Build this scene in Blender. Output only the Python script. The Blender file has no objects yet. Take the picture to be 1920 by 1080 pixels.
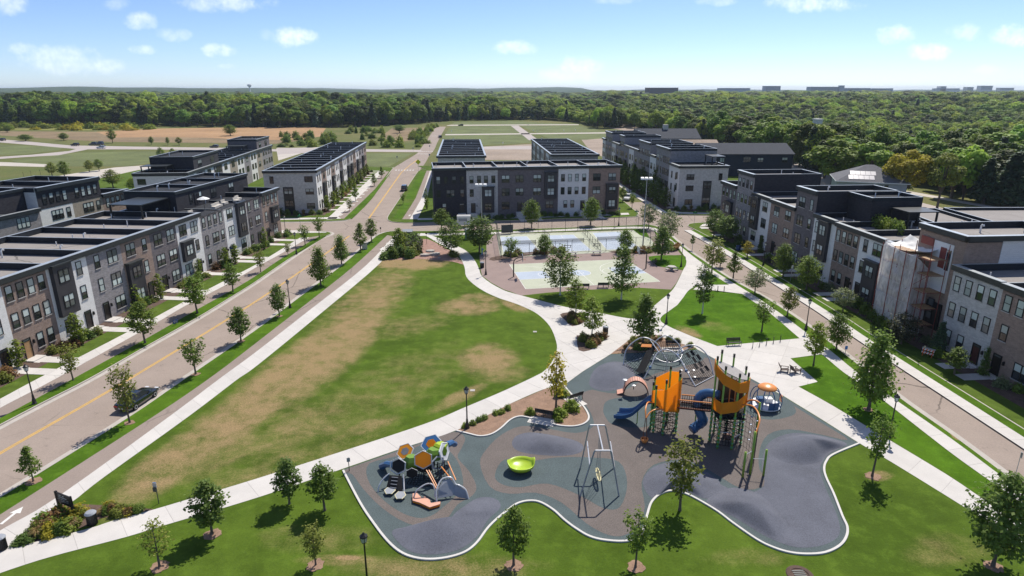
import bpy, bmesh, math, random
import numpy as np
from mathutils import Vector, Matrix
from mathutils.geometry import tessellate_polygon

scene = bpy.context.scene
COL = scene.collection
rad = math.radians
random.seed(7)
RNG = np.random.default_rng(7)

# ------------------------------------------------------------------ camera
CAM_H, FOC, HORIZON = 31.0, 1190.0, 167.0
PITCH = math.atan((540 - HORIZON) / FOC)
cam_d = bpy.data.cameras.new('camera')
cam_d.sensor_width = 36.0
cam_d.lens = 36.0 * FOC / 1920.0
cam_d.clip_start, cam_d.clip_end = 0.5, 40000
cam = bpy.data.objects.new('camera', cam_d)
COL.objects.link(cam)
cam.location = (0, 0, CAM_H)
cam.rotation_euler = (math.pi / 2 - PITCH, 0, 0)
scene.camera = cam

# ------------------------------------------------------------------ light
SUN_AZ, SUN_EL = 28.0, 54.0
sd = Vector((math.sin(rad(SUN_AZ)) * math.cos(rad(SUN_EL)), math.cos(rad(SUN_AZ)) * math.cos(rad(SUN_EL)), math.sin(rad(SUN_EL))))
sun_d = bpy.data.lights.new('sun', 'SUN')
sun_d.energy, sun_d.angle, sun_d.color = 2.45, rad(0.53), (1.0, 0.94, 0.845)
sun = bpy.data.objects.new('sun', sun_d)
COL.objects.link(sun)
sun.rotation_euler = (-sd).to_track_quat('-Z', 'Y').to_euler()
sun.location = (60, 100, 140)

scene.view_settings.view_transform = 'Standard'
scene.view_settings.look = 'None'
scene.view_settings.exposure = 1.22
scene.view_settings.gamma = 1.0
scene.view_settings.use_curve_mapping = False
scene.render.engine = 'CYCLES'
cy = scene.cycles
cy.max_bounces, cy.diffuse_bounces, cy.glossy_bounces = 8, 4, 2
cy.transmission_bounces, cy.transparent_max_bounces, cy.volume_bounces = 4, 8, 0
cy.caustics_reflective = cy.caustics_refractive = False
try:
 cy.use_denoising = True
 cy.denoiser = 'OPENIMAGEDENOISE'
 cy.denoising_prefilter = 'ACCURATE'
except Exception:
 pass


class NT:
 """small helper round a node tree"""
 def __init__(self, tree):
  self.t = tree
  self.t.nodes.clear()

 def n(self, typ, **kw):
  nd = self.t.nodes.new(typ)
  ins = kw.pop('ins', {})
  for k, v in kw.items():
   setattr(nd, k, v)
  for k, v in ins.items():
   self.set(nd, k, v)
  return nd

 def set(self, nd, k, v):
  sk = nd.inputs[k]
  if isinstance(v, bpy.types.NodeSocket):
   self.t.links.new(v, sk)
  elif isinstance(v, bpy.types.Node):
   self.t.links.new(v.outputs[0], sk)
  else:
   sk.default_value = v

 def math(self, op, a, b=0.0, c=None, clamp=False):
  nd = self.n('ShaderNodeMath', operation=op, use_clamp=clamp)
  self.set(nd, 0, a)
  self.set(nd, 1, b)
  if c is not None:
   self.set(nd, 2, c)
  return nd.outputs[0]

 def ramp(self, f, a, b, lo=0.0, hi=1.0, smooth=True):
  nd = self.n('ShaderNodeMapRange', interpolation_type='SMOOTHSTEP' if smooth else 'LINEAR')
  self.set(nd, 0, f)
  for i, v in enumerate((a, b, lo, hi)):
   nd.inputs[i + 1].default_value = v
  return nd.outputs[0]

 def mix(self, f, a, b, mode='MIX'):
  nd = self.n('ShaderNodeMix', data_type='RGBA', blend_type=mode)
  self.set(nd, 0, f)
  self.set(nd, 6, a if not isinstance(a, tuple) else (*a[:3], 1))
  self.set(nd, 7, b if not isinstance(b, tuple) else (*b[:3], 1))
  return nd.outputs[2]

 def noise(self, vec, scale, detail=4, rough=0.55, out=0, dist=0.0):
  nd = self.n('ShaderNodeTexNoise')
  if vec is not None:
   self.set(nd, 'Vector', vec)
  nd.inputs['Scale'].default_value = scale
  nd.inputs['Detail'].default_value = detail
  nd.inputs['Roughness'].default_value = rough
  nd.inputs['Distortion'].default_value = dist
  return nd.outputs[out]


# ------------------------------------------------------------------ sky
world = bpy.data.worlds.new('World')
scene.world = world
world.use_nodes = True
w = NT(world.node_tree)
sky = w.n('ShaderNodeTexSky', sky_type='NISHITA', sun_disc=False, sun_elevation=rad(SUN_EL), sun_rotation=rad(SUN_AZ),
  altitude=1000.0, air_density=0.7, dust_density=0.6, ozone_density=6.0)
tc = w.n('ShaderNodeTexCoord')
sep = w.n('ShaderNodeSeparateXYZ', ins={0: tc.outputs['Generated']})
yy = w.math('MAXIMUM', sep.outputs[1], 0.02)
uu = w.math('DIVIDE', sep.outputs[0], yy)
vv = w.math('DIVIDE', sep.outputs[2], yy)
uv = w.n('ShaderNodeCombineXYZ', ins={0: uu, 1: vv, 2: 0.0})
cn = w.noise(uv, 34.0, 6, 0.6)
cn2 = w.noise(uv, 110.0, 4, 0.6)
# fair-weather cumulus: direction (tangents of azimuth and elevation), half sizes
def tangent(px, py):
 u, v = (px - 960) / FOC, (py - 540) / FOC
 dy = math.cos(PITCH) - v * math.sin(PITCH)
 return u / dy, (-math.sin(PITCH) - v * math.cos(PITCH)) / dy
CLOUDS = [(12, 10, 40, 16, .75), (262, 40, 24, 14, .9), (218, 8, 20, 10, .4), (325, 66, 26, 11, .6), (268, 93, 20, 8, .6), (40, 92, 30, 10, .5),
  (120, 112, 70, 24, .6), (195, 124, 30, 14, .6), (550, 69, 36, 15, 1.0), (498, 66, 14, 9, .3), (408, 95, 26, 11, .9), (425, 124, 14, 5, .4),
  (420, 6, 70, 14, .8), (385, 12, 20, 10, .6), (965, 89, 34, 11, .8), (1085, 130, 36, 19, .75), (1050, 140, 34, 12, .5), (1680, 65, 28, 15, .9),
  (1810, 60, 26, 13, .65), (1905, 67, 38, 17, .95), (1740, 97, 38, 13, .95), (1525, 6, 66, 14, .95), (1345, 2, 34, 8, .5), (1850, 130, 30, 9, .35), (1150, 0, 40, 7, .4)]
cloud = None
for (px, py, hx, hy, op) in CLOUDS:
 cu, cv = tangent(px, py)
 hu = abs(tangent(px + hx, py)[0] - cu)
 hv = abs(tangent(px, py - hy)[1] - cv)
 a = w.math('DIVIDE', w.math('SUBTRACT', uu, cu), hu * 1.25)
 b = w.math('DIVIDE', w.math('SUBTRACT', vv, cv), hv * 1.3)
 r2 = w.math('ADD', w.math('MULTIPLY', a, a), w.math('MULTIPLY', b, b))
 f = w.math('MULTIPLY', w.ramp(w.math('ADD', r2, w.math('MULTIPLY', w.math('SUBTRACT', cn, 0.5), 3.4)), 1.25, -0.25), op)
 cloud = f if cloud is None else w.math('MAXIMUM', cloud, f)
# unseen clouds above the view, made denser to add white fill light
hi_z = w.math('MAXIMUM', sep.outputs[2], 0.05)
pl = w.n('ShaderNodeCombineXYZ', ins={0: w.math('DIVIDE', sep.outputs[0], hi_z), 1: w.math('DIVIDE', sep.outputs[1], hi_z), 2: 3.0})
fill_cloud = w.ramp(w.noise(pl, 1.4, 6, 0.6), 0.50, 0.64)
fill_cloud = w.math('MULTIPLY', fill_cloud, w.ramp(sep.outputs[2], 0.16, 0.30))
cloud = w.math('MAXIMUM', cloud, w.math('MULTIPLY', fill_cloud, 0.8))
cloud = w.math('MULTIPLY', cloud, w.ramp(cn2, 0.15, 0.6, 0.75, 1.0))
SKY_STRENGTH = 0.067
cloud_col = w.mix(w.ramp(cn2, 0.3, 0.75), (8.5, 8.7, 9.0), (11.0, 11.1, 11.2))  # cloud brightness raised so the unseen cover adds more fill light
air = w.mix(1.0, sky.outputs[0], (1.0, 0.955, 0.97), "MULTIPLY")
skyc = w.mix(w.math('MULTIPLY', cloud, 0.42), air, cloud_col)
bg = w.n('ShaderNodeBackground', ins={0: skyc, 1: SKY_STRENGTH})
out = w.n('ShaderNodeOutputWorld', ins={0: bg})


# ------------------------------------------------------------------ survey helpers
SP, CP = math.sin(PITCH), math.cos(PITCH)
def G(x, y, z=0.0):
 """ground point (metres) surveyed from the photograph, on the level z"""
 u, v = (x - 960) / FOC, (y - 540) / FOC
 t = (z - CAM_H) / (-SP - v * CP)
 return (u * t, (CP - v * SP) * t)

def height_at(X, Y, ty):
 """height above ground of what stands at (X, Y) and reaches up to photo row ty"""
 v = (ty - 540) / FOC
 return CAM_H - Y * (SP + v * CP) / (CP - v * SP)

def metres(px, X, Y, z=0.0):
 """size in metres of px photo pixels at that place"""
 return px * (Y * CP + (CAM_H - z) * SP) / FOC


def smooth(pts, n=6, closed=False):
 """Catmull-Rom through the points"""
 P = [Vector((*p[:2], 0)) for p in pts]
 m = len(P)
 out = []
 rng = range(m) if closed else range(m - 1)
 for i in rng:
  p0 = P[i - 1] if (closed or i > 0) else P[0]
  p1, p2 = P[i], P[(i + 1) % m]
  p3 = P[(i + 2) % m] if (closed or i + 2 < m) else P[-1]
  for k in range(n):
   t = k / n
   a = 2 * p1 + (p2 - p0) * t + (2 * p0 - 5 * p1 + 4 * p2 - p3) * t * t + (3 * p1 - p0 - 3 * p2 + p3) * t ** 3
   out.append((a.x / 2, a.y / 2))
 if not closed:
  out.append((P[-1].x, P[-1].y))
 return out


def resample(pts, n):
 d = [0]
 for a, b in zip(pts, pts[1:]):
  d.append(d[-1] + math.dist(a[:2], b[:2]))
 L = d[-1]
 res, j = [], 0
 for i in range(n + 1):
  s = L * i / n
  while j < len(d) - 2 and d[j + 1] < s:
   j += 1
  t = (s - d[j]) / max(1e-9, d[j + 1] - d[j])
  res.append((pts[j][0] + (pts[j + 1][0] - pts[j][0]) * t, pts[j][1] + (pts[j + 1][1] - pts[j][1]) * t))
 return res, L


class MB:
 """collects faces and links them as one mesh object"""
 def __init__(self):
  self.v, self.f, self.m = [], [], []

 def add(self, vs, fs, mi=0):
  o = len(self.v)
  self.v += [tuple(p) for p in vs]
  self.f += [tuple(i + o for i in q) for q in fs]
  self.m += [mi] * len(fs)
  return self

 def box(self, x0, x1, y0, y1, z0, z1, mi=0):
  vs = [(x0, y0, z0), (x1, y0, z0), (x1, y1, z0), (x0, y1, z0), (x0, y0, z1), (x1, y0, z1), (x1, y1, z1), (x0, y1, z1)]
  return self.add(vs, [(0, 3, 2, 1), (4, 5, 6, 7), (0, 1, 5, 4), (1, 2, 6, 5), (2, 3, 7, 6), (3, 0, 4, 7)], mi)

 def tube(self, pts, r, n=6, mi=0, caps=True):
  pts = [Vector(p) for p in pts]
  rs = r if isinstance(r, (list, tuple)) else [r] * len(pts)
  vs, fs = [], []
  ref = None
  for i, p in enumerate(pts):
   d = (pts[min(i + 1, len(pts) - 1)] - pts[max(i - 1, 0)])
   d = d.normalized() if d.length > 1e-9 else Vector((0, 0, 1))
   if ref is None:
    ref = Vector((1, 0, 0)) if abs(d.x) < 0.9 else Vector((0, 1, 0))
   a = d.cross(ref)
   if a.length < 1e-4:
    a = d.cross(Vector((0.3, 0.8, 0.5)))
   a.normalize()
   b = d.cross(a)
   ref = b.cross(d) if False else ref
   for k in range(n):
    t = 2 * math.pi * k / n
    vs.append(p + (a * math.cos(t) + b * math.sin(t)) * rs[i])
  for i in range(len(pts) - 1):
   for k in range(n):
    fs.append((i * n + k, i * n + (k + 1) % n, (i + 1) * n + (k + 1) % n, (i + 1) * n + k))
  if caps:
   fs.append(tuple(reversed(range(n))))
   fs.append(tuple(range((len(pts) - 1) * n, len(pts) * n)))
  return self.add(vs, fs, mi)

 def lathe(self, prof, n=12, cx=0, cy=0, mi=0):
  """profile of (radius, z)"""
  vs, fs = [], []
  for (r, z) in prof:
   for k in range(n):
    t = 2 * math.pi * k / n
    vs.append((cx + r * math.cos(t), cy + r * math.sin(t), z))
  for i in range(len(prof) - 1):
   for k in range(n):
    fs.append((i * n + k, i * n + (k + 1) % n, (i + 1) * n + (k + 1) % n, (i + 1) * n + k))
  fs.append(tuple(reversed(range(n))))
  fs.append(tuple(range((len(prof) - 1) * n, len(prof) * n)))
  return self.add(vs, fs, mi)

 def prism(self, poly, z0, z1, mi=0):
  n = len(poly)
  area = sum(poly[i][0] * poly[(i + 1) % n][1] - poly[(i + 1) % n][0] * poly[i][1] for i in range(n))
  if area < 0:
   poly = poly[::-1]
  tri = tessellate_polygon([[Vector((p[0], p[1], 0)) for p in poly]])
  vs = [(p[0], p[1], z1) for p in poly] + [(p[0], p[1], z0) for p in poly]
  fs = []
  for t in tri:
   a, b, c = (Vector((*poly[i], 0)) for i in t)
   if (b - a).cross(c - a).z < 0:
    t = t[::-1]
   fs.append(tuple(t))
   if z1 - z0 > 1e-6:
    fs.append(tuple(i + n for i in reversed(t)))
  if z1 - z0 > 1e-6:
   for i in range(n):
    j = (i + 1) % n
    fs.append((i, i + n, j + n, j))
  return self.add(vs, fs, mi)

 def xf(self, M):
  self.v = [tuple(M @ Vector(p)) for p in self.v]
  return self

 def mesh(self, name, mats, sm=False):
  me = bpy.data.meshes.new(name)
  me.from_pydata(self.v, [], self.f)
  for mm in (mats if isinstance(mats, (list, tuple)) else [mats]):
   me.materials.append(mm)
  if any(self.m):
   me.polygons.foreach_set('material_index', self.m)
  if sm:
   me.polygons.foreach_set('use_smooth', [True] * len(me.polygons))
  me.update()
  return me

 def build(self, name, mats, parent=None, sm=False, loc=None):
  return link(name, self.mesh(name, mats, sm), parent, loc)


def link(name, me, parent=None, loc=None, rz=0.0):
 o = bpy.data.objects.new(name, me)
 COL.objects.link(o)
 if parent is not None:
  o.parent = parent
 if loc is not None:
  o.location = loc
 if rz:
  o.rotation_euler = (0, 0, rz)
 return o

def tag(o, label, cat, group=None):
 o['label'] = label
 o['category'] = cat
 if group:
  o['group'] = group
 return o

def thing(name, label, cat, loc=(0, 0, 0), rz=0.0, group=None):
 o = bpy.data.objects.new(name, None)
 COL.objects.link(o)
 o.empty_display_size = 0.3
 o.location = loc if len(loc) == 3 else (*loc, 0)
 o.rotation_euler = (0, 0, rz)
 return tag(o, label, cat, group)

KIDS = {}
def copy_tree(root, loc, rz=0.0, label=None, scale=None):
 if root.name not in KIDS:
  KIDS[root.name] = [(c, list(c.children)) for c in root.children]
 r = root.copy()
 COL.objects.link(r)
 r.location = loc if len(loc) == 3 else (*loc, 0)
 r.rotation_euler = (0, 0, rz)
 if scale is not None:
  r.scale = scale
 if label:
  r['label'] = label
 for ch, sub in KIDS[root.name]:
  c = ch.copy()
  COL.objects.link(c)
  c.parent = r
  for g in sub:
   d = g.copy()
   COL.objects.link(d)
   d.parent = c
 return r


# ------------------------------------------------------------------ materials
def pm(name, base, rough=0.85, var=0.18, scale=3.0, fine=0.0, fscale=40.0, bump=0.0, metal=0.0, spec=0.3, obj_var=0.0, coord='world', coat=0.0):
 """plain procedural surface: base colour with mottling, fine grain and relief"""
 mt = bpy.data.materials.new(name)
 mt.use_nodes = True
 t = NT(mt.node_tree)
 if coord == 'world':
  vec = t.n('ShaderNodeNewGeometry').outputs['Position']
 else:
  vec = t.n('ShaderNodeTexCoord').outputs['Object']
 nz = t.noise(vec, scale, 5, 0.6)
 f = t.ramp(nz, 0.25, 0.75, 1 - var, 1 + var, False)
 if fine > 0:
  f = t.math('MULTIPLY', f, t.ramp(t.noise(vec, fscale, 3, 0.7), 0.25, 0.75, 1 - fine, 1 + fine, False))
 if obj_var > 0:
  oi = t.n('ShaderNodeObjectInfo')
  f = t.math('MULTIPLY', f, t.ramp(oi.outputs['Random'], 0, 1, 1 - obj_var, 1 + obj_var, False))
 hsv = t.n('ShaderNodeVectorMath', operation='SCALE', ins={0: tuple(base[:3])})
 t.set(hsv, 'Scale', f)
 b = t.n('ShaderNodeBsdfPrincipled')
 t.set(b, 'Base Color', hsv.outputs[0])
 b.inputs['Roughness'].default_value = rough
 b.inputs['Metallic'].default_value = metal
 b.inputs['Specular IOR Level'].default_value = spec
 b.inputs['Coat Weight'].default_value = coat
 if bump > 0:
  bp = t.n('ShaderNodeBump', ins={'Strength': bump, 'Distance': 0.02, 'Height': t.noise(vec, fscale, 4, 0.65)})
  t.set(b, 'Normal', bp.outputs[0])
 t.n('ShaderNodeOutputMaterial', ins={0: b.outputs[0]})
 return mt


def asphalt_mat(name, base):
 mt = pm(name, base, .95, .10, .22, fine=.13, fscale=7, bump=.15)
 t = NT.__new__(NT)
 t.t = mt.node_tree
 pr = next(n for n in t.t.nodes if n.type == 'BSDF_PRINCIPLED')
 src = pr.inputs['Base Color'].links[0].from_socket
 pos = t.n('ShaderNodeNewGeometry').outputs['Position']
 wv = t.n('ShaderNodeMix', data_type='VECTOR', ins={0: .35, 4: pos, 5: t.noise(pos, .8, 3, .6, out=1)})
 vo = t.n('ShaderNodeTexVoronoi', feature='DISTANCE_TO_EDGE', ins={'Vector': wv.outputs[1], 'Scale': .16})
 crack = t.math('MULTIPLY', t.ramp(vo.outputs['Distance'], .012, .004), t.ramp(t.noise(pos, .07, 2), .45, .6, 0, .5))
 stain = t.math('MULTIPLY', t.ramp(t.noise(pos, .5, 6, .75), .58, .72), .3)
 f = t.math('SUBTRACT', 1.0, t.math('MAXIMUM', crack, stain))
 sc = t.n('ShaderNodeVectorMath', operation='SCALE', ins={0: src})
 t.set(sc, 'Scale', f)
 t.set(pr, 'Base Color', sc.outputs[0])
 return mt


def brick_mat(name, c1, c2, mortar, bw=0.42, bh=0.1, mott=0.22, rough=0.88):
 mt = bpy.data.materials.new(name)
 mt.use_nodes = True
 t = NT(mt.node_tree)
 oc = t.n('ShaderNodeTexCoord').outputs['Object']
 s = t.n('ShaderNodeSeparateXYZ', ins={0: oc})
 vec = t.n('ShaderNodeCombineXYZ', ins={0: t.math('ADD', s.outputs[0], s.outputs[1]), 1: s.outputs[2], 2: 0.0})
 br = t.n('ShaderNodeTexBrick', ins={'Vector': vec.outputs[0], 'Color1': (*c1, 1), 'Color2': (*c2, 1), 'Mortar': (*mortar, 1), 'Scale': 1.0,
         'Mortar Size': 0.008, 'Brick Width': bw, 'Row Height': bh, 'Bias': 0.0})
 nz = t.ramp(t.noise(vec.outputs[0], 1.6, 5, 0.65), 0.25, 0.75, 1 - mott, 1 + mott, False)
 nf = t.ramp(t.noise(vec.outputs[0], 9.0, 3, 0.7), 0.25, 0.75, 0.85, 1.15, False)
 sc = t.n('ShaderNodeVectorMath', operation='SCALE', ins={0: br.outputs[0]})
 t.set(sc, 'Scale', t.math('MULTIPLY', nz, nf))
 b = t.n('ShaderNodeBsdfPrincipled')
 t.set(b, 'Base Color', sc.outputs[0])
 b.inputs['Roughness'].default_value = rough
 b.inputs['Specular IOR Level'].default_value = 0.25
 bp = t.n('ShaderNodeBump', ins={'Strength': 0.35, 'Distance': 0.015, 'Height': br.outputs['Fac']})
 bp.invert = True
 t.set(b, 'Normal', bp.outputs[0])
 t.n('ShaderNodeOutputMaterial', ins={0: b.outputs[0]})
 return mt


def leaf_mat(name, c1, c2, trans=0.3, tree_var=0.12):
 mt = bpy.data.materials.new(name)
 mt.use_nodes = True
 t = NT(mt.node_tree)
 g = t.n('ShaderNodeNewGeometry')
 oc = t.n('ShaderNodeTexCoord').outputs['Object']
 big = t.ramp(t.noise(oc, 0.9, 2, 0.5), 0.3, 0.7)
 f = t.math('ADD', t.math('MULTIPLY', g.outputs['Random Per Island'], 0.6), t.math('MULTIPLY', big, 0.4))
 col = t.mix(f, c1, c2)
 oi = t.n('ShaderNodeObjectInfo')
 hs = t.n('ShaderNodeHueSaturation', ins={'Color': col, 'Hue': t.ramp(oi.outputs['Random'], 0, 1, 0.5 - tree_var * 0.06, 0.5 + tree_var * 0.06, False),
           'Value': t.ramp(t.math('FRACT', t.math('MULTIPLY', oi.outputs['Random'], 7.31)), 0, 1, 1 - tree_var * 1.6, 1 + tree_var * 1.6, False), 'Saturation': 1.0})
 d = t.n('ShaderNodeBsdfPrincipled', ins={'Base Color': hs.outputs[0], 'Roughness': 0.6, 'Specular IOR Level': 0.25})
 tr = t.n('ShaderNodeBsdfTranslucent', ins={0: t.mix(0.35, hs.outputs[0], (0.16, 0.22, 0.02))})
 mx = t.n('ShaderNodeMixShader', ins={0: trans, 1: d.outputs[0], 2: tr.outputs[0]})
 t.n('ShaderNodeOutputMaterial', ins={0: mx.outputs[0]})
 return mt

M = {}
M['brick_brown'] = brick_mat('brown brick', (0.250, 0.180, 0.145), (0.310, 0.225, 0.185), (0.29, 0.25, 0.22))
M['brick_tan'] = brick_mat('tan brick', (0.30, 0.255, 0.205), (0.36, 0.31, 0.25), (0.35, 0.31, 0.26))
M['brick_gray'] = brick_mat('grey brick', (0.215, 0.200, 0.205), (0.300, 0.280, 0.285), (0.29, 0.28, 0.28))
M['brick_lgray'] = brick_mat('pale grey brick', (0.42, 0.41, 0.395), (0.52, 0.51, 0.49), (0.50, 0.49, 0.475))
M['brick_dark'] = brick_mat('charcoal brick', (0.125, 0.110, 0.116), (0.170, 0.152, 0.158), (0.15, 0.135, 0.135))
M['brick_black'] = brick_mat('black brick', (0.030, 0.030, 0.036), (0.045, 0.043, 0.050), (0.035, 0.035, 0.04))
M['brick_white'] = brick_mat('white painted brick', (0.70, 0.69, 0.67), (0.76, 0.75, 0.73), (0.66, 0.65, 0.63), mott=0.07)
M['metal_dark'] = pm('dark metal panel', (0.040, 0.038, 0.043), 0.5, 0.12, 1.0, spec=0.4, coord='obj')
M['fascia'] = pm('dark green grey fascia', (0.022, 0.027, 0.030), 0.4, 0.15, 1.5, spec=0.5)
M['coping'] = pm('light metal coping', (0.42, 0.45, 0.47), 0.35, 0.12, 1.2, spec=0.5, metal=0.35)
M['membrane'] = pm('black roof membrane', (0.016, 0.020, 0.026), 0.7, 0.25, 0.7, fine=0.2, fscale=9)
M['deck'] = asphalt_mat('grey roof deck', (0.26, 0.24, 0.225))
M['deck_dark'] = pm('dark roof deck', (0.022, 0.025, 0.032), 0.9, 0.3, 0.5, fine=0.12, fscale=12)
M['frame'] = pm('black window frame', (0.012, 0.012, 0.013), 0.45, 0.1, 3, spec=0.4)
M['sill'] = pm('stone sill', (0.40, 0.38, 0.36), 0.8, 0.08, 3)
M['door'] = pm('dark front door', (0.018, 0.013, 0.013), 0.4, 0.15, 2, spec=0.5, obj_var=0.4)
M['door_red'] = pm('maroon door', (0.06, 0.015, 0.015), 0.4, 0.15, 2, spec=0.5)
M['door_oak'] = pm('oak door', (0.36, 0.22, 0.11), 0.5, 0.2, 5, spec=0.4)
M['concrete'] = pm('pale concrete', (0.53, 0.505, 0.475), 0.9, 0.07, 0.6, fine=0.05, fscale=16, obj_var=0.045, bump=0.1)
M['concrete_joint'] = pm('concrete joint', (0.33, 0.31, 0.29), 0.95, 0.1, 1)
M['gutter'] = pm('gutter concrete', (0.42, 0.385, 0.345), 0.9, 0.12, 0.9, fine=0.08, fscale=20)
M['white_paint'] = pm('white road paint', (0.66, 0.65, 0.62), 0.8, 0.15, 3)
M['yellow_paint'] = pm('yellow road paint', (0.62, 0.36, 0.05), 0.8, 0.16, 1.2)
M['black_iron'] = pm('black iron', (0.012, 0.012, 0.013), 0.45, 0.2, 5, spec=0.5)
M['grey_steel'] = pm('galvanised steel', (0.42, 0.43, 0.45), 0.35, 0.12, 3, metal=0.6, spec=0.5)
M['white_pvc'] = pm('white vent pipe', (0.70, 0.70, 0.69), 0.5, 0.05, 3)
M['bark'] = pm('grey brown bark', (0.13, 0.105, 0.085), 0.95, 0.3, 6, fine=0.2)
M['bark_white'] = pm('white birch bark', (0.60, 0.57, 0.53), 0.85, 0.25, 7, fine=0.15)
M['mulch'] = pm('brown mulch', (0.105, 0.070, 0.055), 1.0, 0.3, 1.6, fine=0.45, fscale=18, bump=0.5)
M['mulch_tan'] = pm('woodchip mulch', (0.255, 0.165, 0.115), 1.0, 0.22, 1.2, fine=0.4, fscale=14, bump=0.5)
M['gravel'] = pm('pink gravel', (0.30, 0.185, 0.15), 1.0, 0.2, 1.0, fine=0.3, fscale=12, bump=0.4)
M['green_leaf'] = leaf_mat('green leaves', (0.115, 0.192, 0.031), (0.224, 0.307, 0.056), .48)
M['dark_leaf'] = leaf_mat('dark leaves', (0.087, 0.156, 0.031), (0.179, 0.256, 0.056), .45)
M['fresh_leaf'] = leaf_mat('fresh yellow green leaves', (0.172, 0.247, 0.025), (0.293, 0.356, 0.052), .5)
M['yellow_leaf'] = leaf_mat('yellowing leaves', (0.380, 0.333, 0.034), (0.575, 0.483, 0.057), .58)
M['olive_leaf'] = leaf_mat('olive leaves', (0.160, 0.192, 0.033), (0.275, 0.301, 0.058), .46)
M['grey_leaf'] = leaf_mat('grey green leaves', (0.154, 0.192, 0.087), (0.275, 0.314, 0.160), .42)
M['rust_leaf'] = leaf_mat('rust leaves', (0.17, 0.085, 0.032), (0.29, 0.165, 0.07), .35)
M['plum_leaf'] = leaf_mat('dark plum leaves', (0.046, 0.053, 0.034), (0.103, 0.103, 0.064), .3)
M['needle'] = leaf_mat('spruce needles', (0.037, 0.076, 0.037), (0.090, 0.140, 0.069), .2)
M['forest_leaf'] = leaf_mat('forest leaves', (0.095, 0.165, 0.020), (0.239, 0.328, 0.044), .45, 0.5)
M['forest_bright'] = leaf_mat('bright forest leaves', (0.213, 0.297, 0.028), (0.361, 0.445, 0.057), .5, 0.4)


def glass_mat(name, base, rough, bl=0.0):
 mt = bpy.data.materials.new(name)
 mt.use_nodes = True
 t = NT(mt.node_tree)
 oi = t.n('ShaderNodeObjectInfo')
 f = t.ramp(oi.outputs['Random'], 0, 1, 1 - bl, 1 + bl * 0.4, False)
 sc = t.n('ShaderNodeVectorMath', operation='SCALE', ins={0: base})
 t.set(sc, 'Scale', f)
 b = t.n('ShaderNodeBsdfPrincipled', ins={'Base Color': sc.outputs[0], 'Roughness': rough, 'Specular IOR Level': 0.8})
 t.n('ShaderNodeOutputMaterial', ins={0: b.outputs[0]})
 return mt
M['glass_dark'] = glass_mat('dark window glass', (0.028, 0.032, 0.034), 0.06, 0.4)
M['glass_mid'] = glass_mat('half screened glass', (0.14, 0.155, 0.155), 0.12, 0.5)
M['glass_blind'] = glass_mat('glass over a pale blind', (0.50, 0.57, 0.55), 0.15, 0.4)

# ================================================================== GROUND
def terrain_z(x, y):
 d = max(y, 1.0)
 u = x / d
 def itp(xs, ys):
  return float(np.interp(d, xs, ys))
 right = itp([0, 235, 430, 620, 1000, 1600, 3000, 6500, 12000], [0, 0, -15, -9, 2, 3, 6, 12, 20])
 left = itp([0, 570, 800, 1500, 2300, 3000, 4500, 9000, 12000], [0, 0, 2, -2, 0, 8, 36, 34, 20])
 mid = itp([0, 640, 1000, 2000, 4000, 7000, 12000], [0, 0, -6, -4, 10, 40, 30])
 t = lambda a, b: min(1, max(0, (u - a) / (b - a)))
 s = lambda q: q * q * (3 - 2 * q)
 wl = 1 - s(t(-0.30, -0.02))
 xe = float(np.interp(d, [0, 450, 620, 1000, 12000], [128, 128, 82, 110, 1300]))
 q = min(1, max(0, (x - xe) / 60))
 wr = s(q)
 z = left * wl + right * wr + mid * max(0.0, 1 - wl - wr)
 if d > 1800:
  k = min(1, (d - 1800) / 2500)
  z += k * (7 * math.sin(x * 0.0021 + 1.3) + 5 * math.sin(x * 0.0047 + d * 0.0008) + 3 * math.sin(x * 0.0111 + 2.0))
 return z - 0.14

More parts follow.
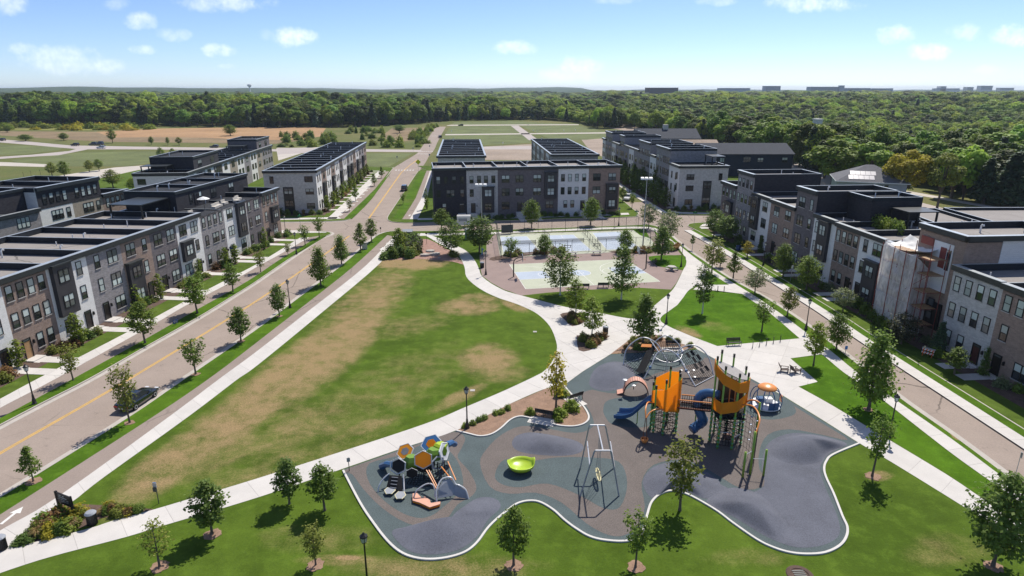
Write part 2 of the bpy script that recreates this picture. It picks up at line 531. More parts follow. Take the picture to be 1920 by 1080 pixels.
def build_ground():
 ds = [0, 6, 14, 24, 40, 60, 90, 130, 180, 235, 270, 310, 350, 390, 430, 480, 540, 600, 660, 740, 830, 930, 1050, 1200, 1400, 1650,
  1950, 2300, 2700, 3200, 3800, 4500, 5300, 6200, 7200, 8500, 10000, 12000]
 na = 360
 vs, fs = [], []
 for d in ds:
  for k in range(na):
   a = 2 * math.pi * k / na
   # dense in front of the lens, coarse behind
   b = a + 0.72 * math.sin(2 * a) * 0.0
   x, y = d * math.sin(b), d * math.cos(b)
   vs.append((x, y, terrain_z(x, y) if y > 0 else -0.14))
 for i in range(len(ds) - 1):
  for k in range(na):
   fs.append((i * na + k, (i + 1) * na + k, (i + 1) * na + (k + 1) % na, i * na + (k + 1) % na))
 mb = MB()
 mb.v, mb.f, mb.m = vs, [q[::-1] for q in fs], [0] * len(fs)
 mt = bpy.data.materials.new('meadow grass')
 mt.use_nodes = True
 t = NT(mt.node_tree)
 pos = t.n('ShaderNodeNewGeometry').outputs['Position']
 n1 = t.noise(pos, 0.012, 6, 0.6)
 n2 = t.noise(pos, 0.11, 5, 0.65)
 n3 = t.noise(pos, 1.3, 4, 0.7)
 c = t.mix(t.ramp(n1, 0.35, 0.65), (0.105, 0.125, 0.040), (0.160, 0.150, 0.060))
 c = t.mix(t.ramp(n2, 0.5, 0.75), c, (0.085, 0.120, 0.030))
 sc = t.n('ShaderNodeVectorMath', operation='SCALE', ins={0: c})
 t.set(sc, 'Scale', t.ramp(n3, 0.25, 0.75, 0.75, 1.2, False))
 far = t.n('ShaderNodeVectorMath', operation='LENGTH', ins={0: pos})
 wood = t.mix(t.ramp(t.noise(pos, 0.02, 6, 0.75), 0.35, 0.65), (0.020, 0.042, 0.014), (0.062, 0.088, 0.030))
 c2 = t.mix(t.ramp(far.outputs['Value'], 900, 1500), sc.outputs[0], wood)
 b = t.n('ShaderNodeBsdfPrincipled', ins={'Base Color': c2, 'Roughness': 1.0, 'Specular IOR Level': 0.1})
 t.n('ShaderNodeOutputMaterial', ins={0: b.outputs[0]})
 M['meadow'] = mt
 o = mb.build('ground', mt, sm=True)
 o['kind'] = 'structure'
build_ground()

def W(pts, z=0.0):
 return [G(p[0], p[1], z) for p in pts]

def sheet(name, pts, z, mat, kind='structure', thick=0.0, parent=None):
 """flat surface from world outline"""
 o = MB().prism(pts, z - thick, z).build(name, mat, parent)
 if parent is None:
  o['kind'] = kind
 return o

def offset(line, d):
 """polyline moved sideways (left positive)"""
 res = []
 for i in range(len(line)):
  a, b = line[max(0, i - 1)], line[min(len(line) - 1, i + 1)]
  dx, dy = b[0] - a[0], b[1] - a[1]
  L = math.hypot(dx, dy) or 1
  res.append((line[i][0] - dy / L * d, line[i][1] + dx / L * d))
 return res

def ribbon(name, A, B, z, mat, parent=None, kind='structure', thick=0.0):
 n = max(len(A), len(B)) * 2
 a, _ = resample(A, n)
 b, _ = resample(B, n)
 mb = MB()
 for i in range(n):
  q = [a[i], a[i + 1], b[i + 1], b[i]]
  ar = sum(q[k][0] * q[(k + 1) % 4][1] - q[(k + 1) % 4][0] * q[k][1] for k in range(4))
  if ar < 0:
   q = q[::-1]
  mb.add([(*p, z) for p in q], [(0, 1, 2, 3)])
 o = mb.build(name, mat, parent)
 if parent is None:
  o['kind'] = kind
 return o

def slab_walk(name, A, B, step, z=0.004, mat='concrete', gap=0.022):
 """paved strip between two world polylines: a joint bed and one slab after another"""
 base = ribbon(name, A, B, z, M['concrete_joint'])
 _, L = resample(A, 2)
 n = max(1, round(L / step))
 fine = 4
 a, _ = resample(A, n * fine)
 b, _ = resample(B, n * fine)
 for i in range(n):
  pa, pb = a[i * fine:(i + 1) * fine + 1], b[i * fine:(i + 1) * fine + 1]
  poly = list(pa) + list(reversed(pb))
  cx, cy = sum(p[0] for p in poly) / len(poly), sum(p[1] for p in poly) / len(poly)
  # draw in across the joint only
  d = Vector((pa[-1][0] - pa[0][0], pa[-1][1] - pa[0][1]))
  dl = d.length
  if dl < 1e-6:
   continue
  d /= dl
  k = 1 - gap / dl
  poly = [(p[0] - d.x * ((p[0] - cx) * d.x + (p[1] - cy) * d.y) * (1 - k), p[1] - d.y * ((p[0] - cx) * d.x + (p[1] - cy) * d.y) * (1 - k)) for p in poly]
  MB().prism(poly, z + 0.0005, z + 0.012).build('slab', M[mat], base)
 return base

def clip(poly, n, d):
 """part of poly with n.p <= d"""
 res = []
 for i in range(len(poly)):
  p, q = poly[i], poly[(i + 1) % len(poly)]
  a, b = p[0] * n[0] + p[1] * n[1] - d, q[0] * n[0] + q[1] * n[1] - d
  if a <= 0:
   res.append(p)
  if a * b < 0:
   t = a / (a - b)
   res.append((p[0] + (q[0] - p[0]) * t, p[1] + (q[1] - p[1]) * t))
 return res

def slab_area(name, poly, step, ang, z=0.004, mat='concrete', gap=0.012):
 base = sheet(name, poly, z, M['concrete_joint'])
 e1, e2 = (math.cos(ang), math.sin(ang)), (-math.sin(ang), math.cos(ang))
 s1 = [p[0] * e1[0] + p[1] * e1[1] for p in poly]
 s2 = [p[0] * e2[0] + p[1] * e2[1] for p in poly]
 i = math.floor(min(s1) / step)
 while i * step < max(s1):
  col = clip(clip(poly, e1, (i + 1) * step - gap), (-e1[0], -e1[1]), -(i * step + gap))
  j = math.floor(min(s2) / step)
  while j * step < max(s2) and len(col) > 2:
   c = clip(clip(col, e2, (j + 1) * step - gap), (-e2[0], -e2[1]), -(j * step + gap))
   if len(c) > 2:
    ar = abs(sum(c[k][0] * c[(k + 1) % len(c)][1] - c[(k + 1) % len(c)][0] * c[k][1] for k in range(len(c)))) / 2
    if ar > 0.05:
     MB().prism(c, z + 0.0005, z + 0.012).build('slab', M[mat], base)
   j += 1
  i += 1
 return base


def lawn_mat(name, g1, g2, dry, ellipses, general=0.0):
 """mown grass; worn patches have their own places"""
 mt = bpy.data.materials.new(name)
 mt.use_nodes = True
 t = NT(mt.node_tree)
 pos = t.n('ShaderNodeNewGeometry').outputs['Position']
 nb = t.noise(pos, 0.09, 5, 0.6)
 nm = t.noise(pos, 0.7, 6, 0.68)
 nf = t.noise(pos, 7.0, 4, 0.75)
 sxyz = t.n('ShaderNodeSeparateXYZ', ins={0: pos})
 mask = None
 for (px, py, hx, hy, rot, amt) in ellipses:
  cx, cyy = G(px, py)
  ex = G(px + hx * math.cos(rad(rot)), py - hx * math.sin(rad(rot)))
  ey = G(px + hy * math.sin(rad(rot)), py + hy * math.cos(rad(rot)))
  m = np.linalg.inv(np.array([[ex[0] - cx, ey[0] - cx], [ex[1] - cyy, ey[1] - cyy]]))
  dx, dy = t.math('SUBTRACT', sxyz.outputs[0], cx), t.math('SUBTRACT', sxyz.outputs[1], cyy)
  a = t.math('ADD', t.math('MULTIPLY', dx, float(m[0, 0])), t.math('MULTIPLY', dy, float(m[0, 1])))
  b = t.math('ADD', t.math('MULTIPLY', dx, float(m[1, 0])), t.math('MULTIPLY', dy, float(m[1, 1])))
  r2 = t.math('ADD', t.math('MULTIPLY', a, a), t.math('MULTIPLY', b, b))
  f = t.math('MULTIPLY', t.ramp(r2, 2.0, 0.0), amt)
  mask = f if mask is None else t.math('MAXIMUM', mask, f)
 green = t.mix(t.ramp(nb, 0.35, 0.65), g1, g2)
 green = t.mix(t.ramp(nm, 0.42, 0.75, 0, 0.7), green, tuple(v * 1.4 for v in g2))
 green = t.mix(t.ramp(t.noise(pos, 0.3, 5, 0.65), 0.45, 0.7, 0, 0.6), green, tuple(v * 0.72 for v in g1))
 speck = t.math('ADD', t.math('MULTIPLY', t.ramp(nm, 0.3, 0.75), 0.9), t.math('MULTIPLY', t.ramp(nf, 0.3, 0.7), 0.55))
 if mask is None:
  mask = 0.0
 n35 = t.noise(pos, 0.32, 5, 0.62)
 edge = t.math('ADD', t.math('MULTIPLY', t.math('SUBTRACT', n35, 0.5), 1.5), t.math('MULTIPLY', t.math('SUBTRACT', speck, 0.72), 0.55))
 mask = t.math('MULTIPLY', mask, 1.18)
 amount = t.math('ADD', mask, t.math('MULTIPLY', edge, t.math('ADD', t.math('MULTIPLY', mask, 0.9), 0.16 + general)))
 dm = t.ramp(amount, 0.10, 0.95, 0.0, 0.92)
 dryc = t.mix(t.ramp(nf, 0.3, 0.7), dry, tuple(v * 1.3 for v in dry))
 c = t.mix(dm, green, dryc)
 sc = t.n('ShaderNodeVectorMath', operation='SCALE', ins={0: c})
 t.set(sc, 'Scale', t.math('MULTIPLY', t.ramp(nf, 0.2, 0.8, 0.72, 1.25, False), t.ramp(t.noise(pos, 24.0, 2, 0.7), 0.2, 0.8, 0.82, 1.18, False)))
 b = t.n('ShaderNodeBsdfPrincipled', ins={'Base Color': sc.outputs[0], 'Roughness': 1.0, 'Specular IOR Level': 0.08})
 bp = t.n('ShaderNodeBump', ins={'Strength': 0.6, 'Distance': 0.06, 'Height': t.noise(pos, 9.0, 5, 0.75)})
 t.set(b, 'Normal', bp.outputs[0])
 t.n('ShaderNodeOutputMaterial', ins={0: b.outputs[0]})
 return mt

DRY = (0.250, 0.175, 0.092)
M['lawn'] = lawn_mat('park lawn', (0.056, 0.096, 0.010), (0.080, 0.128, 0.015), DRY, [
 (630, 650, 120, 44, 38, .70), (450, 780, 120, 46, 32, .62), (330, 860, 120, 40, 36, .6), (540, 690, 150, 34, 38, .66), (250, 925, 80, 26, 36, .45), (430, 830, 140, 50, 25, .4), (690, 570, 110, 50, 42, .5), (560, 800, 140, 50, 20, .4), (560, 860, 200, 40, 18, .35), (740, 720, 160, 60, 25, .3), (770, 490, 70, 16, 0, .85),
 (705, 560, 46, 26, 30, .6), (915, 672, 56, 32, 0, .66), (875, 575, 60, 16, 0, .65), (935, 700, 60, 20, 0, .4), (770, 610, 80, 22, 10, .35),
 (860, 745, 60, 12, 25, .5), (690, 800, 70, 16, 20, .4), (900, 560, 40, 12, 0, .5), (965, 572, 30, 10, -20, .6),
 (830, 1065, 190, 34, 0, .42), (652, 1046, 26, 5, 0, .9), (640, 1050, 80, 12, 0, .45), (600, 1010, 120, 30, 0, .3), (1400, 1045, 90, 20, 0, .3),
 (1780, 1030, 90, 36, 0, .3), (1290, 622, 26, 8, -18, .8), (1340, 612, 40, 10, -10, .4), (1650, 892, 26, 10, 0, .6), (1795, 815, 14, 8, -30, .95), (430, 575, 12, 5, 0, .4), (320, 685, 120, 6, 34, .35)])
M['yard_lawn'] = lawn_mat('front yard lawn', (0.064, 0.104, 0.015), (0.088, 0.132, 0.021), DRY, [(330, 605, 60, 6, 34, .5)])
M['vivid_lawn'] = lawn_mat('watered lawn', (0.050, 0.116, 0.006), (0.072, 0.150, 0.009), DRY, [(1290, 622, 26, 8, -18, .7), (1340, 612, 40, 10, -10, .3)])
M['verge_mat'] = lawn_mat('verge grass', (0.052, 0.110, 0.008), (0.074, 0.142, 0.011), DRY, [(1795, 815, 14, 8, -30, .95)])
M['asphalt'] = asphalt_mat('pinkish grey asphalt', (0.295, 0.240, 0.203))
M['path_asphalt'] = asphalt_mat('grey brown asphalt path', (0.265, 0.215, 0.185))
M['court_apron'] = pm('reddish asphalt', (0.265, 0.200, 0.180), 0.95, 0.10, 0.4, fine=0.10, fscale=9)
M['court_green'] = pm('pale green court paint', (0.42, 0.44, 0.34), 0.9, 0.07, 0.4, fine=0.05, fscale=12)
M['court_blue'] = pm('pale blue court paint', (0.39, 0.445, 0.52), 0.9, 0.07, 0.4, fine=0.05, fscale=12)

# ---- street surface, blocks with kerb faces
street = sheet('street', [(-140, 12), (99, 12), (99, 182), (-140, 182)], -0.12, M['asphalt'])

def block(name, kerb_px, tail, lawn, flip=False):
 """raised block: kerb line surveyed on its top edge, closed through world points"""
 k = smooth(W(kerb_px), 4)
 poly = k + tail
 mb = MB().prism(poly, -0.22, 0.0)
 me = mb.mesh(name, [M[lawn], M['gutter']])
 for p in me.polygons:
  if abs(p.normal.z) < 0.5:
   p.material_index = 1
 o = link(name, me)
 o['kind'] = 'structure'
 s = -1 if flip else 1
 ribbon('kerb', offset(k, 0.0), offset(k, -0.16 * s), 0.004, M['gutter'])
 ribbon('gutter', offset(k, 0.012 * s), offset(k, 0.62 * s), -0.114, M['gutter'])
 return k

K_PARK = [(-420, 1320), (-200, 1052), (-70, 968), (0, 931), (242, 780), (330, 720), (480, 617), (560, 557), (640, 497), (700, 446), (716, 437), (735, 433), (770, 433), (927, 431),
  (1187, 422), (1205, 420), (1228, 423), (1245, 431), (1257, 440), (1273, 454), (1297, 473), (1318, 487), (1347, 507), (1375, 525), (1440, 560), (1510, 606),
  (1575, 655), (1682, 740), (1788, 815), (1886, 888), (1960, 945), (2300, 1200)]
block('park_ground', K_PARK, W([(2300, 1500), (-420, 1500)]), 'lawn')
K_LEFT = [(-260, 945), (-100, 850), (0, 797), (90, 750), (170, 709), (272, 651), (370, 596), (437, 555), (480, 528), (540, 487), (596, 449), (613, 442), (622, 437), (612, 434), (590, 433.6), (520, 434)]
block('left_block_ground', K_LEFT, [(-130, 141.3), (-130, 30)], 'yard_lawn', True)
K_L4 = [(470, 417), (530, 416), (602, 415), (640, 413.5), (655, 411), (663, 405), (690, 380), (732, 322), (737, 316), (733, 313.5), (700, 313)]
block('north_left_block_ground', K_L4, [(-150, 258), (-150, 153.8)], 'yard_lawn', True)
K_C1 = [(800, 317), (792, 317), (786, 320), (780, 327), (752, 369), (736, 393), (727, 408), (731, 414), (745, 416.5), (780, 417), (1000, 412), (1180, 406.5), (1193, 404), (1197, 401), (1194, 397), (1187, 392), (1161, 370), (1130, 343)]
block('centre_block_ground', K_C1, [(31, 272), (-40, 272), (-33, 256)], 'yard_lawn')
K_R2 = [(1136, 318), (1161, 337), (1200, 362), (1258, 396), (1264, 400), (1275, 402.5), (1330, 403.5)]
block('north_right_block_ground', K_R2, [(98, 164), (108, 300), (38, 300)], 'yard_lawn', False)
K_R1 = [(1340, 416.5), (1310, 417.5), (1294, 419.5), (1291, 424), (1306, 431), (1360, 460), (1417, 492), (1440, 506), (1560, 578), (1635, 627), (1720, 680), (1850, 760), (2000, 853), (2300, 1040)]
block('right_block_ground', K_R1, [(98, 30), (98, 150)], 'yard_lawn')

# ---- left street furniture of paint: yellow double line
yl = smooth(W([(-120, 925), (0, 850), (245, 709), (480, 565), (610, 476), (655, 442)], -0.12), 6)
for dd in (-0.12, 0.12):
 ribbon('centre_line', offset(yl, dd - 0.06), offset(yl, dd + 0.06), -0.114, M['yellow_paint'])
yl2 = W([(692, 409), (755, 320), (782, 300)], -0.12)
for dd in (-0.12, 0.12):
 ribbon('centre_line', offset(yl2, dd - 0.07), offset(yl2, dd + 0.07), -0.104, M['yellow_paint'])

# ---- verges (brighter grass strips by the kerb), bike path, sidewalks: left street
def verge(name, A, B, lawn='verge_mat'):
 return ribbon(name, smooth(W(A), 4), smooth(W(B), 4), 0.004, M[lawn])
PK_kerb = [(-70, 974), (0, 933), (242, 782), (330, 722), (480, 619), (560, 559), (640, 499), (705, 444)]
PK_bikeL = [(-70, 1008), (0, 965), (289, 780), (400, 704), (480, 643), (570, 573), (662, 500), (726, 441)]
PK_bikeR = [(-70, 1042), (0, 995), (111, 930), (319, 780), (412, 710), (480, 660), (580, 582), (685, 499), (738, 443)]
PK_walkR = [(-10, 1066), (32, 1022), (92, 965), (136, 941), (192, 897), (355, 780), (447, 710), (484, 684), (600, 589), (711, 495), (748, 449)]
verge('verge', PK_kerb, PK_bikeL)
ribbon('bike_path', smooth(W(PK_bikeL), 4), smooth(W(PK_bikeR), 4), 0.005, M['path_asphalt'])
slab_walk('park_sidewalk', smooth(W([(-70, 1042), (0, 995)] + PK_bikeR[2:]), 4), smooth(W(PK_walkR), 4), 3.0, z=0.0085)
LW_L = [(-120, 808), (0, 748), (71, 710), (252, 616), (337, 570), (422, 526), (480, 496), (520, 472), (562, 446)]
LW_R = [(-120, 832), (0, 765), (105, 710), (285, 610), (350, 572), (422, 535), (480, 501.5), (530, 474), (580, 445)]
LB_R = [(-120, 852), (0, 784), (139, 709), (272, 636), (370, 580), (437, 543), (480, 517), (532, 482), (600, 442)]
LK = [(-120, 858), (0, 795), (90, 748), (170, 707), (272, 649), (370, 594), (437, 554), (480, 527), (540, 486), (612, 442)]
slab_walk('left_sidewalk', smooth(W(LW_L), 4), smooth(W(LW_R), 4), 2.2)
ribbon('bike_path', smooth(W(LW_R), 4), smooth(W(LB_R), 4), 0.005, M['path_asphalt'])
verge('verge', LB_R, LK)
slab_walk('corner_sidewalk', W([(500, 437), (560, 437), (612, 436)]), W([(500, 432), (560, 432), (612, 435)]), 3.0)
# north road, west side: walk, path, verge; and east side
ribbon('north_verge', W([(645, 410), (700, 358), (735, 321)]), W([(660, 410), (692, 380), (734, 322)]), 0.006, M['verge_mat'])
ribbon('bike_path', W([(630, 410), (688, 355), (718, 322)]), W([(645, 410), (700, 358), (730, 321)]), 0.005, M['path_asphalt'])
slab_walk('north_left_sidewalk', W([(612, 411.5), (670, 357), (708, 322)]), W([(630, 410.5), (688, 355), (717, 322)]), 4.0)
slab_walk('cross_sidewalk', W([(520, 412.5), (640, 410)]), W([(520, 409.5), (635, 407)]), 4.0)
for (a, b) in ((((737, 410), (752, 410)), ((756, 380), (770, 380))), (((760, 373), (776, 373)), ((787, 322), (797, 322)))):
 ribbon('verge', W([a[0], b[0]]), W([a[1], b[1]]), 0.006, M['verge_mat'])
ribbon('bike_path', W([(754, 411), (778, 375), (800, 320)]), W([(768, 411), (789, 375), (806, 320)]), 0.005, M['path_asphalt'])
slab_walk('north_right_sidewalk', W([(768, 411), (789, 375), (806, 320)]), W([(783, 411), (800, 375), (812, 320)]), 4.0)
slab_walk('cross_sidewalk', W([(783, 412.5), (1000, 408.5), (1180, 402.5)]), W([(783, 409.5), (1000, 405), (1178, 399)]), 4.0)
ribbon('verge', W([(783, 415.5), (1000, 411), (1178, 405)]), W([(783, 412.8), (1000, 408.8), (1178, 402.8)]), 0.005, M['verge_mat'])

for (px, py, hd) in ((22, 967, 1), (716, 466, -1), (726, 457, 1), (640, 403, 1), (650, 395, -1), (768, 404, 1)):
 X, Y = G(px, py)
 ar = [(-.12, -1.0), (.12, -1.0), (.12, .3), (.42, .3), (0, 1.1), (-.42, .3), (-.12, .3)]
 o = sheet('path_arrow', [(X + q[0] * hd + q[1] * hd * .06, Y + q[1] * hd) for q in ar], 0.011, M['white_paint'])
# ---- park walks
C_SOUTH_U = [(-60, 1052), (60, 1018), (164, 992), (219, 974), (280, 958), (361, 934), (480, 898), (640, 847), (802, 793), (869, 765), (940, 735), (992, 711), (1016, 699)]
C_SOUTH_D = [(-60, 1096), (78, 1049), (233, 1008), (305, 986), (480, 934), (640, 880), (750, 842), (858, 806), (957, 757), (1022, 729), (1062, 719)]
slab_walk('south_walk', smooth(W(C_SOUTH_U), 4), smooth(W(C_SOUTH_D), 4), 3.0)
junction = smooth(W([(1016, 699), (1031, 685), (1043, 660), (1043, 641), (1031, 612), (1008, 589), (981, 575), (960, 567), (938, 560)]), 4) + \
 smooth(W([(957, 548.5), (973, 553), (1011, 563), (1060, 575.5), (1120, 586), (1179, 597), (1207, 594), (1224, 576), (1240, 562)]), 4) + \
 smooth(W([(1270, 572), (1252, 585), (1242, 592), (1238, 600), (1245, 607), (1262, 616)]), 4) + \
 W([(1262, 640), (1225, 627), (1187, 632), (1145, 664), (1092, 697), (1062, 719)])
slab_area('junction_plaza', junction, 3.0, 0.5)
NW_L = [(786, 442), (798, 442), (822, 456), (847, 469), (862, 482), (871, 501), (874, 518), (888, 533), (911, 548), (938, 560)]
NW_R = [(790, 437), (807, 441), (829, 449), (856, 461), (875, 471), (890, 488), (898, 504), (903, 517), (920, 531), (944, 544), (957, 548.5)]
slab_walk('north_west_walk', smooth(W(NW_L), 4), smooth(W(NW_R), 4), 2.6)
NE_L = [(1240, 562), (1257, 548), (1268, 533), (1280, 508), (1287, 493), (1285, 484), (1279, 474), (1266, 458), (1250, 446), (1236, 439)]
NE_R = [(1270, 572), (1281, 558), (1293, 543), (1318, 528), (1326, 514), (1318, 502), (1296, 484), (1276, 464), (1258, 449), (1244, 440)]
slab_walk('north_east_walk', smooth(W(NE_L), 4), smooth(W(NE_R), 4), 2.6)
bike_pad = W([(1300, 543), (1391, 551), (1440, 576), (1367, 534), (1338, 534), (1318, 528)])
slab_area('bike_rack_pad', bike_pad, 3.0, 0.5, z=0.003)
E_U = [(1262, 616), (1300, 632), (1345, 649)]
E_D = [(1262, 640), (1290, 655), (1330, 664)]
plaza = W([(1262, 616), (1300, 632), (1345, 649), (1500, 634.5), (1541, 664), (1482, 672), (1533, 716), (1497, 725), (1468, 742), (1421, 717), (1307, 655), (1304, 652), (1262, 640)])
slab_area('seating_plaza', plaza, 3.4, 1.05)
EW_U = [(1497, 725), (1560, 760), (1637, 807), (1772, 888), (1845, 937), (1935, 993), (2100, 1090)]
EW_D = [(1468, 742), (1540, 786), (1611, 831), (1674, 868), (1829, 964), (1920, 1025), (2080, 1130)]
slab_walk('east_walk', smooth(W(EW_U), 3), smooth(W(EW_D), 3), 3.0)
RS_L = [(1262, 457), (1290, 482), (1330, 510), (1391, 551), (1446, 589), (1501, 636), (1541, 664), (1580, 697), (1645, 742), (1776, 844), (1861, 905), (1960, 975)]
RS_R = [(1268, 455), (1300, 481), (1345, 512), (1412, 553), (1465, 589), (1512, 624), (1560, 660), (1605, 697), (1662, 738), (1784, 823), (1886, 899), (1985, 970)]
slab_walk('right_sidewalk', smooth(W(RS_L), 3), smooth(W(RS_R), 3), 2.4, z=0.009)
RV = [(1258, 442), (1274, 456), (1298, 475), (1319, 489), (1348, 509), (1376, 527), (1440, 562), (1509, 608), (1573, 656), (1680, 741), (1786, 816), (1884, 889), (1985, 966)]
verge('verge', RS_R, RV)
slab_walk('park_north_sidewalk', smooth(W([(740, 444), (800, 442), (927, 439), (1187, 428.5), (1236, 438)]), 4), smooth(W([(742, 439), (800, 437.5), (927, 435.3), (1187, 425), (1240, 432)]), 4), 3.0, z=0.012)

# vivid lawns between the walks
sheet('east_lawn', smooth(W([(1293, 545), (1391, 551), (1446, 591), (1500, 634), (1345, 648.5), (1300, 631), (1262, 615.5), (1246, 607), (1239, 600), (1243, 592), (1258, 581), (1276, 565)]), 2, True), 0.015, M['vivid_lawn'])
sheet('triangle_lawn', W([(1324, 507), (1367, 534), (1338, 534), (1321, 527)]), 0.022, M['vivid_lawn'])
sheet('court_lawn', smooth(W([(1217, 481), (1278, 479), (1286, 487), (1285, 500), (1275, 504), (1250, 502), (1232, 497)]), 3, True), 0.016, M['vivid_lawn'])
sheet('corner_lawn', W([(1485, 672.5), (1541, 665), (1580, 697), (1645, 743), (1776, 845), (1860, 906), (1850, 938), (1772, 886), (1637, 805), (1560, 758), (1499, 724), (1535, 716)]), 0.006, M['vivid_lawn'])
nb_top = [(972, 555), (1024, 549), (1100, 543.5), (1198, 539.5), (1258, 543)]
sheet('birch_lawn', W(nb_top) + smooth(W([(1238, 562), (1224, 575), (1206, 592), (1179, 595), (1120, 585), (1060, 574.5), (1011, 562), (972, 555)]), 3), 0.010, M['lawn'])

# courts
apron = W([(912, 470), (899, 478), (901, 506), (904, 517), (921, 530), (945, 543), (958, 547), (973, 553)]) + W(nb_top) + W([(1268, 531), (1280, 507), (1262, 504), (1232, 499), (1215, 481), (1278, 478), (1264, 462), (1240, 440), (1187, 431), (927, 439.5), (912, 455)])
sheet('court_apron', apron, 0.006, M['court_apron'])
sheet('pickleball_slab', W([(938, 483), (1213, 470), (1247, 466), (1196, 431.5), (931, 440)]), 0.012, M['court_green'])
sheet('basketball_court', W([(985.6, 542), (1238, 528), (1172, 486), (955, 496)]), 0.012, M['court_green'])
# path by the courts' right end
ribbon('side_path', W([(1222, 428), (1235, 445), (1244, 462)]), W([(1210, 429), (1220, 447), (1230, 464)]), 0.018, M['path_asphalt'])
sheet('side_lawn', W([(1186, 430), (1209, 429.5), (1219, 447), (1200, 441)]), 0.018, M['vivid_lawn'])
sheet('side_lawn', W([(1223, 428.5), (1232, 436), (1242, 446), (1238, 448), (1230, 440)]), 0.018, M['vivid_lawn'])

def court_frame(p00, p10, p11, p01):
 a, b, c, d = [Vector((*q, 0)) for q in (p00, p10, p11, p01)]
 return lambda s, t: tuple(((1 - s) * (1 - t) * a + s * (1 - t) * b + s * t * c + (1 - s) * t * d)[:2])
def court_line(F, pts, wd, z, parent):
 pts = [F(*p) for p in pts]
 ribbon('court_line', offset(pts, wd / 2), offset(pts, -wd / 2), z, M['white_paint'], parent)
# basketball: blue lane, circles, white lines
bc = court_frame(*W([(985.6, 542), (1238, 528), (1172, 486), (955, 496)]))
bl_par = bpy.data.objects['basketball_court']
CW, CD = 24.0, 15.5
def bcm(x, y):
 return bc(x / CW, y / CD)
sheet('blue_lane', [bcm(*p) for p in ((0.1, 5.4), (5.8, 5.4), (5.8, 10.1), (0.1, 10.1))], 0.016, M['court_blue'], parent=bl_par)
sheet('blue_lane', [bcm(*p) for p in ((CW - 5.8, 5.4), (CW - 0.1, 5.4), (CW - 0.1, 10.1), (CW - 5.8, 10.1))], 0.016, M['court_blue'], parent=bl_par)
circ = lambda cx, cyy, r, a0=0, a1=360, n=36: [bcm(cx + r * math.cos(rad(a0 + (a1 - a0) * k / n)), cyy + r * math.sin(rad(a0 + (a1 - a0) * k / n))) for k in range(n + 1)]
sheet('centre_circle', circ(12, 7.75, 1.9)[:-1], 0.016, M['court_blue'], parent=bl_par)
ident = lambda p, q: (p, q)
for c in (circ(12, 7.75, 1.9), circ(5.8, 7.75, 1.8), circ(CW - 5.8, 7.75, 1.8), circ(12, 7.75, 0.6), circ(1.6, 7.75, 6.2, -80, 80), circ(CW - 1.6, 7.75, 6.2, 100, 260)):
 court_line(ident, c, 0.08, 0.021, bl_par)
for c in (((0, 0), (CW, 0), (CW, CD), (0, CD), (0, 0)), ((12, 0), (12, CD)), ((0.05, 5.4), (5.8, 5.4), (5.8, 10.1), (0.05, 10.1)), ((CW - 0.05, 5.4), (CW - 5.8, 5.4), (CW - 5.8, 10.1), (CW - 0.05, 10.1))):
 for p, q in zip(c, c[1:]):
  court_line(ident, [bcm(*p), bcm(*q)], 0.08, 0.0205, bl_par)
pb_par = bpy.data.objects['pickleball_slab']
PB = [court_frame(*W([(945, 478), (1015, 474.5), (988, 443), (938, 444.5)])), court_frame(*W([(1041, 473), (1109, 469.5), (1075, 440), (1027, 441.5)])), court_frame(*W([(1138, 468.5), (1199, 465), (1161, 434.5), (1111, 437)]))]
for F in PB:
 sheet('blue_court', [F(0, 0), F(1, 0), F(1, 1), F(0, 1)], 0.016, M['court_blue'], parent=pb_par)
 for c in (((0, 0), (1, 0), (1, 1), (0, 1), (0, 0)), ((0, .34), (1, .34)), ((0, .66), (1, .66)), ((.5, 0), (.5, .34)), ((.5, .66), (.5, 1))):
  for p, q in zip(c, c[1:]):
   court_line(F, [p, q], 0.07, 0.0205, pb_par)

# ---- mulch and gravel beds
sheet('gravel_bed', smooth(W([(757, 450), (785, 449), (803, 449), (826, 460), (850, 474), (863, 487), (869, 496), (850, 491), (815, 487.5), (784, 485.5), (745, 487), (714, 487), (735, 468)]), 3, True), 0.013, M['gravel'])
bedk = smooth(W([(1055, 721), (1073, 742), (1094, 763), (1104, 782), (1097, 794), (1076, 800), (1048, 798.5), (1020, 791.5), (992, 784), (974, 781.6), (957, 788), (939, 804), (921, 815), (900, 818.5), (879, 814), (855, 808)]), 5)
M['kerb_white'] = pm('pale kerb', (0.56, 0.54, 0.51), 0.9, 0.08, 1)
def kerb_ring(name, line, wd=0.17, h=0.11, closed=False):
 a, b = offset(line, wd / 2), offset(line, -wd / 2)
 mb = MB()
 n = len(line)
 for i in range(n):
  mb.v += [(*a[i], -0.05), (*a[i], h), (*b[i], h), (*b[i], -0.05)]
 for i in range(n - 1):
  for k in range(3):
   p, q = i * 4 + k, (i + 1) * 4 + k
   mb.f.append((p, p + 1, q + 1, q))
   mb.m.append(0)
 o = mb.build(name, M['kerb_white'])
 o['kind'] = 'structure'
 return o
sheet('woodchip_bed', bedk + W([(900, 786), (957, 757.5), (1022, 729.5)]), 0.03, M['mulch_tan'])
kerb_ring('bed_kerb', bedk)
sheet('woodchip_bed', W([(1145, 664), (1187, 632), (1208, 627), (1231, 628), (1262, 640), (1304, 653), (1288, 656), (1220, 660)]), 0.024, M['mulch_tan'])
sheet('planter_bed', smooth(W([(1050, 590), (1064, 586), (1085, 587), (1098, 594), (1097, 604), (1073, 612), (1060, 601)]), 2, True), 0.03, M['mulch'])
sheet('planter_bed', W([(1081, 629), (1144, 630), (1122, 646), (1106, 657), (1094, 659.5), (1085, 657), (1082, 645)]), 0.03, M['mulch'])
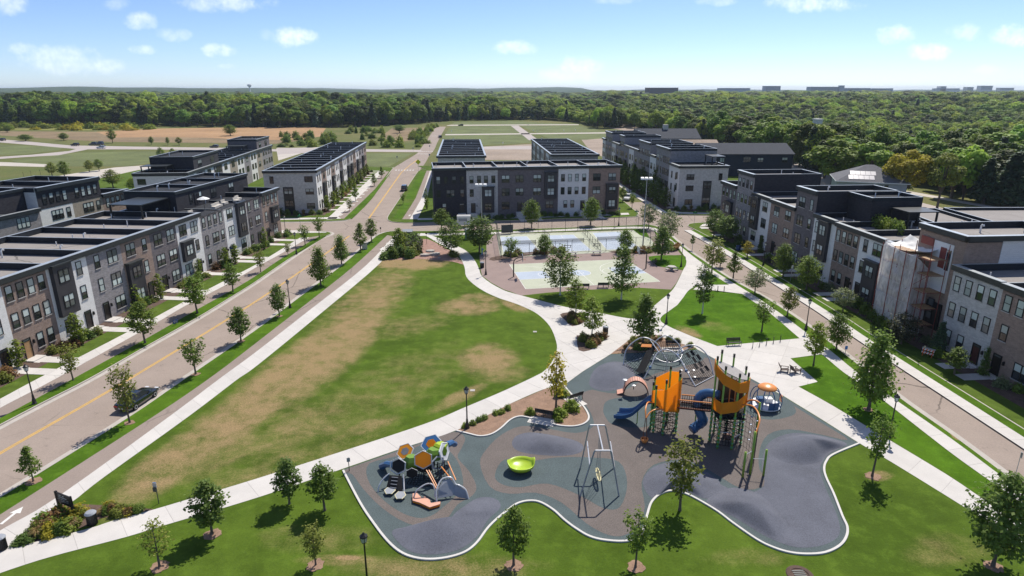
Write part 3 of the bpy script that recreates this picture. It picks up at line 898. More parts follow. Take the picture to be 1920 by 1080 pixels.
sheet('planter_bed', W([(25, 1022), (60, 985), (108, 948), (150, 945), (225, 950), (290, 955), (220, 973), (219, 966), (190, 972), (163, 986), (100, 1006), (30, 1027)]), 0.022, M['mulch'])
for ring in ([(920, 483), (975, 474), (1058, 469), (1060, 474), (1000, 478), (960, 484), (925, 489)], [(1140, 472), (1200, 466), (1240, 468), (1230, 474), (1180, 476)]):
 sheet('court_planting_bed', smooth(W(ring), 2, True), 0.02, M['mulch'])

# ---- rubber playground surface
M['rubber_brown'] = pm('brown grey rubber', (0.138, 0.118, 0.108), 0.95, 0.12, 0.5, fine=0.4, fscale=11, bump=0.4)
M['rubber_teal'] = pm('teal grey rubber', (0.080, 0.104, 0.108), 0.95, 0.14, 0.5, fine=0.4, fscale=11, bump=0.4)
M['rubber_blue'] = pm('blue grey rubber', (0.108, 0.114, 0.140), 0.95, 0.16, 0.5, fine=0.28, fscale=10, bump=0.4)
PLAY = smooth(W([(643.5, 883), (675, 943), (700, 981), (728, 1016.6), (756, 1039), (791, 1049), (830, 1048), (868.6, 1037.7), (893, 1020), (914, 992), (932, 974), (953, 957), (970.6, 945),
    (992, 940), (1013, 942.7), (1037.5, 957), (1058.6, 976), (1080, 992), (1104, 1006), (1129, 1013), (1165, 1016), (1192, 1011), (1206, 995), (1213, 968), (1222, 942), (1240, 926), (1262, 921),
    (1290, 928), (1340, 956), (1375, 982), (1420, 1013), (1451, 1028), (1481.5, 1037), (1514, 1040), (1547, 1037), (1573, 1025), (1586, 1009), (1588.5, 990), (1579, 968), (1563, 927),
    (1549, 897), (1545, 880), (1549, 866), (1562, 853), (1611, 832)]), 5)
edge2 = W([(1540, 787), (1468, 743), (1421, 717.5), (1307, 655.5), (1220, 660.5), (1145, 664.5), (1092, 697.5), (1062, 719.5)])
sheet('playground_surface', PLAY + edge2 + bedk[1:] + W([(750, 843), (643.5, 880.5)]), 0.008, M['rubber_teal'])
kerb_ring('playground_kerb', PLAY)
B1 = [(645, 882), (700, 862), (800, 828), (851, 810), (872, 821), (865, 841), (858, 858), (879, 883), (893, 911), (886, 929), (858, 946), (837, 974), (809, 988), (763, 981), (717, 953), (682, 918), (661, 890)]
sheet('rubber_band', smooth(W(B1), 3, True), 0.012, M['rubber_brown'])
B1i = [(693, 869), (745, 855), (809, 827), (837, 841), (858, 865), (868, 897), (865, 918), (837, 946), (809, 967), (781, 971), (745, 957), (710, 929), (689, 897)]
sheet('rubber_island', smooth(W(B1i), 3, True), 0.016, M['rubber_teal'])
B2 = [(900, 869), (911, 844), (939, 816), (978, 799), (1027, 804), (1080, 812), (1112, 800), (1108, 775), (1093, 752), (1092, 738), (1110, 731), (1130, 735), (1165, 735), (1230, 700), (1310, 680), (1330, 672),
 (1421, 721), (1540, 793), (1590, 825), (1540, 815), (1480, 805), (1440, 815), (1424, 845), (1424, 880), (1440, 905), (1395, 918), (1330, 882), (1280, 862), (1225, 872), (1203, 905), (1209, 950), (1196, 985), (1170, 1004),
 (1140, 1003), (1100, 982), (1052, 942), (1004, 924), (955, 926), (918, 912)]
sheet('rubber_band', smooth(W(B2), 3, True), 0.012, M['rubber_brown'])
for isl in ([(928, 890), (946, 862), (992, 865), (1044, 858), (1108, 858), (1160, 866), (1176, 905), (1163, 950), (1132, 953), (1087, 929), (1027, 907), (974, 914), (939, 907)],
   [(1131, 768), (1142, 750), (1196, 744), (1232, 760), (1222, 795), (1190, 802), (1150, 796), (1137, 785)],
   [(1398, 772), (1412, 744), (1462, 742), (1490, 764), (1486, 779), (1440, 787)]):
 sheet('rubber_island', smooth(W(isl), 4, True), 0.016, M['rubber_teal'])
big = [(1436, 838), (1462, 818), (1500, 812), (1550, 822), (1585, 834), (1556, 850), (1541, 868), (1538, 885), (1548, 915), (1568, 962), (1575, 990), (1570, 1008), (1545, 1022), (1510, 1027), (1478, 1023), (1430, 1003), (1380, 970), (1330, 935), (1300, 915), (1330, 900), (1390, 925), (1432, 912), (1428, 880)]
sheet('rubber_island', smooth(W(big), 3, True), 0.016, M['rubber_blue'])

def mound(pts, h, nr=14, core=0.0, mat='rubber_blue', wrinkle=0.04):
 """smooth rubber hill over a surveyed outline, highest along its spine"""
 out = smooth(W(pts), 6, True)
 n = len(out)
 cx, cyy = sum(p[0] for p in out) / n, sum(p[1] for p in out) / n
 mb = MB()
 for i in range(nr + 1):
  r = 1 - i / nr
  z = h * (1 - r * r) ** 1.6
  for k, p in enumerate(out):
   mb.v.append((cx + (p[0] - cx) * r, cyy + (p[1] - cyy) * r, 0.018 + z))
 for i in range(nr):
  for k in range(n):
   a, b = i * n + k, i * n + (k + 1) % n
   mb.f.append((a, b, b + n, a + n))
   mb.m.append(0)
 o = mb.build('rubber_mound', M[mat], sm=True)
 o['kind'] = 'structure'
mound([(960, 832), (968, 818), (995, 811), (1040, 817), (1080, 827), (1094, 838), (1085, 850), (1050, 855), (1000, 852), (970, 845)], 0.6)
mound([(735, 1000), (755, 990), (800, 998), (840, 985), (870, 950), (900, 933), (930, 936), (938, 952), (915, 975), (895, 1005), (862, 1030), (810, 1040), (765, 1032)], 0.75)
mound([(1105, 715), (1118, 690), (1150, 678), (1180, 685), (1190, 705), (1175, 725), (1140, 733), (1112, 728)], 0.8)
mound([(1446, 842), (1470, 820), (1515, 814), (1560, 822), (1588, 834), (1552, 848), (1538, 866), (1500, 872), (1460, 862)], 1.0)
mound([(1325, 940), (1370, 915), (1420, 925), (1450, 950), (1475, 985), (1465, 1015), (1430, 1002), (1380, 972)], 0.8)
mound([(1205, 905), (1225, 876), (1270, 866), (1310, 878), (1350, 905), (1330, 935), (1290, 924), (1255, 918), (1225, 935)], 0.7)

# ---- far ground: fields, lots, roads
M['tan_field'] = pm('dry tan field', (0.335, 0.205, 0.105), 1.0, 0.22, 0.03, fine=0.18, fscale=0.4)
M['brown_field'] = pm('dry brown meadow', (0.205, 0.150, 0.085), 1.0, 0.30, 0.04, fine=0.25, fscale=0.5)
M['lot_grass'] = pm('rough lot grass', (0.120, 0.140, 0.050), 1.0, 0.30, 0.06, fine=0.2, fscale=0.8)
M['tall_weed'] = pm('yellow green weeds', (0.190, 0.190, 0.045), 1.0, 0.30, 0.05, fine=0.3, fscale=0.6)
M['far_road'] = pm('pale grey road', (0.39, 0.345, 0.32), 0.95, 0.08, 0.1)
M['far_road_light'] = pm('pale concrete path', (0.46, 0.42, 0.37), 0.95, 0.08, 0.1)
M['bare_soil'] = pm('bare soil', (0.30, 0.24, 0.19), 1.0, 0.2, 0.06, fine=0.2, fscale=0.7)
zf = -0.12
def far(name, pts, mat, z=zf):
 return sheet(name, W(pts, z), z, M[mat])
far('dry_field', [(180, 247), (300, 241), (420, 238.5), (560, 238.5), (612, 239), (600, 256), (560, 263), (470, 262), (380, 258), (290, 257), (210, 258)], 'tan_field', -0.115)
far('dry_field', [(0, 246), (180, 247), (210, 258), (290, 257), (380, 258), (470, 262), (560, 263), (530, 270), (380, 268), (200, 266), (60, 258), (0, 254)], 'brown_field', -0.115)
far('weed_field', [(-60, 228), (250, 226.5), (290, 238), (180, 244), (0, 244), (-60, 244)], 'tall_weed', -0.11)
far('dry_field', [(735, 240), (790, 236.5), (800, 240), (775, 262), (740, 268), (715, 256)], 'brown_field', -0.115)
far('left_road', [(-80, 257), (0, 261), (60, 266), (130, 272.5), (260, 275), (420, 277), (520, 280), (520, 284), (420, 281.5), (260, 280), (150, 280), (60, 272), (0, 267), (-80, 264)], 'far_road', -0.10)
far('left_road', [(-60, 296.5), (0, 294), (60, 290), (130, 283), (150, 277), (165, 280), (110, 291), (40, 295), (0, 298), (-60, 301)], 'far_road', -0.095)
far('left_lot', [(-60, 270), (0, 271), (120, 276), (110, 282), (60, 288), (0, 291), (-60, 293)], 'lot_grass', -0.105)
far('left_lot', [(20, 300), (150, 286), (250, 283.5), (300, 284), (320, 300), (240, 312), (120, 312), (30, 305)], 'lot_grass', -0.105)
far('left_path', [(-60, 302), (20, 304.5), (88, 308), (88, 313), (0, 311), (-60, 308)], 'far_road_light', -0.10)
far('left_path', [(-40, 344), (60, 338), (140, 325), (215, 314), (300, 308), (330, 311), (290, 330), (230, 345), (180, 360), (120, 340), (40, 347), (-40, 354)], 'far_road_light', -0.10)
far('left_road', [(520, 277), (640, 279), (760, 280.5), (790, 281), (790, 285), (760, 285), (620, 284), (520, 290)], 'far_road', -0.09)
far('left_road', [(518, 278), (600, 276), (560, 289), (522, 301)], 'far_road_light', -0.095)
far('right_lot', [(682, 287), (775, 287), (730, 312), (682, 312)], 'lot_grass', -0.11)
n_l = [(650, 415), (690, 378), (733, 320), (752, 306), (780, 289), (787, 281), (800, 263), (817.5, 237.5)]
n_r = [(735, 415), (744, 390), (782, 326), (797, 306), (806, 290), (814, 281), (822, 263), (836, 237.5)]
ribbon('north_road', smooth(W(n_l, -0.108), 4), smooth(W(n_r, -0.108), 4), -0.108, M['asphalt'])
for (a, b) in (((783, 288.5), (802, 288.5)), ((786, 284), (812, 284)), ((740, 319), (778, 318.5)), ((806, 255), (826, 255))):
 (xa, ya), (xb, yb) = G(*a, -0.1), G(*b, -0.1)
 for i in range(7):
  x = xa + (xb - xa) * (i + 0.25) / 7
  sheet('crosswalk_bar', [(x, ya - 0.9), (x + (xb - xa) / 14, ya - 0.9), (x + (xb - xa) / 14, ya + 0.9), (x, ya + 0.9)], -0.099, M['white_paint'])
far('side_walk_far', [(735, 314), (640, 313), (640, 316), (735, 317)], 'far_road_light', -0.02 - 0.09)
for lot in ([(845, 236.5), (964, 235.5), (980, 250), (835, 251.5)], [(832, 253.5), (985, 252.5), (997, 268), (905, 272), (900, 263), (826, 262)], [(976, 236), (1085, 235), (1145, 248), (1010, 250.5)], [(1012, 252), (1145, 250), (1145, 258), (1100, 262), (1035, 262)],
   [(852, 229), (960, 227), (1030, 231), (1080, 233), (975, 234), (845, 234.5)]):
 far('grass_lot', lot, 'lot_grass', -0.115)
far('bare_lot', [(905, 275), (1000, 270), (1000, 300), (880, 300)], 'bare_soil', -0.115)
far('bare_lot', [(1085, 255), (1145, 250), (1150, 300), (1118, 290), (1100, 275)], 'bare_soil', -0.118)
far('lot_road', [(958, 236), (972, 235.5), (1009, 262), (992, 263)], 'far_road', -0.10)
far('lot_road', [(835, 251.5), (1150, 248), (1150, 250), (835, 253.5)], 'far_road_light', -0.10)
far('lot_road', [(838, 234), (1085, 233), (1085, 234.5), (838, 235.8)], 'far_road_light', -0.10)
far('lot_road', [(905, 275), (1000, 273.5), (1000, 280), (905, 280)], 'far_road', -0.10)
far('lot_road', [(1165, 232), (1190, 236), (1215, 246), (1245, 262), (1225, 262), (1180, 246), (1140, 240)], 'bare_soil', -0.10)
# the road and park grass behind the right-hand houses
far('right_road', [(1470, 297), (1540, 322), (1660, 352), (1720, 378), (1800, 398), (1960, 430), (1960, 442), (1780, 415), (1690, 390), (1600, 368), (1500, 335), (1455, 318)], 'far_road', -0.10)
far('right_path', [(1480, 312), (1560, 327), (1670, 352), (1820, 379), (1960, 403), (1960, 406), (1815, 383), (1665, 356), (1555, 330.5), (1480, 315)], 'far_road_light', -0.08)

# ---- the air between: thin even haze round everything, sky outside
hz = MB().box(-12600, 12600, -12600, 12600, -22, 66).build('haze', [])
mt = bpy.data.materials.new('haze')
mt.use_nodes = True
t = NT(mt.node_tree)
pv = t.n('ShaderNodeVolumePrincipled')
pv.inputs['Color'].default_value = (0.72, 0.85, 1.0, 1)
pv.inputs['Density'].default_value = 0.00007
pv.inputs['Anisotropy'].default_value = 0.2
ho = t.n('ShaderNodeOutputMaterial')
t.t.links.new(pv.outputs[0], ho.inputs['Volume'])
hz.data.materials.append(mt)
hz['kind'] = 'stuff'

# ================================================================== TOWNHOUSES
ORD = ['first', 'second', 'third', 'fourth', 'fifth', 'sixth', 'seventh', 'eighth', 'ninth', 'tenth', 'eleventh', 'twelfth', 'thirteenth', 'fourteenth', 'fifteenth']
# local frame of a row: x along the facade (left to right seen from the street), -y outwards, z up
WIN = {}
def win_meshes(w, h, mull):
 key = (w, h, mull)
 if key in WIN:
  return WIN[key]
 t, d = 0.085, 0.07
 fr = MB()
 fr.box(-w / 2, -w / 2 + t, -d, 0.02, 0, h).box(w / 2 - t, w / 2, -d, 0.02, 0, h)
 fr.box(-w / 2 + t, w / 2 - t, -d, 0.02, h - t, h).box(-w / 2 + t, w / 2 - t, -d, 0.02, 0, t)
 fr.box(-w / 2 + t, w / 2 - t, -d + 0.012, 0.02, h / 2 - 0.035, h / 2 + 0.035)
 for k in range(1, mull):
  x = -w / 2 + w * k / mull
  fr.box(x - 0.07, x + 0.07, -d - 0.004, 0.02, t, h - t)
 f = fr.mesh('window', M['frame'])
 up = MB().box(-w / 2 + t, w / 2 - t, -0.03, 0.0, h / 2 + 0.035, h - t)
 lo = MB().box(-w / 2 + t, w / 2 - t, -0.03, 0.0, t, h / 2 - 0.035)
 ups = [up.mesh('pane', M[k]) for k in ('glass_blind', 'glass_mid', 'glass_dark')]
 los = [lo.mesh('pane', M[k]) for k in ('glass_blind', 'glass_mid', 'glass_dark')]
 sl = MB().box(-w / 2 - 0.08, w / 2 + 0.08, -0.10, 0.0, -0.11, -0.003).mesh('sill', M['sill'])
 WIN[key] = (f, ups, los, sl)
 return WIN[key]

WRNG = random.Random(11)
def window(parent, kind, x, z, y=0.0, rz=0.0, sill=True, bright=0.5, h=None, w=None):
 ww, hh, mull = {'s': (0.98, 1.85, 1), 'd': (2.0, 1.85, 2), 't': (2.7, 1.85, 3), 'q': (1.75, 1.7, 2), 'b': (1.6, 2.0, 1), 'w': (2.1, 1.5, 2)}[kind]
 f, ups, los, sl = win_meshes(w or ww, h or hh, mull)
 o = link('window', f, parent, (x, y - 0.002, z), rz)
 r = WRNG.random()
 a = 0 if r < bright else (1 if r < bright + 0.25 else 2)
 b = 2 if (a != 0 or WRNG.random() < 0.7) else (1 if WRNG.random() < 0.6 else 0)
 if WRNG.random() < 0.12 * bright * 2:
  b = 0
 link('pane', ups[a], o)
 link('pane', los[b], o)
 if sill:
  link('sill', sl, o)
 return o

DOORM = {}
def door(parent, x, z, mat='door', y=0.0, rz=0.0, w=1.15, h=2.45, step=True, lamp=True):
 key = (mat, w, h)
 if key not in DOORM:
  lf = MB().box(-w / 2 + 0.1, w / 2 - 0.1, -0.03, 0.02, 0, h - 0.32).mesh('leaf', M[mat])
  fr = MB().box(-w / 2, -w / 2 + 0.1, -0.10, 0.02, 0, h).box(w / 2 - 0.1, w / 2, -0.10, 0.02, 0, h).box(-w / 2 + 0.1, w / 2 - 0.1, -0.10, 0.02, h - 0.1, h)
  fr.box(-w / 2 + 0.1, w / 2 - 0.1, -0.06, 0.02, h - 0.36, h - 0.3)
  tr = MB().box(-w / 2 + 0.1, w / 2 - 0.1, -0.025, 0.02, h - 0.3, h - 0.1).mesh('pane', M['glass_mid'])
  DOORM[key] = (fr.mesh('door', M['frame']), lf, tr)
 d, lf, tr = DOORM[key]
 o = link('door', d, parent, (x, y - 0.003, z), rz)
 link('leaf', lf, o)
 link('pane', tr, o)
 if lamp:
  if 'lamp' not in DOORM:
   DOORM['lamp'] = MB().box(-0.09, 0.09, -0.2, 0, -0.2, 0.2).box(-0.05, 0.05, -0.12, 0, 0.2, 0.26).mesh('wall_lamp', M['black_iron'])
  s, c = math.sin(rz), math.cos(rz)
  link('wall_lamp', DOORM['lamp'], parent, (x + 0.95 * c, y + 0.95 * s, z + 1.75), rz)
 return o

def bay(parent, x0, x1, z0, z1, wins, proj=0.55, mat='metal_dark', cap=True, kind='q', bright=0.5):
 o = MB().box(x0, x1, -proj, 0.0, z0, z1).build('bay_window', M[mat], parent)
 if cap:
  MB().box(x0 - 0.18, x1 + 0.18, -proj - 0.25, -0.002, z1 + 0.003, z1 + 0.16).build('bay_roof', M['fascia'], o)
 for z in wins:
  window(o, kind, (x0 + x1) / 2, z, -proj, sill=False, bright=bright)
 return o

# facade layouts: (kind, floor, centre as a share of the width); floors 1..4
LAY = {
 'four':  ['s3.13', 's3.37', 's3.61', 's3.85', 's2.13', 's2.37', 's2.61', 's2.85', 'D1.24', 's1.55', 's1.80'],
 'fourR': ['s3.13', 's3.37', 's3.61', 's3.85', 's2.13', 's2.37', 's2.61', 's2.85', 's1.17', 's1.44', 'D1.78'],
 'bayL':  ['B23.30', 's3.78', 's2.78', 'd1.32', 'D1.76'],
 'gray':  ['s3.27', 'd3.72', 's2.27', 'd2.72', 'D1.28', 'd1.72'],
 'brownD': ['d3.30', 's3.78', 'B12.28', 's2.74', 'D1.76'],
 'dd':    ['d3.28', 'd3.76', 'd2.28', 'd2.76', 'D1.30', 'd1.74'],
 'ddL':   ['d3.26', 'd3.72', 'd2.26', 'd2.72', 'd1.26', 'D1.72'],
 'bay2':  ['d3.26', 'd3.72', 'B22.30', 's2.76', 'd1.28', 'D1.74'],
 'grayG': ['s3.13', 's3.37', 's3.61', 's3.85', 's2.18', 'd2.55', 's2.85', 's1.18', 's1.55', 'D1.86'],
 'whiteR': ['d3.24', 'd2.24', 'D1.18', 'B23.68', 'd1.70'],
 'grayI': ['s3.18', 'd3.66', 's2.18', 'd2.66', 's1.16', 'D1.62'],
 'brownJ': ['s3.14', 's3.38', 's3.62', 's3.86', 's2.20', 'B22.64', 'D1.20', 'd1.66'],
 'sd':    ['d3.30', 's3.78', 'd2.30', 's2.78', 'd1.30', 'D1.78'],
 'sd4':   ['d4.30', 's4.78', 'd3.30', 's3.78', 'd2.30', 's2.78', 'd1.28', 'D1.74'],
 'four4': ['s4.13', 's4.37', 's4.61', 's4.85', 's3.13', 's3.37', 's3.61', 's3.85', 's2.13', 's2.37', 's2.61', 's2.85', 'D1.14', 's1.45', 's1.72'],
 'bayC':  ['B23.55', 's3.16', 's2.16', 'd1.55', 'D1.17'],
 'bayR12': ['s3.25', 'd3.70', 's2.22', 'B12.66', 'D1.20'],
 'darkBayL': ['B23.25', 'd3.72', 'd2.72', 'd1.25', 'D1.72'],
 'two':   ['s3.30', 's3.68', 's2.30', 's2.68', 's1.30', 'D1.70'],
 'two_b': ['d3.50', 'B12.34', 's2.76', 'D1.78'],
 'topfour': ['s4.20', 's4.40', 's4.60', 's4.80', 't3.5', 's3.84', 's2.3', 's2.7'],
 'low4':  ['t3.45', 't2.45'],
 'low4b': ['s3.20', 's3.40', 's3.60', 's3.80', 'd2.5'],
 'bare': [],
 'D1':    ['s3.14', 's3.37', 's3.62', 's3.86', 's2.14', 'd2.50', 's2.86', 's1.3', 'D1.84'],
 'Cw':    ['s3.16', 's3.40', 's3.62', 's3.86', 's2.16', 'B12.68', 'D1.20'],
 'Cbay':  ['d3.30', 'B23.74', 'd2.30', 'd1.72', 'D1.25'],
 'C4':    ['s3.15', 's3.38', 's3.61', 's3.85', 's2.15', 's2.38', 's2.61', 's2.85', 's1.25', 's1.48', 'D1.82'],
 'CbayR': ['d3.26', 'd3.75', 'd2.26', 'B12.75', 'D1.28'],
}
FZ = {1: 0.75, 2: 4.15, 3: 7.45, 4: 10.75}
COPING = 0.10

def unit_roof(row, x0, x1, y0, y1, h, dk='deck', pw=0.22, left=True, right=True, recess=0.85, vents=2, seed=0):
 """parapet round one roof compartment: membrane inside, light coping on top"""
 rnd = random.Random(seed)
 mb = MB()
 zd = h - recess
 mb.box(x0, x1, y0, y0 + pw, zd, h - 0.004).box(x0, x1, y1 - pw, y1, zd, h - 0.004)
 if left:
  mb.box(x0, x0 + pw, y0 + pw, y1 - pw, zd, h - 0.006)
 if right:
  mb.box(x1 - pw, x1, y0 + pw, y1 - pw, zd, h - 0.006)
 p = mb.build('parapet', M['membrane'], row)
 cp = MB()
 cp.box(x0, x1, y1 - pw - 0.04, y1 + 0.05, h - 0.001, h + 0.05)
 if left:
  cp.box(x0 - 0.03, x0 + pw * 0.7, y0 + pw, y1 - pw - 0.043, h - 0.002, h + 0.046)
 if right:
  cp.box(x1 - pw * 0.7, x1 + 0.03, y0 + pw, y1 - pw - 0.043, h - 0.003, h + 0.044)
 cp.build('coping', M['coping'], p)
 MB().box(x0 + (pw if left else 0.0), x1 - (pw if right else 0.0), y0 + pw, y1 - pw, zd + 0.001, zd + 0.03).build('roof_deck', M[dk], row)
 for k in range(vents):
  vx, vy = rnd.uniform(x0 + 1, x1 - 1), rnd.uniform(y0 + 1.5, y1 - 2)
  if rnd.random() < 0.4:
   v = MB().tube([(vx, vy, zd), (vx, vy, zd + 0.9), (vx + 0.12, vy, zd + 1.1), (vx + 0.32, vy, zd + 1.12), (vx + 0.42, vy, zd + 0.95)], 0.11, 6)
  else:
   v = MB().tube([(vx, vy, zd), (vx, vy, zd + rnd.uniform(0.6, 1.1))], 0.08, 6)
  v.build('vent_pipe', M['white_pvc'], row)

def facade(row, x0, x1, lay, z0=0.0, sill=True, dm='door', y=0.0, bright=0.5, lamp=True):
 W_ = x1 - x0
 doors = []
 for tok in LAY[lay]:
  k = tok[0]
  if k == 'B':
   f0, f1 = int(tok[1]), int(tok[2])
   c = x0 + W_ * float('0' + tok[3:])
   hw = 1.55
   zb0 = (FZ[f0] - 0.95 if f0 > 1 else 0.1) + z0
   zb1 = FZ[f1] + 2.35 + z0
   bay(row, c - hw, c + hw, zb0, zb1, [FZ[f] + z0 + 0.05 for f in range(f0, f1 + 1)], bright=bright)
   continue
  fl, c = int(tok[1]), x0 + W_ * float('0' + tok[2:])
  if k == 'D':
   door(row, c, z0 + 0.06, dm, y, lamp=lamp)
   doors.append(c)
  else:
   window(row, k, c, FZ[fl] + z0, y, sill=sill, bright=bright)
 return doors

def cornice(row, x0, x1, h, y=0.0, proj=0.42, hgt=0.62, endl=False, endr=False):
 a = x0 - (proj if endl else 0)
 b = x1 + (proj if endr else 0)
 o = MB().box(a, b, y - proj, y - 0.004, h - hgt, h).build('cornice', M['fascia'], row)
 MB().box(a, b, y - proj - 0.03, y + 0.22, h + 0.004, h + 0.055).build('coping', M['coping'], o)

def make_row(name, label, A, B, units, depth, yard=True, group=None, base=0.0, sill=True, dk='deck', bright=0.5, recess=0.85, lamp=True, vents=2, steps=True):
 """units: (width, brick, layout, height, options)"""
 ang = math.atan2(B[1] - A[1], B[0] - A[0])
 row = thing(name, label, 'building', (A[0], A[1], 0), ang, group)
 x = 0.0
 info = []
 for i, u in enumerate(units):
  wd, bk, lay, h = u[:4]
  op = u[4] if len(u) > 4 else {}
  x0, x1 = x, x + wd
  x = x1
  off = op.get('y', 0.0)
  zt = h - op.get('recess', recess)
  MB().box(x0, x1, off, depth, -0.15, zt).box(x0, x1, off, off + 0.22, zt + 0.0, h - 0.01).build('brick_wall', M[bk], row)
  d = facade(row, x0, x1, lay, base, sill, op.get('door', 'door'), off, bright, lamp)
  for c in d:
   if steps:
    wy = 1.5
    MB().box(c - 0.95, c + 0.95, -1.25, -0.005, -0.1, base + 0.05).box(c - 0.95, c + 0.95, -1.6, -1.25, -0.1, max(0.02, base * 0.66 - 0.06)).box(c - 0.95, c + 0.95, -1.95, -1.6, -0.1, max(0.015, base * 0.33 - 0.05)).build('doorstep', M['concrete'], row)
  if op.get('cornice', True):
   prv = units[i - 1][3] if i else None
   nxt = units[i + 1][3] if i + 1 < len(units) else None
   cornice(row, x0, x1, h, off, endl=op.get('endl', prv is None), endr=op.get('endr', nxt is None))
  if op.get('roof', True):
   unit_roof(row, x0, x1, off, depth, h, dk if 'dk' not in op else op['dk'], left=(i == 0 or units[i - 1][3] < h - 0.3 or True), right=(i == len(units) - 1 or units[i + 1][3] < h - 0.3), seed=i * 7 + len(units), recess=op.get('recess', recess), vents=vents)
  info.append((x0, x1, d))
 return row, info

def penthouse(row, x0, x1, y0, y1, z0, h, bk='brick_black', front=(), side=(), dk='deck_dark', parts=1):
 MB().box(x0, x1, y0, y1, z0, h - 0.6).box(x0, x1, y0, y0 + 0.22, h - 0.6, h - 0.01).build('penthouse_wall', M[bk], row)
 for (k, xx, zz) in front:
  if k == 'D':
   door(row, xx, zz, 'door', y0, w=1.0, h=2.2, lamp=False)
  else:
   window(row, k, xx, zz, y0, sill=False)
 cp = MB().box(x0 - 0.15, x1 + 0.15, y0 - 0.18, y0 - 0.004, h - 0.5, h).build('cornice', M['fascia'], row)
 MB().box(x0 - 0.15, x1 + 0.15, y0 - 0.2, y0 + 0.18, h + 0.003, h + 0.05).build('coping', M['coping'], cp)
 for k in range(parts):
  a, b = x0 + (x1 - x0) * k / parts, x0 + (x1 - x0) * (k + 1) / parts
  unit_roof(row, a, b, y0, y1, h, dk, right=(k == parts - 1), recess=0.6, vents=2, seed=int(x0 * 3 + k))

def pergola(row, x0, x1, y0, y1, z0, h=2.6):
 o = MB().box(x0, x1, y0, y1, z0 + h, z0 + h + 0.16).build('pergola_roof', M['fascia'], row)
 for (px, py) in ((x0 + .2, y0 + .2), (x1 - .2, y0 + .2), (x0 + .2, y1 - .2), (x1 - .2, y1 - .2)):
  MB().box(px - 0.12, px + 0.12, py - 0.12, py + 0.12, z0, z0 + h - 0.003).build('post', M['black_iron'], o)

def at_row(row, x, y, z=0.0):
 a = row.rotation_euler[2]
 return (row.location.x + x * math.cos(a) - y * math.sin(a), row.location.y + x * math.sin(a) + y * math.cos(a), z)

M['cushion'] = pm('pale outdoor cushion', (0.50, 0.47, 0.42), 0.9, 0.1, 4)
M['planter_green'] = M['green_leaf']

# ---- left front row (L1): starts one unit outside the picture
L1A, L1B = (-58.0, 70.0), (-51.8, 140.0)
def along(A, B, s):
 L = math.dist(A, B)
 return (A[0] + (B[0] - A[0]) * s / L, A[1] + (B[1] - A[1]) * s / L)
TH = 'rows of three storey townhouses round the park'
rowL1, infoL1 = make_row('townhouse_row', 'long multicoloured brick townhouse row along the left street, nearest one', along(L1A, L1B, -8.2), L1B, [
 (7.0, 'brick_white', 'bayL', 10.5), (6.5, 'brick_brown', 'four', 10.5, {'door': 'door_oak'}), (6.8, 'brick_white', 'bayL', 10.5), (6.8, 'brick_gray', 'gray', 10.5), (6.6, 'brick_brown', 'brownD', 10.5), (6.8, 'brick_dark', 'dd', 10.5),
 (7.1, 'brick_white', 'bay2', 10.5), (7.9, 'brick_gray', 'grayG', 9.75, {'recess': 0.35, 'cornice': False, 'dk': 'deck_dark'}), (8.6, 'brick_white', 'whiteR', 9.6, {'recess': 0.3, 'cornice': False, 'dk': 'deck_dark'}),
 (6.4, 'brick_dark', 'grayI', 9.75, {'recess': 0.3, 'cornice': False, 'dk': 'deck_dark'}), (8.0, 'brick_brown', 'brownJ', 10.3, {'dk': 'deck_dark'})], 17.5, base=0.1, group=TH, bright=0.75)
penthouse(rowL1, 53.3, 80.3, 7.5, 17.4, 9.3, 13.1, 'brick_black', front=[('s', 58, 10.2), ('D', 59.6, 9.75), ('s', 61.2, 10.2), ('d', 66, 10.2), ('d', 73, 10.2)], parts=3)
pergola(rowL1, 45.0, 53.0, 8.5, 14.5, 9.7, 2.3)
# terrace furniture on the low roofs
for (fx, fy) in ((48.8, 2.2), (50.5, 3.0), (57.5, 2.6), (59.2, 2.8), (62, 3.2), (64.8, 2.2), (67, 3.0)):
 s = MB().box(fx - .75, fx + .75, fy - .4, fy + .4, 9.45, 9.85).box(fx - .75, fx + .75, fy + .28, fy + .45, 9.85, 10.3).mesh('terrace_sofa', M['cushion'])
 tag(link('terrace_sofa', s, None, rowL1.location, rowL1.rotation_euler[2]), 'pale cushioned sofa on the left row roof terrace, %s from the pergola' % ORD[int([48.8, 50.5, 57.5, 59.2, 62, 64.8, 67].index(fx))], 'sofa', 'roof terrace sofas on the left front row')
umb = thing('patio_umbrella', 'white patio umbrella open on the roof terrace of the left row', 'umbrella', at_row(rowL1, 55.6, 3.6, 9.45))
MB().tube([(0, 0, 0), (0, 0, 2.4)], 0.04).build('pole', M['black_iron'], umb)
MB().lathe([(1.15, 2.05), (0.6, 2.32), (0.05, 2.5)], 8).build('canopy', M['white_pvc'], umb)
MB().tube([(63.4, -0.12, 0.2), (63.4, -0.12, 10.2)], 0.07).build('downspout', M['white_pvc'], rowL1)
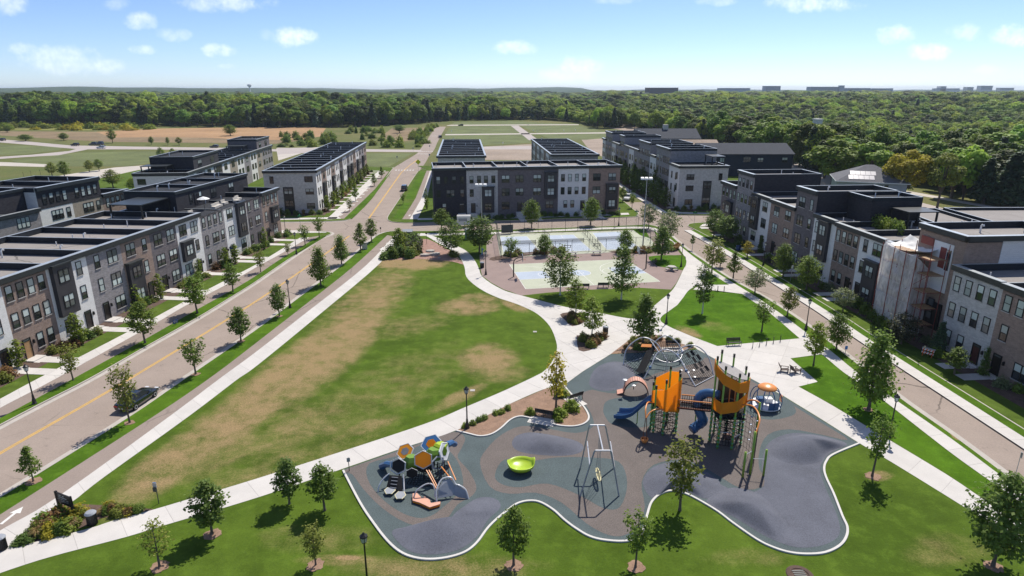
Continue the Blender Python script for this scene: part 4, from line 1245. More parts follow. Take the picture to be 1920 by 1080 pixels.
# flag by the white house door
fl = thing('house_flag', 'dark blue house flag hanging by the white townhouse door', 'flag', at_row(rowL1, 55.2, -0.1, 2.3), rowL1.rotation_euler[2] + 0.5)
MB().tube([(0, 0, 0), (0, -1.3, 0.9)], 0.03).build('pole', M['white_pvc'], fl)
M['flag_blue'] = pm('navy flag cloth', (0.02, 0.045, 0.13), 0.8, 0.2, 4)
MB().add([(0, -1.25, 0.85), (0, -0.25, 0.15), (0.05, -0.35, -0.95), (-0.05, -1.0, -0.65)], [(0, 1, 2, 3)]).add([(0.02, -1.25, 0.85), (0.02, -0.25, 0.15), (0.07, -0.35, -0.95), (-0.03, -1.0, -0.65)], [(3, 2, 1, 0)]).build('cloth', M['flag_blue'], fl)

# ---- second left row behind it (L2)
rowL2, _ = make_row('townhouse_row', 'dark brick townhouse row with tall middle, second row back on the left', (-88.6, 94.0), (-83.9, 138.0), [
 (7.0, 'brick_brown', 'low4', 10.3), (7.0, 'brick_gray', 'low4', 10.3), (7.0, 'brick_gray', 'low4', 10.3), (7.9, 'brick_white', 'topfour', 13.9, {'recess': 0.8}), (7.9, 'brick_tan', 'topfour', 13.9, {'recess': 0.8}), (7.4, 'brick_brown', 'low4b', 10.3)], 14.0, base=0, group=TH, sill=False, dk='deck_dark', bright=0.6, lamp=False, steps=False)
# the charcoal upper storey of the two tall units
MB().box(21.0, 36.8, -0.05, -0.004, 9.9, 13.25).build('charcoal_cladding', M['brick_black'], rowL2)
for xx in (22.6, 24.2, 25.8, 27.4, 30.5, 32.1, 33.7, 35.3):
 window(rowL2, 's', xx, 10.75, -0.05, sill=False, bright=0.8)
penthouse(rowL2, 8.0, 20.9, 2.2, 13.5, 9.4, 13.9, 'brick_black', parts=2)

# ---- third left row (L3)
rowL3, _ = make_row('townhouse_row', 'townhouse row with white end wall and two dark penthouses, third back on the left', (-84.5, 166.3), (-94.5, 260.5), [
 (6.5, 'brick_white', 'low4', 10.3), (6.5, 'brick_gray', 'low4', 10.3), (7, 'brick_white', 'low4', 10.3), (7.5, 'brick_dark', 'low4b', 10.3), (7, 'brick_white', 'low4', 10.3), (7.5, 'brick_tan', 'low4', 10.3),
 (7.5, 'brick_white', 'ddL', 10.3), (7.5, 'brick_gray', 'low4', 10.3), (7.5, 'brick_white', 'ddL', 10.3), (7.5, 'brick_tan', 'low4', 10.3), (7.5, 'brick_gray', 'dd', 10.3), (7.0, 'brick_gray', 'dd', 10.3)], 13.5, base=0, group=TH, sill=False, dk='deck_dark', bright=0.15, lamp=False, steps=False)
penthouse(rowL3, 6.5, 26.5, 0.4, 11.5, 9.4, 13.7, 'brick_black', front=[('t', 11, 10.6), ('t', 21, 10.6)], parts=1)
penthouse(rowL3, 68, 85.5, 0.4, 10.5, 9.4, 13.7, 'brick_dark', front=[('t', 72, 10.6), ('t', 80, 10.6)], parts=1)
pergola(rowL3, 1.5, 6.2, 5.5, 12.0, 9.5, 2.2)
pergola(rowL3, 62.5, 67.5, 3.5, 9.5, 9.5, 2.2)
window(rowL3, 'w', 0.0, 7.3, 11.5, -math.pi / 2, sill=False, bright=0.0)
window(rowL3, 'w', 0.0, 7.3, 2.2, -math.pi / 2, sill=False, bright=0.0)
cp = MB().box(-0.4, -0.004, -0.4, 13.5, 9.7, 10.3).build('cornice', M['fascia'], rowL3)
MB().box(-0.43, 0.2, 0.25, 13.5, 10.304, 10.35).build('coping', M['coping'], cp)

# ---- row north of the crossing (L4), end wall towards the camera
L4A, L4B = (-50.5, 164.5), (-57.6, 255.5)
us = []
for i, (bk, lay) in enumerate([('brick_white', 'two'), ('brick_brown', 'two_b'), ('brick_white', 'two'), ('brick_brown', 'two_b'), ('brick_white', 'two'), ('brick_dark', 'two_b'), ('brick_white', 'two'), ('brick_gray', 'two_b'), ('brick_lgray', 'two_b'), ('brick_brown', 'two'), ('brick_white', 'two_b'), ('brick_gray', 'two'), ('brick_gray', 'two_b'), ('brick_brown', 'two')]):
 us.append((6.5, bk, lay, 11.1))
rowL4, infoL4 = make_row('townhouse_row', 'townhouse row with grey end wall just beyond the crossing, left of the north road', L4A, L4B, us, 13.2, base=0.35, group=TH, sill=False, dk='deck_dark', bright=0.25, recess=0.5, vents=1)

def end_wall(row, side, x, depth, h, bk, wins, strip=None, dz=0.35, cor=True):
 """skin and openings of a gable end; side -1 = at x=0 looking out along -x, +1 = far end"""
 rz = -math.pi / 2 if side < 0 else math.pi / 2
 xo = x - 0.03 if side < 0 else x + 0.03
 MB().box(min(x, xo), max(x, xo), 0.0, depth, -0.15, h - 0.62).build('end_wall', M[bk], row)
 for (k, yy, zz) in wins:
  window(row, k, xo + 0.0, zz, yy, rz, sill=False, bright=0.12)
 if strip:
  y0, y1, z1, ww = strip
  o = MB().box(xo - (0.06 if side < 0 else -0.003), xo - (0.003 if side < 0 else -0.06), y0, y1, 0.0, z1).build('dark_panel_strip', M['fascia'], row)
  for zz in ww:
   window(o, 'w', xo - 0.062 if side < 0 else xo + 0.062, zz, (y0 + y1) / 2, rz, sill=False, bright=0.6)
 if cor:
  a, b = (x - 0.42, x - 0.034) if side < 0 else (x + 0.034, x + 0.42)
  o = MB().box(a, b, -0.42, depth + 0.1, h - 0.62, h - 0.003).build('cornice', M['fascia'], row)
  MB().box(a - 0.02, b + 0.25, 0.24, depth + 0.1, h + 0.001, h + 0.052).build('coping', M['coping'], o)
end_wall(rowL4, -1, 0.0, 13.2, 11.1, 'brick_lgray', [('w', 1.9, 8.1), ('w', 1.9, 4.9), ('w', 1.9, 1.2), ('s', 11.2, 7.8)], strip=(6.0, 8.6, 6.9, (5.1, 1.9)))

# ---- centre row (C1) facing the courts
rowC1, infoC1 = make_row('townhouse_row', 'central six unit townhouse row facing the sports courts across the street', (-19.3, 157.0), (27.9, 164.2), [
 (8.1, 'brick_black', 'D1', 12.5), (7.8, 'brick_lgray', 'Cw', 12.5), (7.7, 'brick_dark', 'ddL', 12.5), (7.8, 'brick_dark', 'Cbay', 12.5), (7.9, 'brick_white', 'C4', 12.5), (8.3, 'brick_brown', 'CbayR', 12.5)], 13.2, base=1.15, group=TH, sill=False, recess=0.8, bright=0.45, vents=2)
# ---- rows behind it
rowC2, _ = make_row('townhouse_row', 'flat roofed townhouse row seen end on behind the left half of the central row', (-22.6, 196.0), (-8.2, 196.0), [(14.4, 'brick_lgray', 'bare', 11.6, {'roof': False})], 1.0, base=0, group=TH, steps=False)
M['roof_bay'] = M['membrane']
def long_block(row, x0, x1, y0, y1, h, n, bk, slant=0.0, lays=None):
 for k in range(n):
  a, b = y0 + (y1 - y0) * k / n, y0 + (y1 - y0) * (k + 1) / n
  MB().box(x0, x1, a, b, -0.15, h - 0.5).build('brick_wall', M[bk[k % len(bk)]], row)
  unit_roof(row, x0, x1, a, b, h, 'deck_dark', recess=0.5, vents=1, seed=k + int(x0 * 10))
  for sx in (x0, x1):
   rz = -math.pi / 2 if sx == x0 else math.pi / 2
   xo = sx - 0.004 if sx == x0 else sx + 0.004
   for zz in (1.2, 4.5, 7.8):
    for yy in (0.28, 0.7):
     window(row, 's', xo, zz, a + (b - a) * yy, rz, sill=False, bright=0.2)
 cp = MB().box(x0 - 0.35, x0 - 0.004, y0, y1, h - 0.55, h - 0.002).box(x1 + 0.004, x1 + 0.35, y0, y1, h - 0.55, h - 0.002).build('cornice', M['fascia'], row)
 MB().box(x0 - 0.38, x0 - 0.035, y0, y1, h + 0.002, h + 0.05).box(x1 + 0.035, x1 + 0.38, y0, y1, h + 0.002, h + 0.05).build('coping', M['coping'], cp)
long_block(rowC2, 0.0, 14.4, 1.0, 66.0, 11.6, 9, ['brick_lgray', 'brick_brown', 'brick_white', 'brick_gray'])
for xx in (3.0, 5.2, 9.0, 11.2):
 window(rowC2, 's', xx, 7.6, 0.0, sill=False, bright=0.1)
rowC2.rotation_euler[2] = 0.075
rowC3, _ = make_row('townhouse_row', 'flat roofed townhouse row seen end on behind the right half of the central row', (12.4, 201.0), (27.0, 201.0), [(14.6, 'brick_gray', 'bare', 11.6, {'roof': False})], 1.0, base=0, group=TH, steps=False)
long_block(rowC3, 0.0, 14.6, 1.0, 65.0, 11.6, 9, ['brick_gray', 'brick_white', 'brick_brown', 'brick_white'])
rowC3.rotation_euler[2] = 0.068

# ---- row right of the north-east street (R2): seen from the street, far end first
R2A, R2B = (38.0, 272.0), (44.5, 169.9)
rowR2, infoR2 = make_row('townhouse_row', 'tall stepped grey townhouse row with pale brick end wall, beyond the right hand crossing', R2A, R2B, [
 (5.8, 'brick_white', 'sd', 11.6), (6.5, 'brick_gray', 'sd4', 14.8), (6.2, 'brick_gray', 'sd4', 14.8), (6.3, 'brick_white', 'sd', 11.6), (7.0, 'brick_gray', 'two_b', 11.6), (7.0, 'brick_gray', 'four4', 15.0), (7.3, 'brick_gray', 'two_b', 12.0), (6.7, 'brick_white', 'sd', 12.0), (6.8, 'brick_gray', 'two_b', 12.0),
 (6.8, 'brick_gray', 'four4', 15.2), (6.7, 'brick_gray', 'four4', 15.2), (6.6, 'brick_white', 'sd', 12.0), (6.7, 'brick_gray', 'sd4', 15.2), (6.7, 'brick_gray', 'four4', 15.2), (9.4 - 0.2, 'brick_white', 'two', 11.6, {'recess': 0.35, 'dk': 'deck_dark'})], 13.2, base=0.2, group=TH, sill=False, dk='deck_dark', bright=0.2, lamp=False, recess=0.6, vents=1)
LR2 = 102.3
end_wall(rowR2, 1, LR2, 13.2, 11.6, 'brick_lgray', [('w', 3.0, 7.9), ('w', 3.0, 4.9), ('w', 3.0, 1.2), ('s', 11.2, 7.7)], strip=(6.6, 8.9, 7.6, (5.6, 1.6)))
for (zz) in (7.9, 4.9):
 window(rowR2, 's', LR2 - 2.0, zz, 0.0, sill=False, bright=0.1)
pergola(rowR2, LR2 - 7.0, LR2 - 1.5, 9.0, 12.8, 11.3, 2.4)

# ---- right front row (R1), far end first
R1N, R1F = (55.0, 70.0), (49.5, 140.0)
SR = 78.0
def r1(s):
 return along(R1N, R1F, s)
UR1 = [(8.1, 'brick_dark', 'brownJ', 10.7), (8.0, 'brick_gray', 'four4', 14.2), (8.1, 'brick_white', 'darkBayL', 10.6), (9.3, 'brick_brown', 'dd', 10.5, {'endr': True}), (6.7, 'brick_dark', 'sd4', 14.4), (6.7, 'brick_white', 'bayC', 10.7), (6.5, 'brick_brown', 'fourR', 10.5), (6.2, 'brick_white', 'bayR12', 10.5),
 (6.0, 'brick_brown', 'bare', 10.4), (8.0, 'brick_brown', 'bare', 14.2, {'endr': True}), (7.4, 'brick_lgray', 'fourR', 10.7, {'y': -0.9, 'door': 'door_red'}), (7.0, 'brick_brown', 'brownJ', 10.6, {'y': -0.9}), (7, 'brick_white', 'bayL', 10.6, {'y': -0.9})]
rowR1, infoR1 = make_row('townhouse_row', 'stepped brick townhouse row along the right street, nearest row on the right', r1(SR), r1(0), UR1, 14.2, base=0.15, group=TH, bright=0.75)
# bare storeys of the tall units, side claddings
for (x0, x1, h, z) in ((8.1, 16.1, 14.2, 10.8), (33.5, 40.2, 14.4, 10.8)):
 MB().box(x1 + 0.004, x1 + 0.05, 0.0, 14.2, 9.9, h - 0.02).box(x0 - 0.05, x0 - 0.004, 0.0, 14.2, 9.9, h - 0.02).build('black_cladding', M['brick_black'], rowR1)
xt = 8.1 + 8 + 8.1 + 9.3 + 6.7 + 6.7 + 6.5 + 6.2 + 6.0
MB().box(xt + 8.004, xt + 8.06, 4.6, 14.2, 9.8, 13.55).build('white_lap_siding', pm('white lap siding', (0.62, 0.61, 0.59), 0.7, 0.05, 0.5), rowR1)
sid = MB()
for k in range(15):
 sid.box(xt + 8.061, xt + 8.085, 4.6, 14.2, 9.85 + k * 0.245, 10.03 + k * 0.245)
sid.build('siding_course', M['brick_white'], rowR1)
cp = MB().box(xt + 8.004, xt + 8.42, -0.42, 14.3, 13.58, 14.197).build('cornice', M['fascia'], rowR1)
MB().box(xt + 7.85, xt + 8.45, 0.24, 14.3, 14.201, 14.25).build('coping', M['coping'], cp)
# penthouses behind and terrace with pergola over the brown unit
penthouse(rowR1, 40.3, 46.6, 5.5, 14.1, 9.8, 14.3, 'brick_black')
pergola(rowR1, 47.0, 51.5, 8.5, 13.5, 9.7, 3.0)
hedge = None

# ---- dwellings further back on the right
M['navy_siding'] = pm('navy lap siding', (0.018, 0.026, 0.048), 0.7, 0.12, 1.0)
M['shingle_dark'] = pm('dark shingle roof', (0.040, 0.046, 0.060), 0.9, 0.15, 0.8, fine=0.2, fscale=6)
M['shingle_grey'] = pm('grey shingle roof', (0.13, 0.13, 0.14), 0.9, 0.15, 0.8, fine=0.2, fscale=6)
M['grey_siding'] = pm('pale grey siding', (0.34, 0.36, 0.38), 0.8, 0.08, 1.0)
M['solar'] = pm('solar panel glass', (0.50, 0.47, 0.46), 0.12, 0.1, 3, spec=0.9)
def gable_house(name, label, x0, x1, y0, y1, eave, ridge, wall, roof, rz=0.0, wins=()):
 t = thing(name, label, 'building', ((x0 + x1) / 2, (y0 + y1) / 2, 0), rz)
 a, b = (x1 - x0) / 2, (y1 - y0) / 2
 mb = MB().box(-a, a, -b, b, -0.15, eave)
 mb.add([(-a, -b, eave), (-a, b, eave), (-a, 0, ridge)], [(0, 1, 2), (2, 1, 0)]).add([(a, -b, eave), (a, b, eave), (a, 0, ridge)], [(0, 1, 2), (2, 1, 0)])
 mb.build('wall', M[wall], t)
 o = 0.5
 zr = ridge + 0.12
 MB().add([(-a - o, -b - o, eave - 0.1), (a + o, -b - o, eave - 0.1), (a + o, 0, zr), (-a - o, 0, zr), (-a - o, b + o, eave - 0.1), (a + o, b + o, eave - 0.1),
   (-a - o, -b - o, eave - 0.3), (a + o, -b - o, eave - 0.3), (a + o, b + o, eave - 0.3), (-a - o, b + o, eave - 0.3)],
   [(0, 1, 2, 3), (3, 2, 5, 4), (6, 7, 1, 0), (9, 6, 0, 3, 4), (8, 9, 4, 5), (7, 8, 5, 2, 1), (9, 8, 7, 6)]).build('roof', M[roof], t)
 for (k, xx, zz) in wins:
  window(t, k, xx - a, zz, -b, sill=False, bright=0.8)
 return t
navy = gable_house('navy_building', 'long navy sided building with dark gable roof behind the pale end wall', 70.5, 104.0, 238.5, 256.0, 8.2, 11.3, 'navy_siding', 'shingle_dark', 0.0, [('w', 7.5, 5.2), ('t', 16.5, 5.2), ('w', 21.5, 5.2), ('d', 30.5, 5.0)])
gable_house('navy_building', 'navy roofed building partly hidden behind the far end of the tall grey row', 62, 92, 318, 338, 8.0, 12.0, 'navy_siding', 'shingle_dark', 0.0, [('w', 6, 5), ('w', 20, 5)])
gable_house('pale_roofed_building', 'building with a pale tan roof peeking out behind the tall grey row', 66, 84, 262, 275, 8.6, 11.0, 'grey_siding', 'bare_soil', 0.0, [])
MB().box(-1.2, 1.2, -1.2, 1.2, 9.5, 14.0).build('chimney', M['cushion'], bpy.data.objects['navy_building.001'])

def hip_house(label, cx, cyy, hx, hy, eave, ridge, rz):
 t = thing('hip_roofed_house', label, 'building', (cx, cyy, 0), rz)
 MB().box(-hx, hx, -hy, hy, -0.15, eave).build('wall', M['grey_siding'], t)
 o = 0.7
 r = hx - hy if hx > hy else 0.5
 zz = eave - 0.05
 rf = MB().add([(-hx - o, -hy - o, zz), (hx + o, -hy - o, zz), (hx + o, hy + o, zz), (-hx - o, hy + o, zz), (-r, 0, ridge), (r, 0, ridge)],
    [(0, 1, 5, 4), (1, 2, 5), (2, 3, 4, 5), (3, 0, 4), (3, 2, 1, 0)]).build('roof', M['shingle_grey'], t)
 MB().box(-hx - o - .03, hx + o + .03, -hy - o - .08, -hy - o - 0.003, zz - 0.22, zz + 0.02).build('gutter_board', M['white_pvc'], rf)
 MB().box(-hx - o - .08, -hx - o - 0.003, -hy - o, hy + o, zz - 0.22, zz + 0.02).box(hx + o + .003, hx + o + 0.08, -hy - o, hy + o, zz - 0.22, zz + 0.02).build('gutter_board', M['white_pvc'], rf)
 return t, rf
hh, hr = hip_house('grey house with hipped shingle roof and solar panels behind the right front row', 103.5, 185.5, 8.6, 7.6, 6.2, 10.2, -0.35)
nrm = Vector((0, -4.05, 8.3)).normalized()
for i in range(5):
 for j in range(2):
  px_, py_ = -6.0 + i * 1.32 + j * 0.5, -6.3 + j * 2.0
  zz = 6.15 + (py_ + 8.3) / 8.3 * 4.05
  sl = 4.05 / 8.3
  MB().add([(px_, py_ - .9, zz - .9 * sl + .10), (px_ + 1.25, py_ - .9, zz - .9 * sl + .10), (px_ + 1.25, py_ + .9, zz + .9 * sl + .10), (px_, py_ + .9, zz + .9 * sl + .10),
    (px_, py_ - .9, zz - .9 * sl + .04), (px_ + 1.25, py_ - .9, zz - .9 * sl + .04), (px_ + 1.25, py_ + .9, zz + .9 * sl + .04), (px_, py_ + .9, zz + .9 * sl + .04)],
    [(0, 1, 2, 3), (4, 5, 1, 0), (5, 6, 2, 1), (6, 7, 3, 2), (7, 4, 0, 3)]).build('solar_panel', M['solar'], hr)
for (xx) in (2.2, 3.6):
 window(hh, 's', xx, 3.6, -7.6, sill=False, bright=0.2)

def flat_block(label, pts, h, roofmat='deck'):
 c = (sum(p[0] for p in pts) / len(pts), sum(p[1] for p in pts) / len(pts))
 t = thing('flat_roofed_block', label, 'building', (*c, 0), 0, 'flat roofed blocks behind the right front row')
 loc = [(p[0] - c[0], p[1] - c[1]) for p in pts]
 MB().prism(loc, -0.15, h - 0.5).build('wall', M['brick_black'], t)
 n = len(loc)
 pr, cp = MB(), MB()
 for i in range(n):
  a, b = loc[i], loc[(i + 1) % n]
  d = Vector((b[0] - a[0], b[1] - a[1])).normalized()
  nx, ny = -d.y * 0.2, d.x * 0.2
  pr.prism([(a[0] + d.x * .2, a[1] + d.y * .2), b, (b[0] + nx, b[1] + ny), (a[0] + nx + d.x * .2, a[1] + ny + d.y * .2)], h - 0.5, h)
  cp.prism([(a[0] + d.x * .2, a[1] + d.y * .2), b, (b[0] + nx * 1.2, b[1] + ny * 1.2), (a[0] + nx * 1.2 + d.x * .2, a[1] + ny * 1.2 + d.y * .2)], h + 0.003, h + 0.05)
 p = pr.build('parapet', M['membrane'], t)
 cp.build('coping', M['coping'], p)
 MB().prism(loc, h - 0.499, h - 0.47).build('roof_deck', M[roofmat], t)
 for k in range(3):
  vx, vy = loc[0][0] * 0.4 + k * 2.1, loc[0][1] * 0.3 + k * 0.6
  MB().tube([(vx, vy, h - .5), (vx, vy, h + .4)], 0.12).build('vent_pipe', M['white_pvc'], t)
 return t
flat_block('flat pale roofed block behind the scaffolded tower, the one left of the parapet wall', [(70.5, 97), (79.5, 96.5), (80.0, 119), (72.5, 119)], 9.5)
flat_block('flat pale roofed block behind the tower at the right edge of the picture', [(80.6, 96.5), (112, 96), (112, 118.5), (80.8, 118)], 9.8)
rowR3, _ = make_row('townhouse_row', 'dark parapet roofs of a second right row behind the tower at the right edge', (70.2, 94.5), (73.0, 56.0), [(6.5, 'brick_black', 'bare', 10.8), (6.5, 'brick_black', 'bare', 10.8), (6.5, 'brick_black', 'bare', 10.8), (6.5, 'brick_black', 'bare', 10.8), (6.5, 'brick_black', 'bare', 10.8)], 12, group=TH, steps=False)

# ================================================================== TREES AND PLANTS
def leaves_mesh(name, C, N, size, mat, elong=1.5, rng=RNG):
 """one small bent-diamond leaf per row of C, facing N"""
 n = len(C)
 N = N / (np.linalg.norm(N, axis=1, keepdims=True) + 1e-9)
 r = rng.normal(size=(n, 3))
 T = np.cross(N, r)
 T /= (np.linalg.norm(T, axis=1, keepdims=True) + 1e-9)
 B = np.cross(N, T)
 s = (size * rng.uniform(0.65, 1.35, n))[:, None]
 v = np.empty((n, 4, 3))
 v[:, 0] = C - T * s * elong * 0.5
 v[:, 1] = C + B * s * 0.5 + N * s * 0.12
 v[:, 2] = C + T * s * elong * 0.5
 v[:, 3] = C - B * s * 0.5 + N * s * 0.12
 me = bpy.data.meshes.new(name)
 me.vertices.add(n * 4)
 me.vertices.foreach_set('co', v.reshape(-1))
 me.loops.add(n * 4)
 me.loops.foreach_set('vertex_index', np.arange(n * 4, dtype=np.int32))
 me.polygons.add(n)
 me.polygons.foreach_set('loop_start', np.arange(0, n * 4, 4, dtype=np.int32))
 me.polygons.foreach_set('loop_total', np.full(n, 4, dtype=np.int32))
 me.materials.append(mat)
 me.update(calc_edges=True)
 return me

PROF = {
 'oval': lambda t: math.sin(math.pi * min(1, max(0, 0.06 + 0.92 * t)) ** 0.85) ** 0.75,
 'pyr': lambda t: min(1, (t + 0.05) / 0.2) * (1 - t) ** 0.8 + 0.06,
 'round': lambda t: math.sqrt(max(0.02, 1 - (2 * t - 1) ** 2)),
 'cone': lambda t: min(1, (t + 0.03) / 0.06) * (1 - t) ** 0.95 + 0.03,
 'vase': lambda t: (0.35 + 0.65 * t) * math.sqrt(max(0.05, 1 - max(0, t - 0.6) ** 2 / 0.17)),
 'col': lambda t: min(1, (t + 0.1) / 0.3) * min(1, (1.05 - t) / 0.35),
}

def make_tree(name, H, Wd, prof, base, nb, nleaf, lsize, mat, bark='bark', spread=0.16, up=0.35, tr=0.022, seed=1, twist=True, loose=1.0, elong=1.5):
 """tapered trunk with limbs, and a crown of leaves carried along the limbs; nominal size H x Wd"""
 rng = np.random.default_rng(seed)
 rnd = random.Random(seed)
 R = Wd / 2
 f = PROF[prof]
 tb = MB()
 lean = (rnd.uniform(-.03, .03) * H, rnd.uniform(-.03, .03) * H)
 def tpt(z):
  q = z / H
  return (lean[0] * q * q + 0.01 * H * math.sin(q * 5 + seed), lean[1] * q * q, z)
 zs = [0, 0.06, 0.2, 0.4, 0.6, 0.8, 0.96]
 tb.tube([tpt(z * H) for z in zs], [tr * H * k for k in (1.35, 1.0, 0.85, 0.65, 0.45, 0.26, 0.1)], 6)
 C, N = [], []
 per = max(3, int(nleaf * (.6 if nleaf > 1000 else 1)) // nb)
 for i in range(nb):
  t = (i + rnd.random()) / nb
  t = t ** 0.92
  az = i * 2.39996 + rnd.uniform(-.5, .5)
  L = f(t) * R * rnd.uniform(0.78, 1.12) * loose
  ze = H * (base + (1 - base) * t * 0.98)
  zs_ = max(H * base * 0.9, ze - L * up * rnd.uniform(.7, 1.5) - 0.02 * H)
  p0 = np.array(tpt(min(zs_, H * 0.95)))
  p1 = np.array([p0[0] + math.cos(az) * L, p0[1] + math.sin(az) * L, ze])
  if L > R * 0.25 and i % 2 == 0:
   mid = p0 * 0.5 + p1 * 0.5 + np.array([0, 0, 0.05 * L])
   tb.tube([p0, mid, p0 * 0.12 + p1 * 0.88], [tr * H * 0.32, tr * H * 0.2, tr * H * 0.08], 4, caps=False)
  k = int(per * (0.6 + 0.8 * f(t)))
  s = rng.uniform(0.25, 1.03, k) ** 0.75
  sp = spread * Wd * (0.55 + 0.6 * rng.random())
  P = p0[None] * (1 - s[:, None]) + p1[None] * s[:, None] + rng.normal(size=(k, 3)) * np.array([sp * .5, sp * .5, sp * .38])
  ctr = np.array([tpt(ze * 0.9)[0], tpt(ze * 0.9)[1], H * (base + (1 - base) * 0.45)])
  nn = (P - ctr) / R
  nn = nn * 0.4 + rng.normal(size=(k, 3)) * 0.5 + np.array([0, 0, 0.75])
  C.append(P)
  N.append(nn)
 C, N = np.concatenate(C), np.concatenate(N)
 me = leaves_mesh('crown', C, N, lsize, mat if not isinstance(mat, str) else M[mat], elong, rng)
 return tb.mesh('trunk', M[bark]), me, H, Wd

def make_lobed(name, H, Wd, base, nl, nleaf, lsize, mat, seed=1, lobe=0.34, flat=0.85, trunk=True):
 """big woodland tree: billowing lobes of leaves round a forked trunk"""
 rng = np.random.default_rng(seed)
 rnd = random.Random(seed)
 R = Wd / 2
 tb = MB()
 tb.tube([(0, 0, -0.5), (0.05, 0, H * .2), (0.1, 0.1, H * .45), (0.15, 0.1, H * .75)], [H * .024, H * .019, H * .014, H * .006], 6)
 C, N = [], []
 hc = H * (base + (1 - base) * 0.5)
 hz = H * (1 - base) * 0.5
 for i in range(nl):
  u = rnd.uniform(-0.75, 1.0)
  az = i * 2.39996 + rnd.uniform(-.4, .4)
  rr = math.sqrt(max(0, 1 - u * u)) * rnd.uniform(0.62, 0.86)
  r0 = lobe * R * rnd.uniform(0.75, 1.3)
  c = np.array([math.cos(az) * rr * R, math.sin(az) * rr * R, hc + u * (hz - r0 * 0.8) * (0.95 if u > 0 else 0.9)])
  if i % 2 == 0:
   tb.tube([(0.05, 0, H * base * .8), tuple(c * 0.55 + np.array([0, 0, hc * 0.38])), tuple(c)], [H * .009, H * .006, H * .002], 4, caps=False)
  k = int(nleaf / nl * (0.7 + 0.6 * (r0 / (lobe * R))))
  d = rng.normal(size=(k, 3))
  d[:, 2] = d[:, 2] * 0.9 + 0.25
  d /= np.linalg.norm(d, axis=1, keepdims=True)
  rad_ = r0 * rng.uniform(0.72, 1.12, k)[:, None]
  P = c + d * rad_ * np.array([1, 1, flat])
  C.append(P)
  N.append(d * 0.7 + rng.normal(size=(k, 3)) * 0.28 + np.array([0, 0, 0.55]))
 C, N = np.concatenate(C), np.concatenate(N)
 return tb.mesh('trunk', M['bark']), leaves_mesh('crown', C, N, lsize, M[mat], 1.3, rng), H, Wd

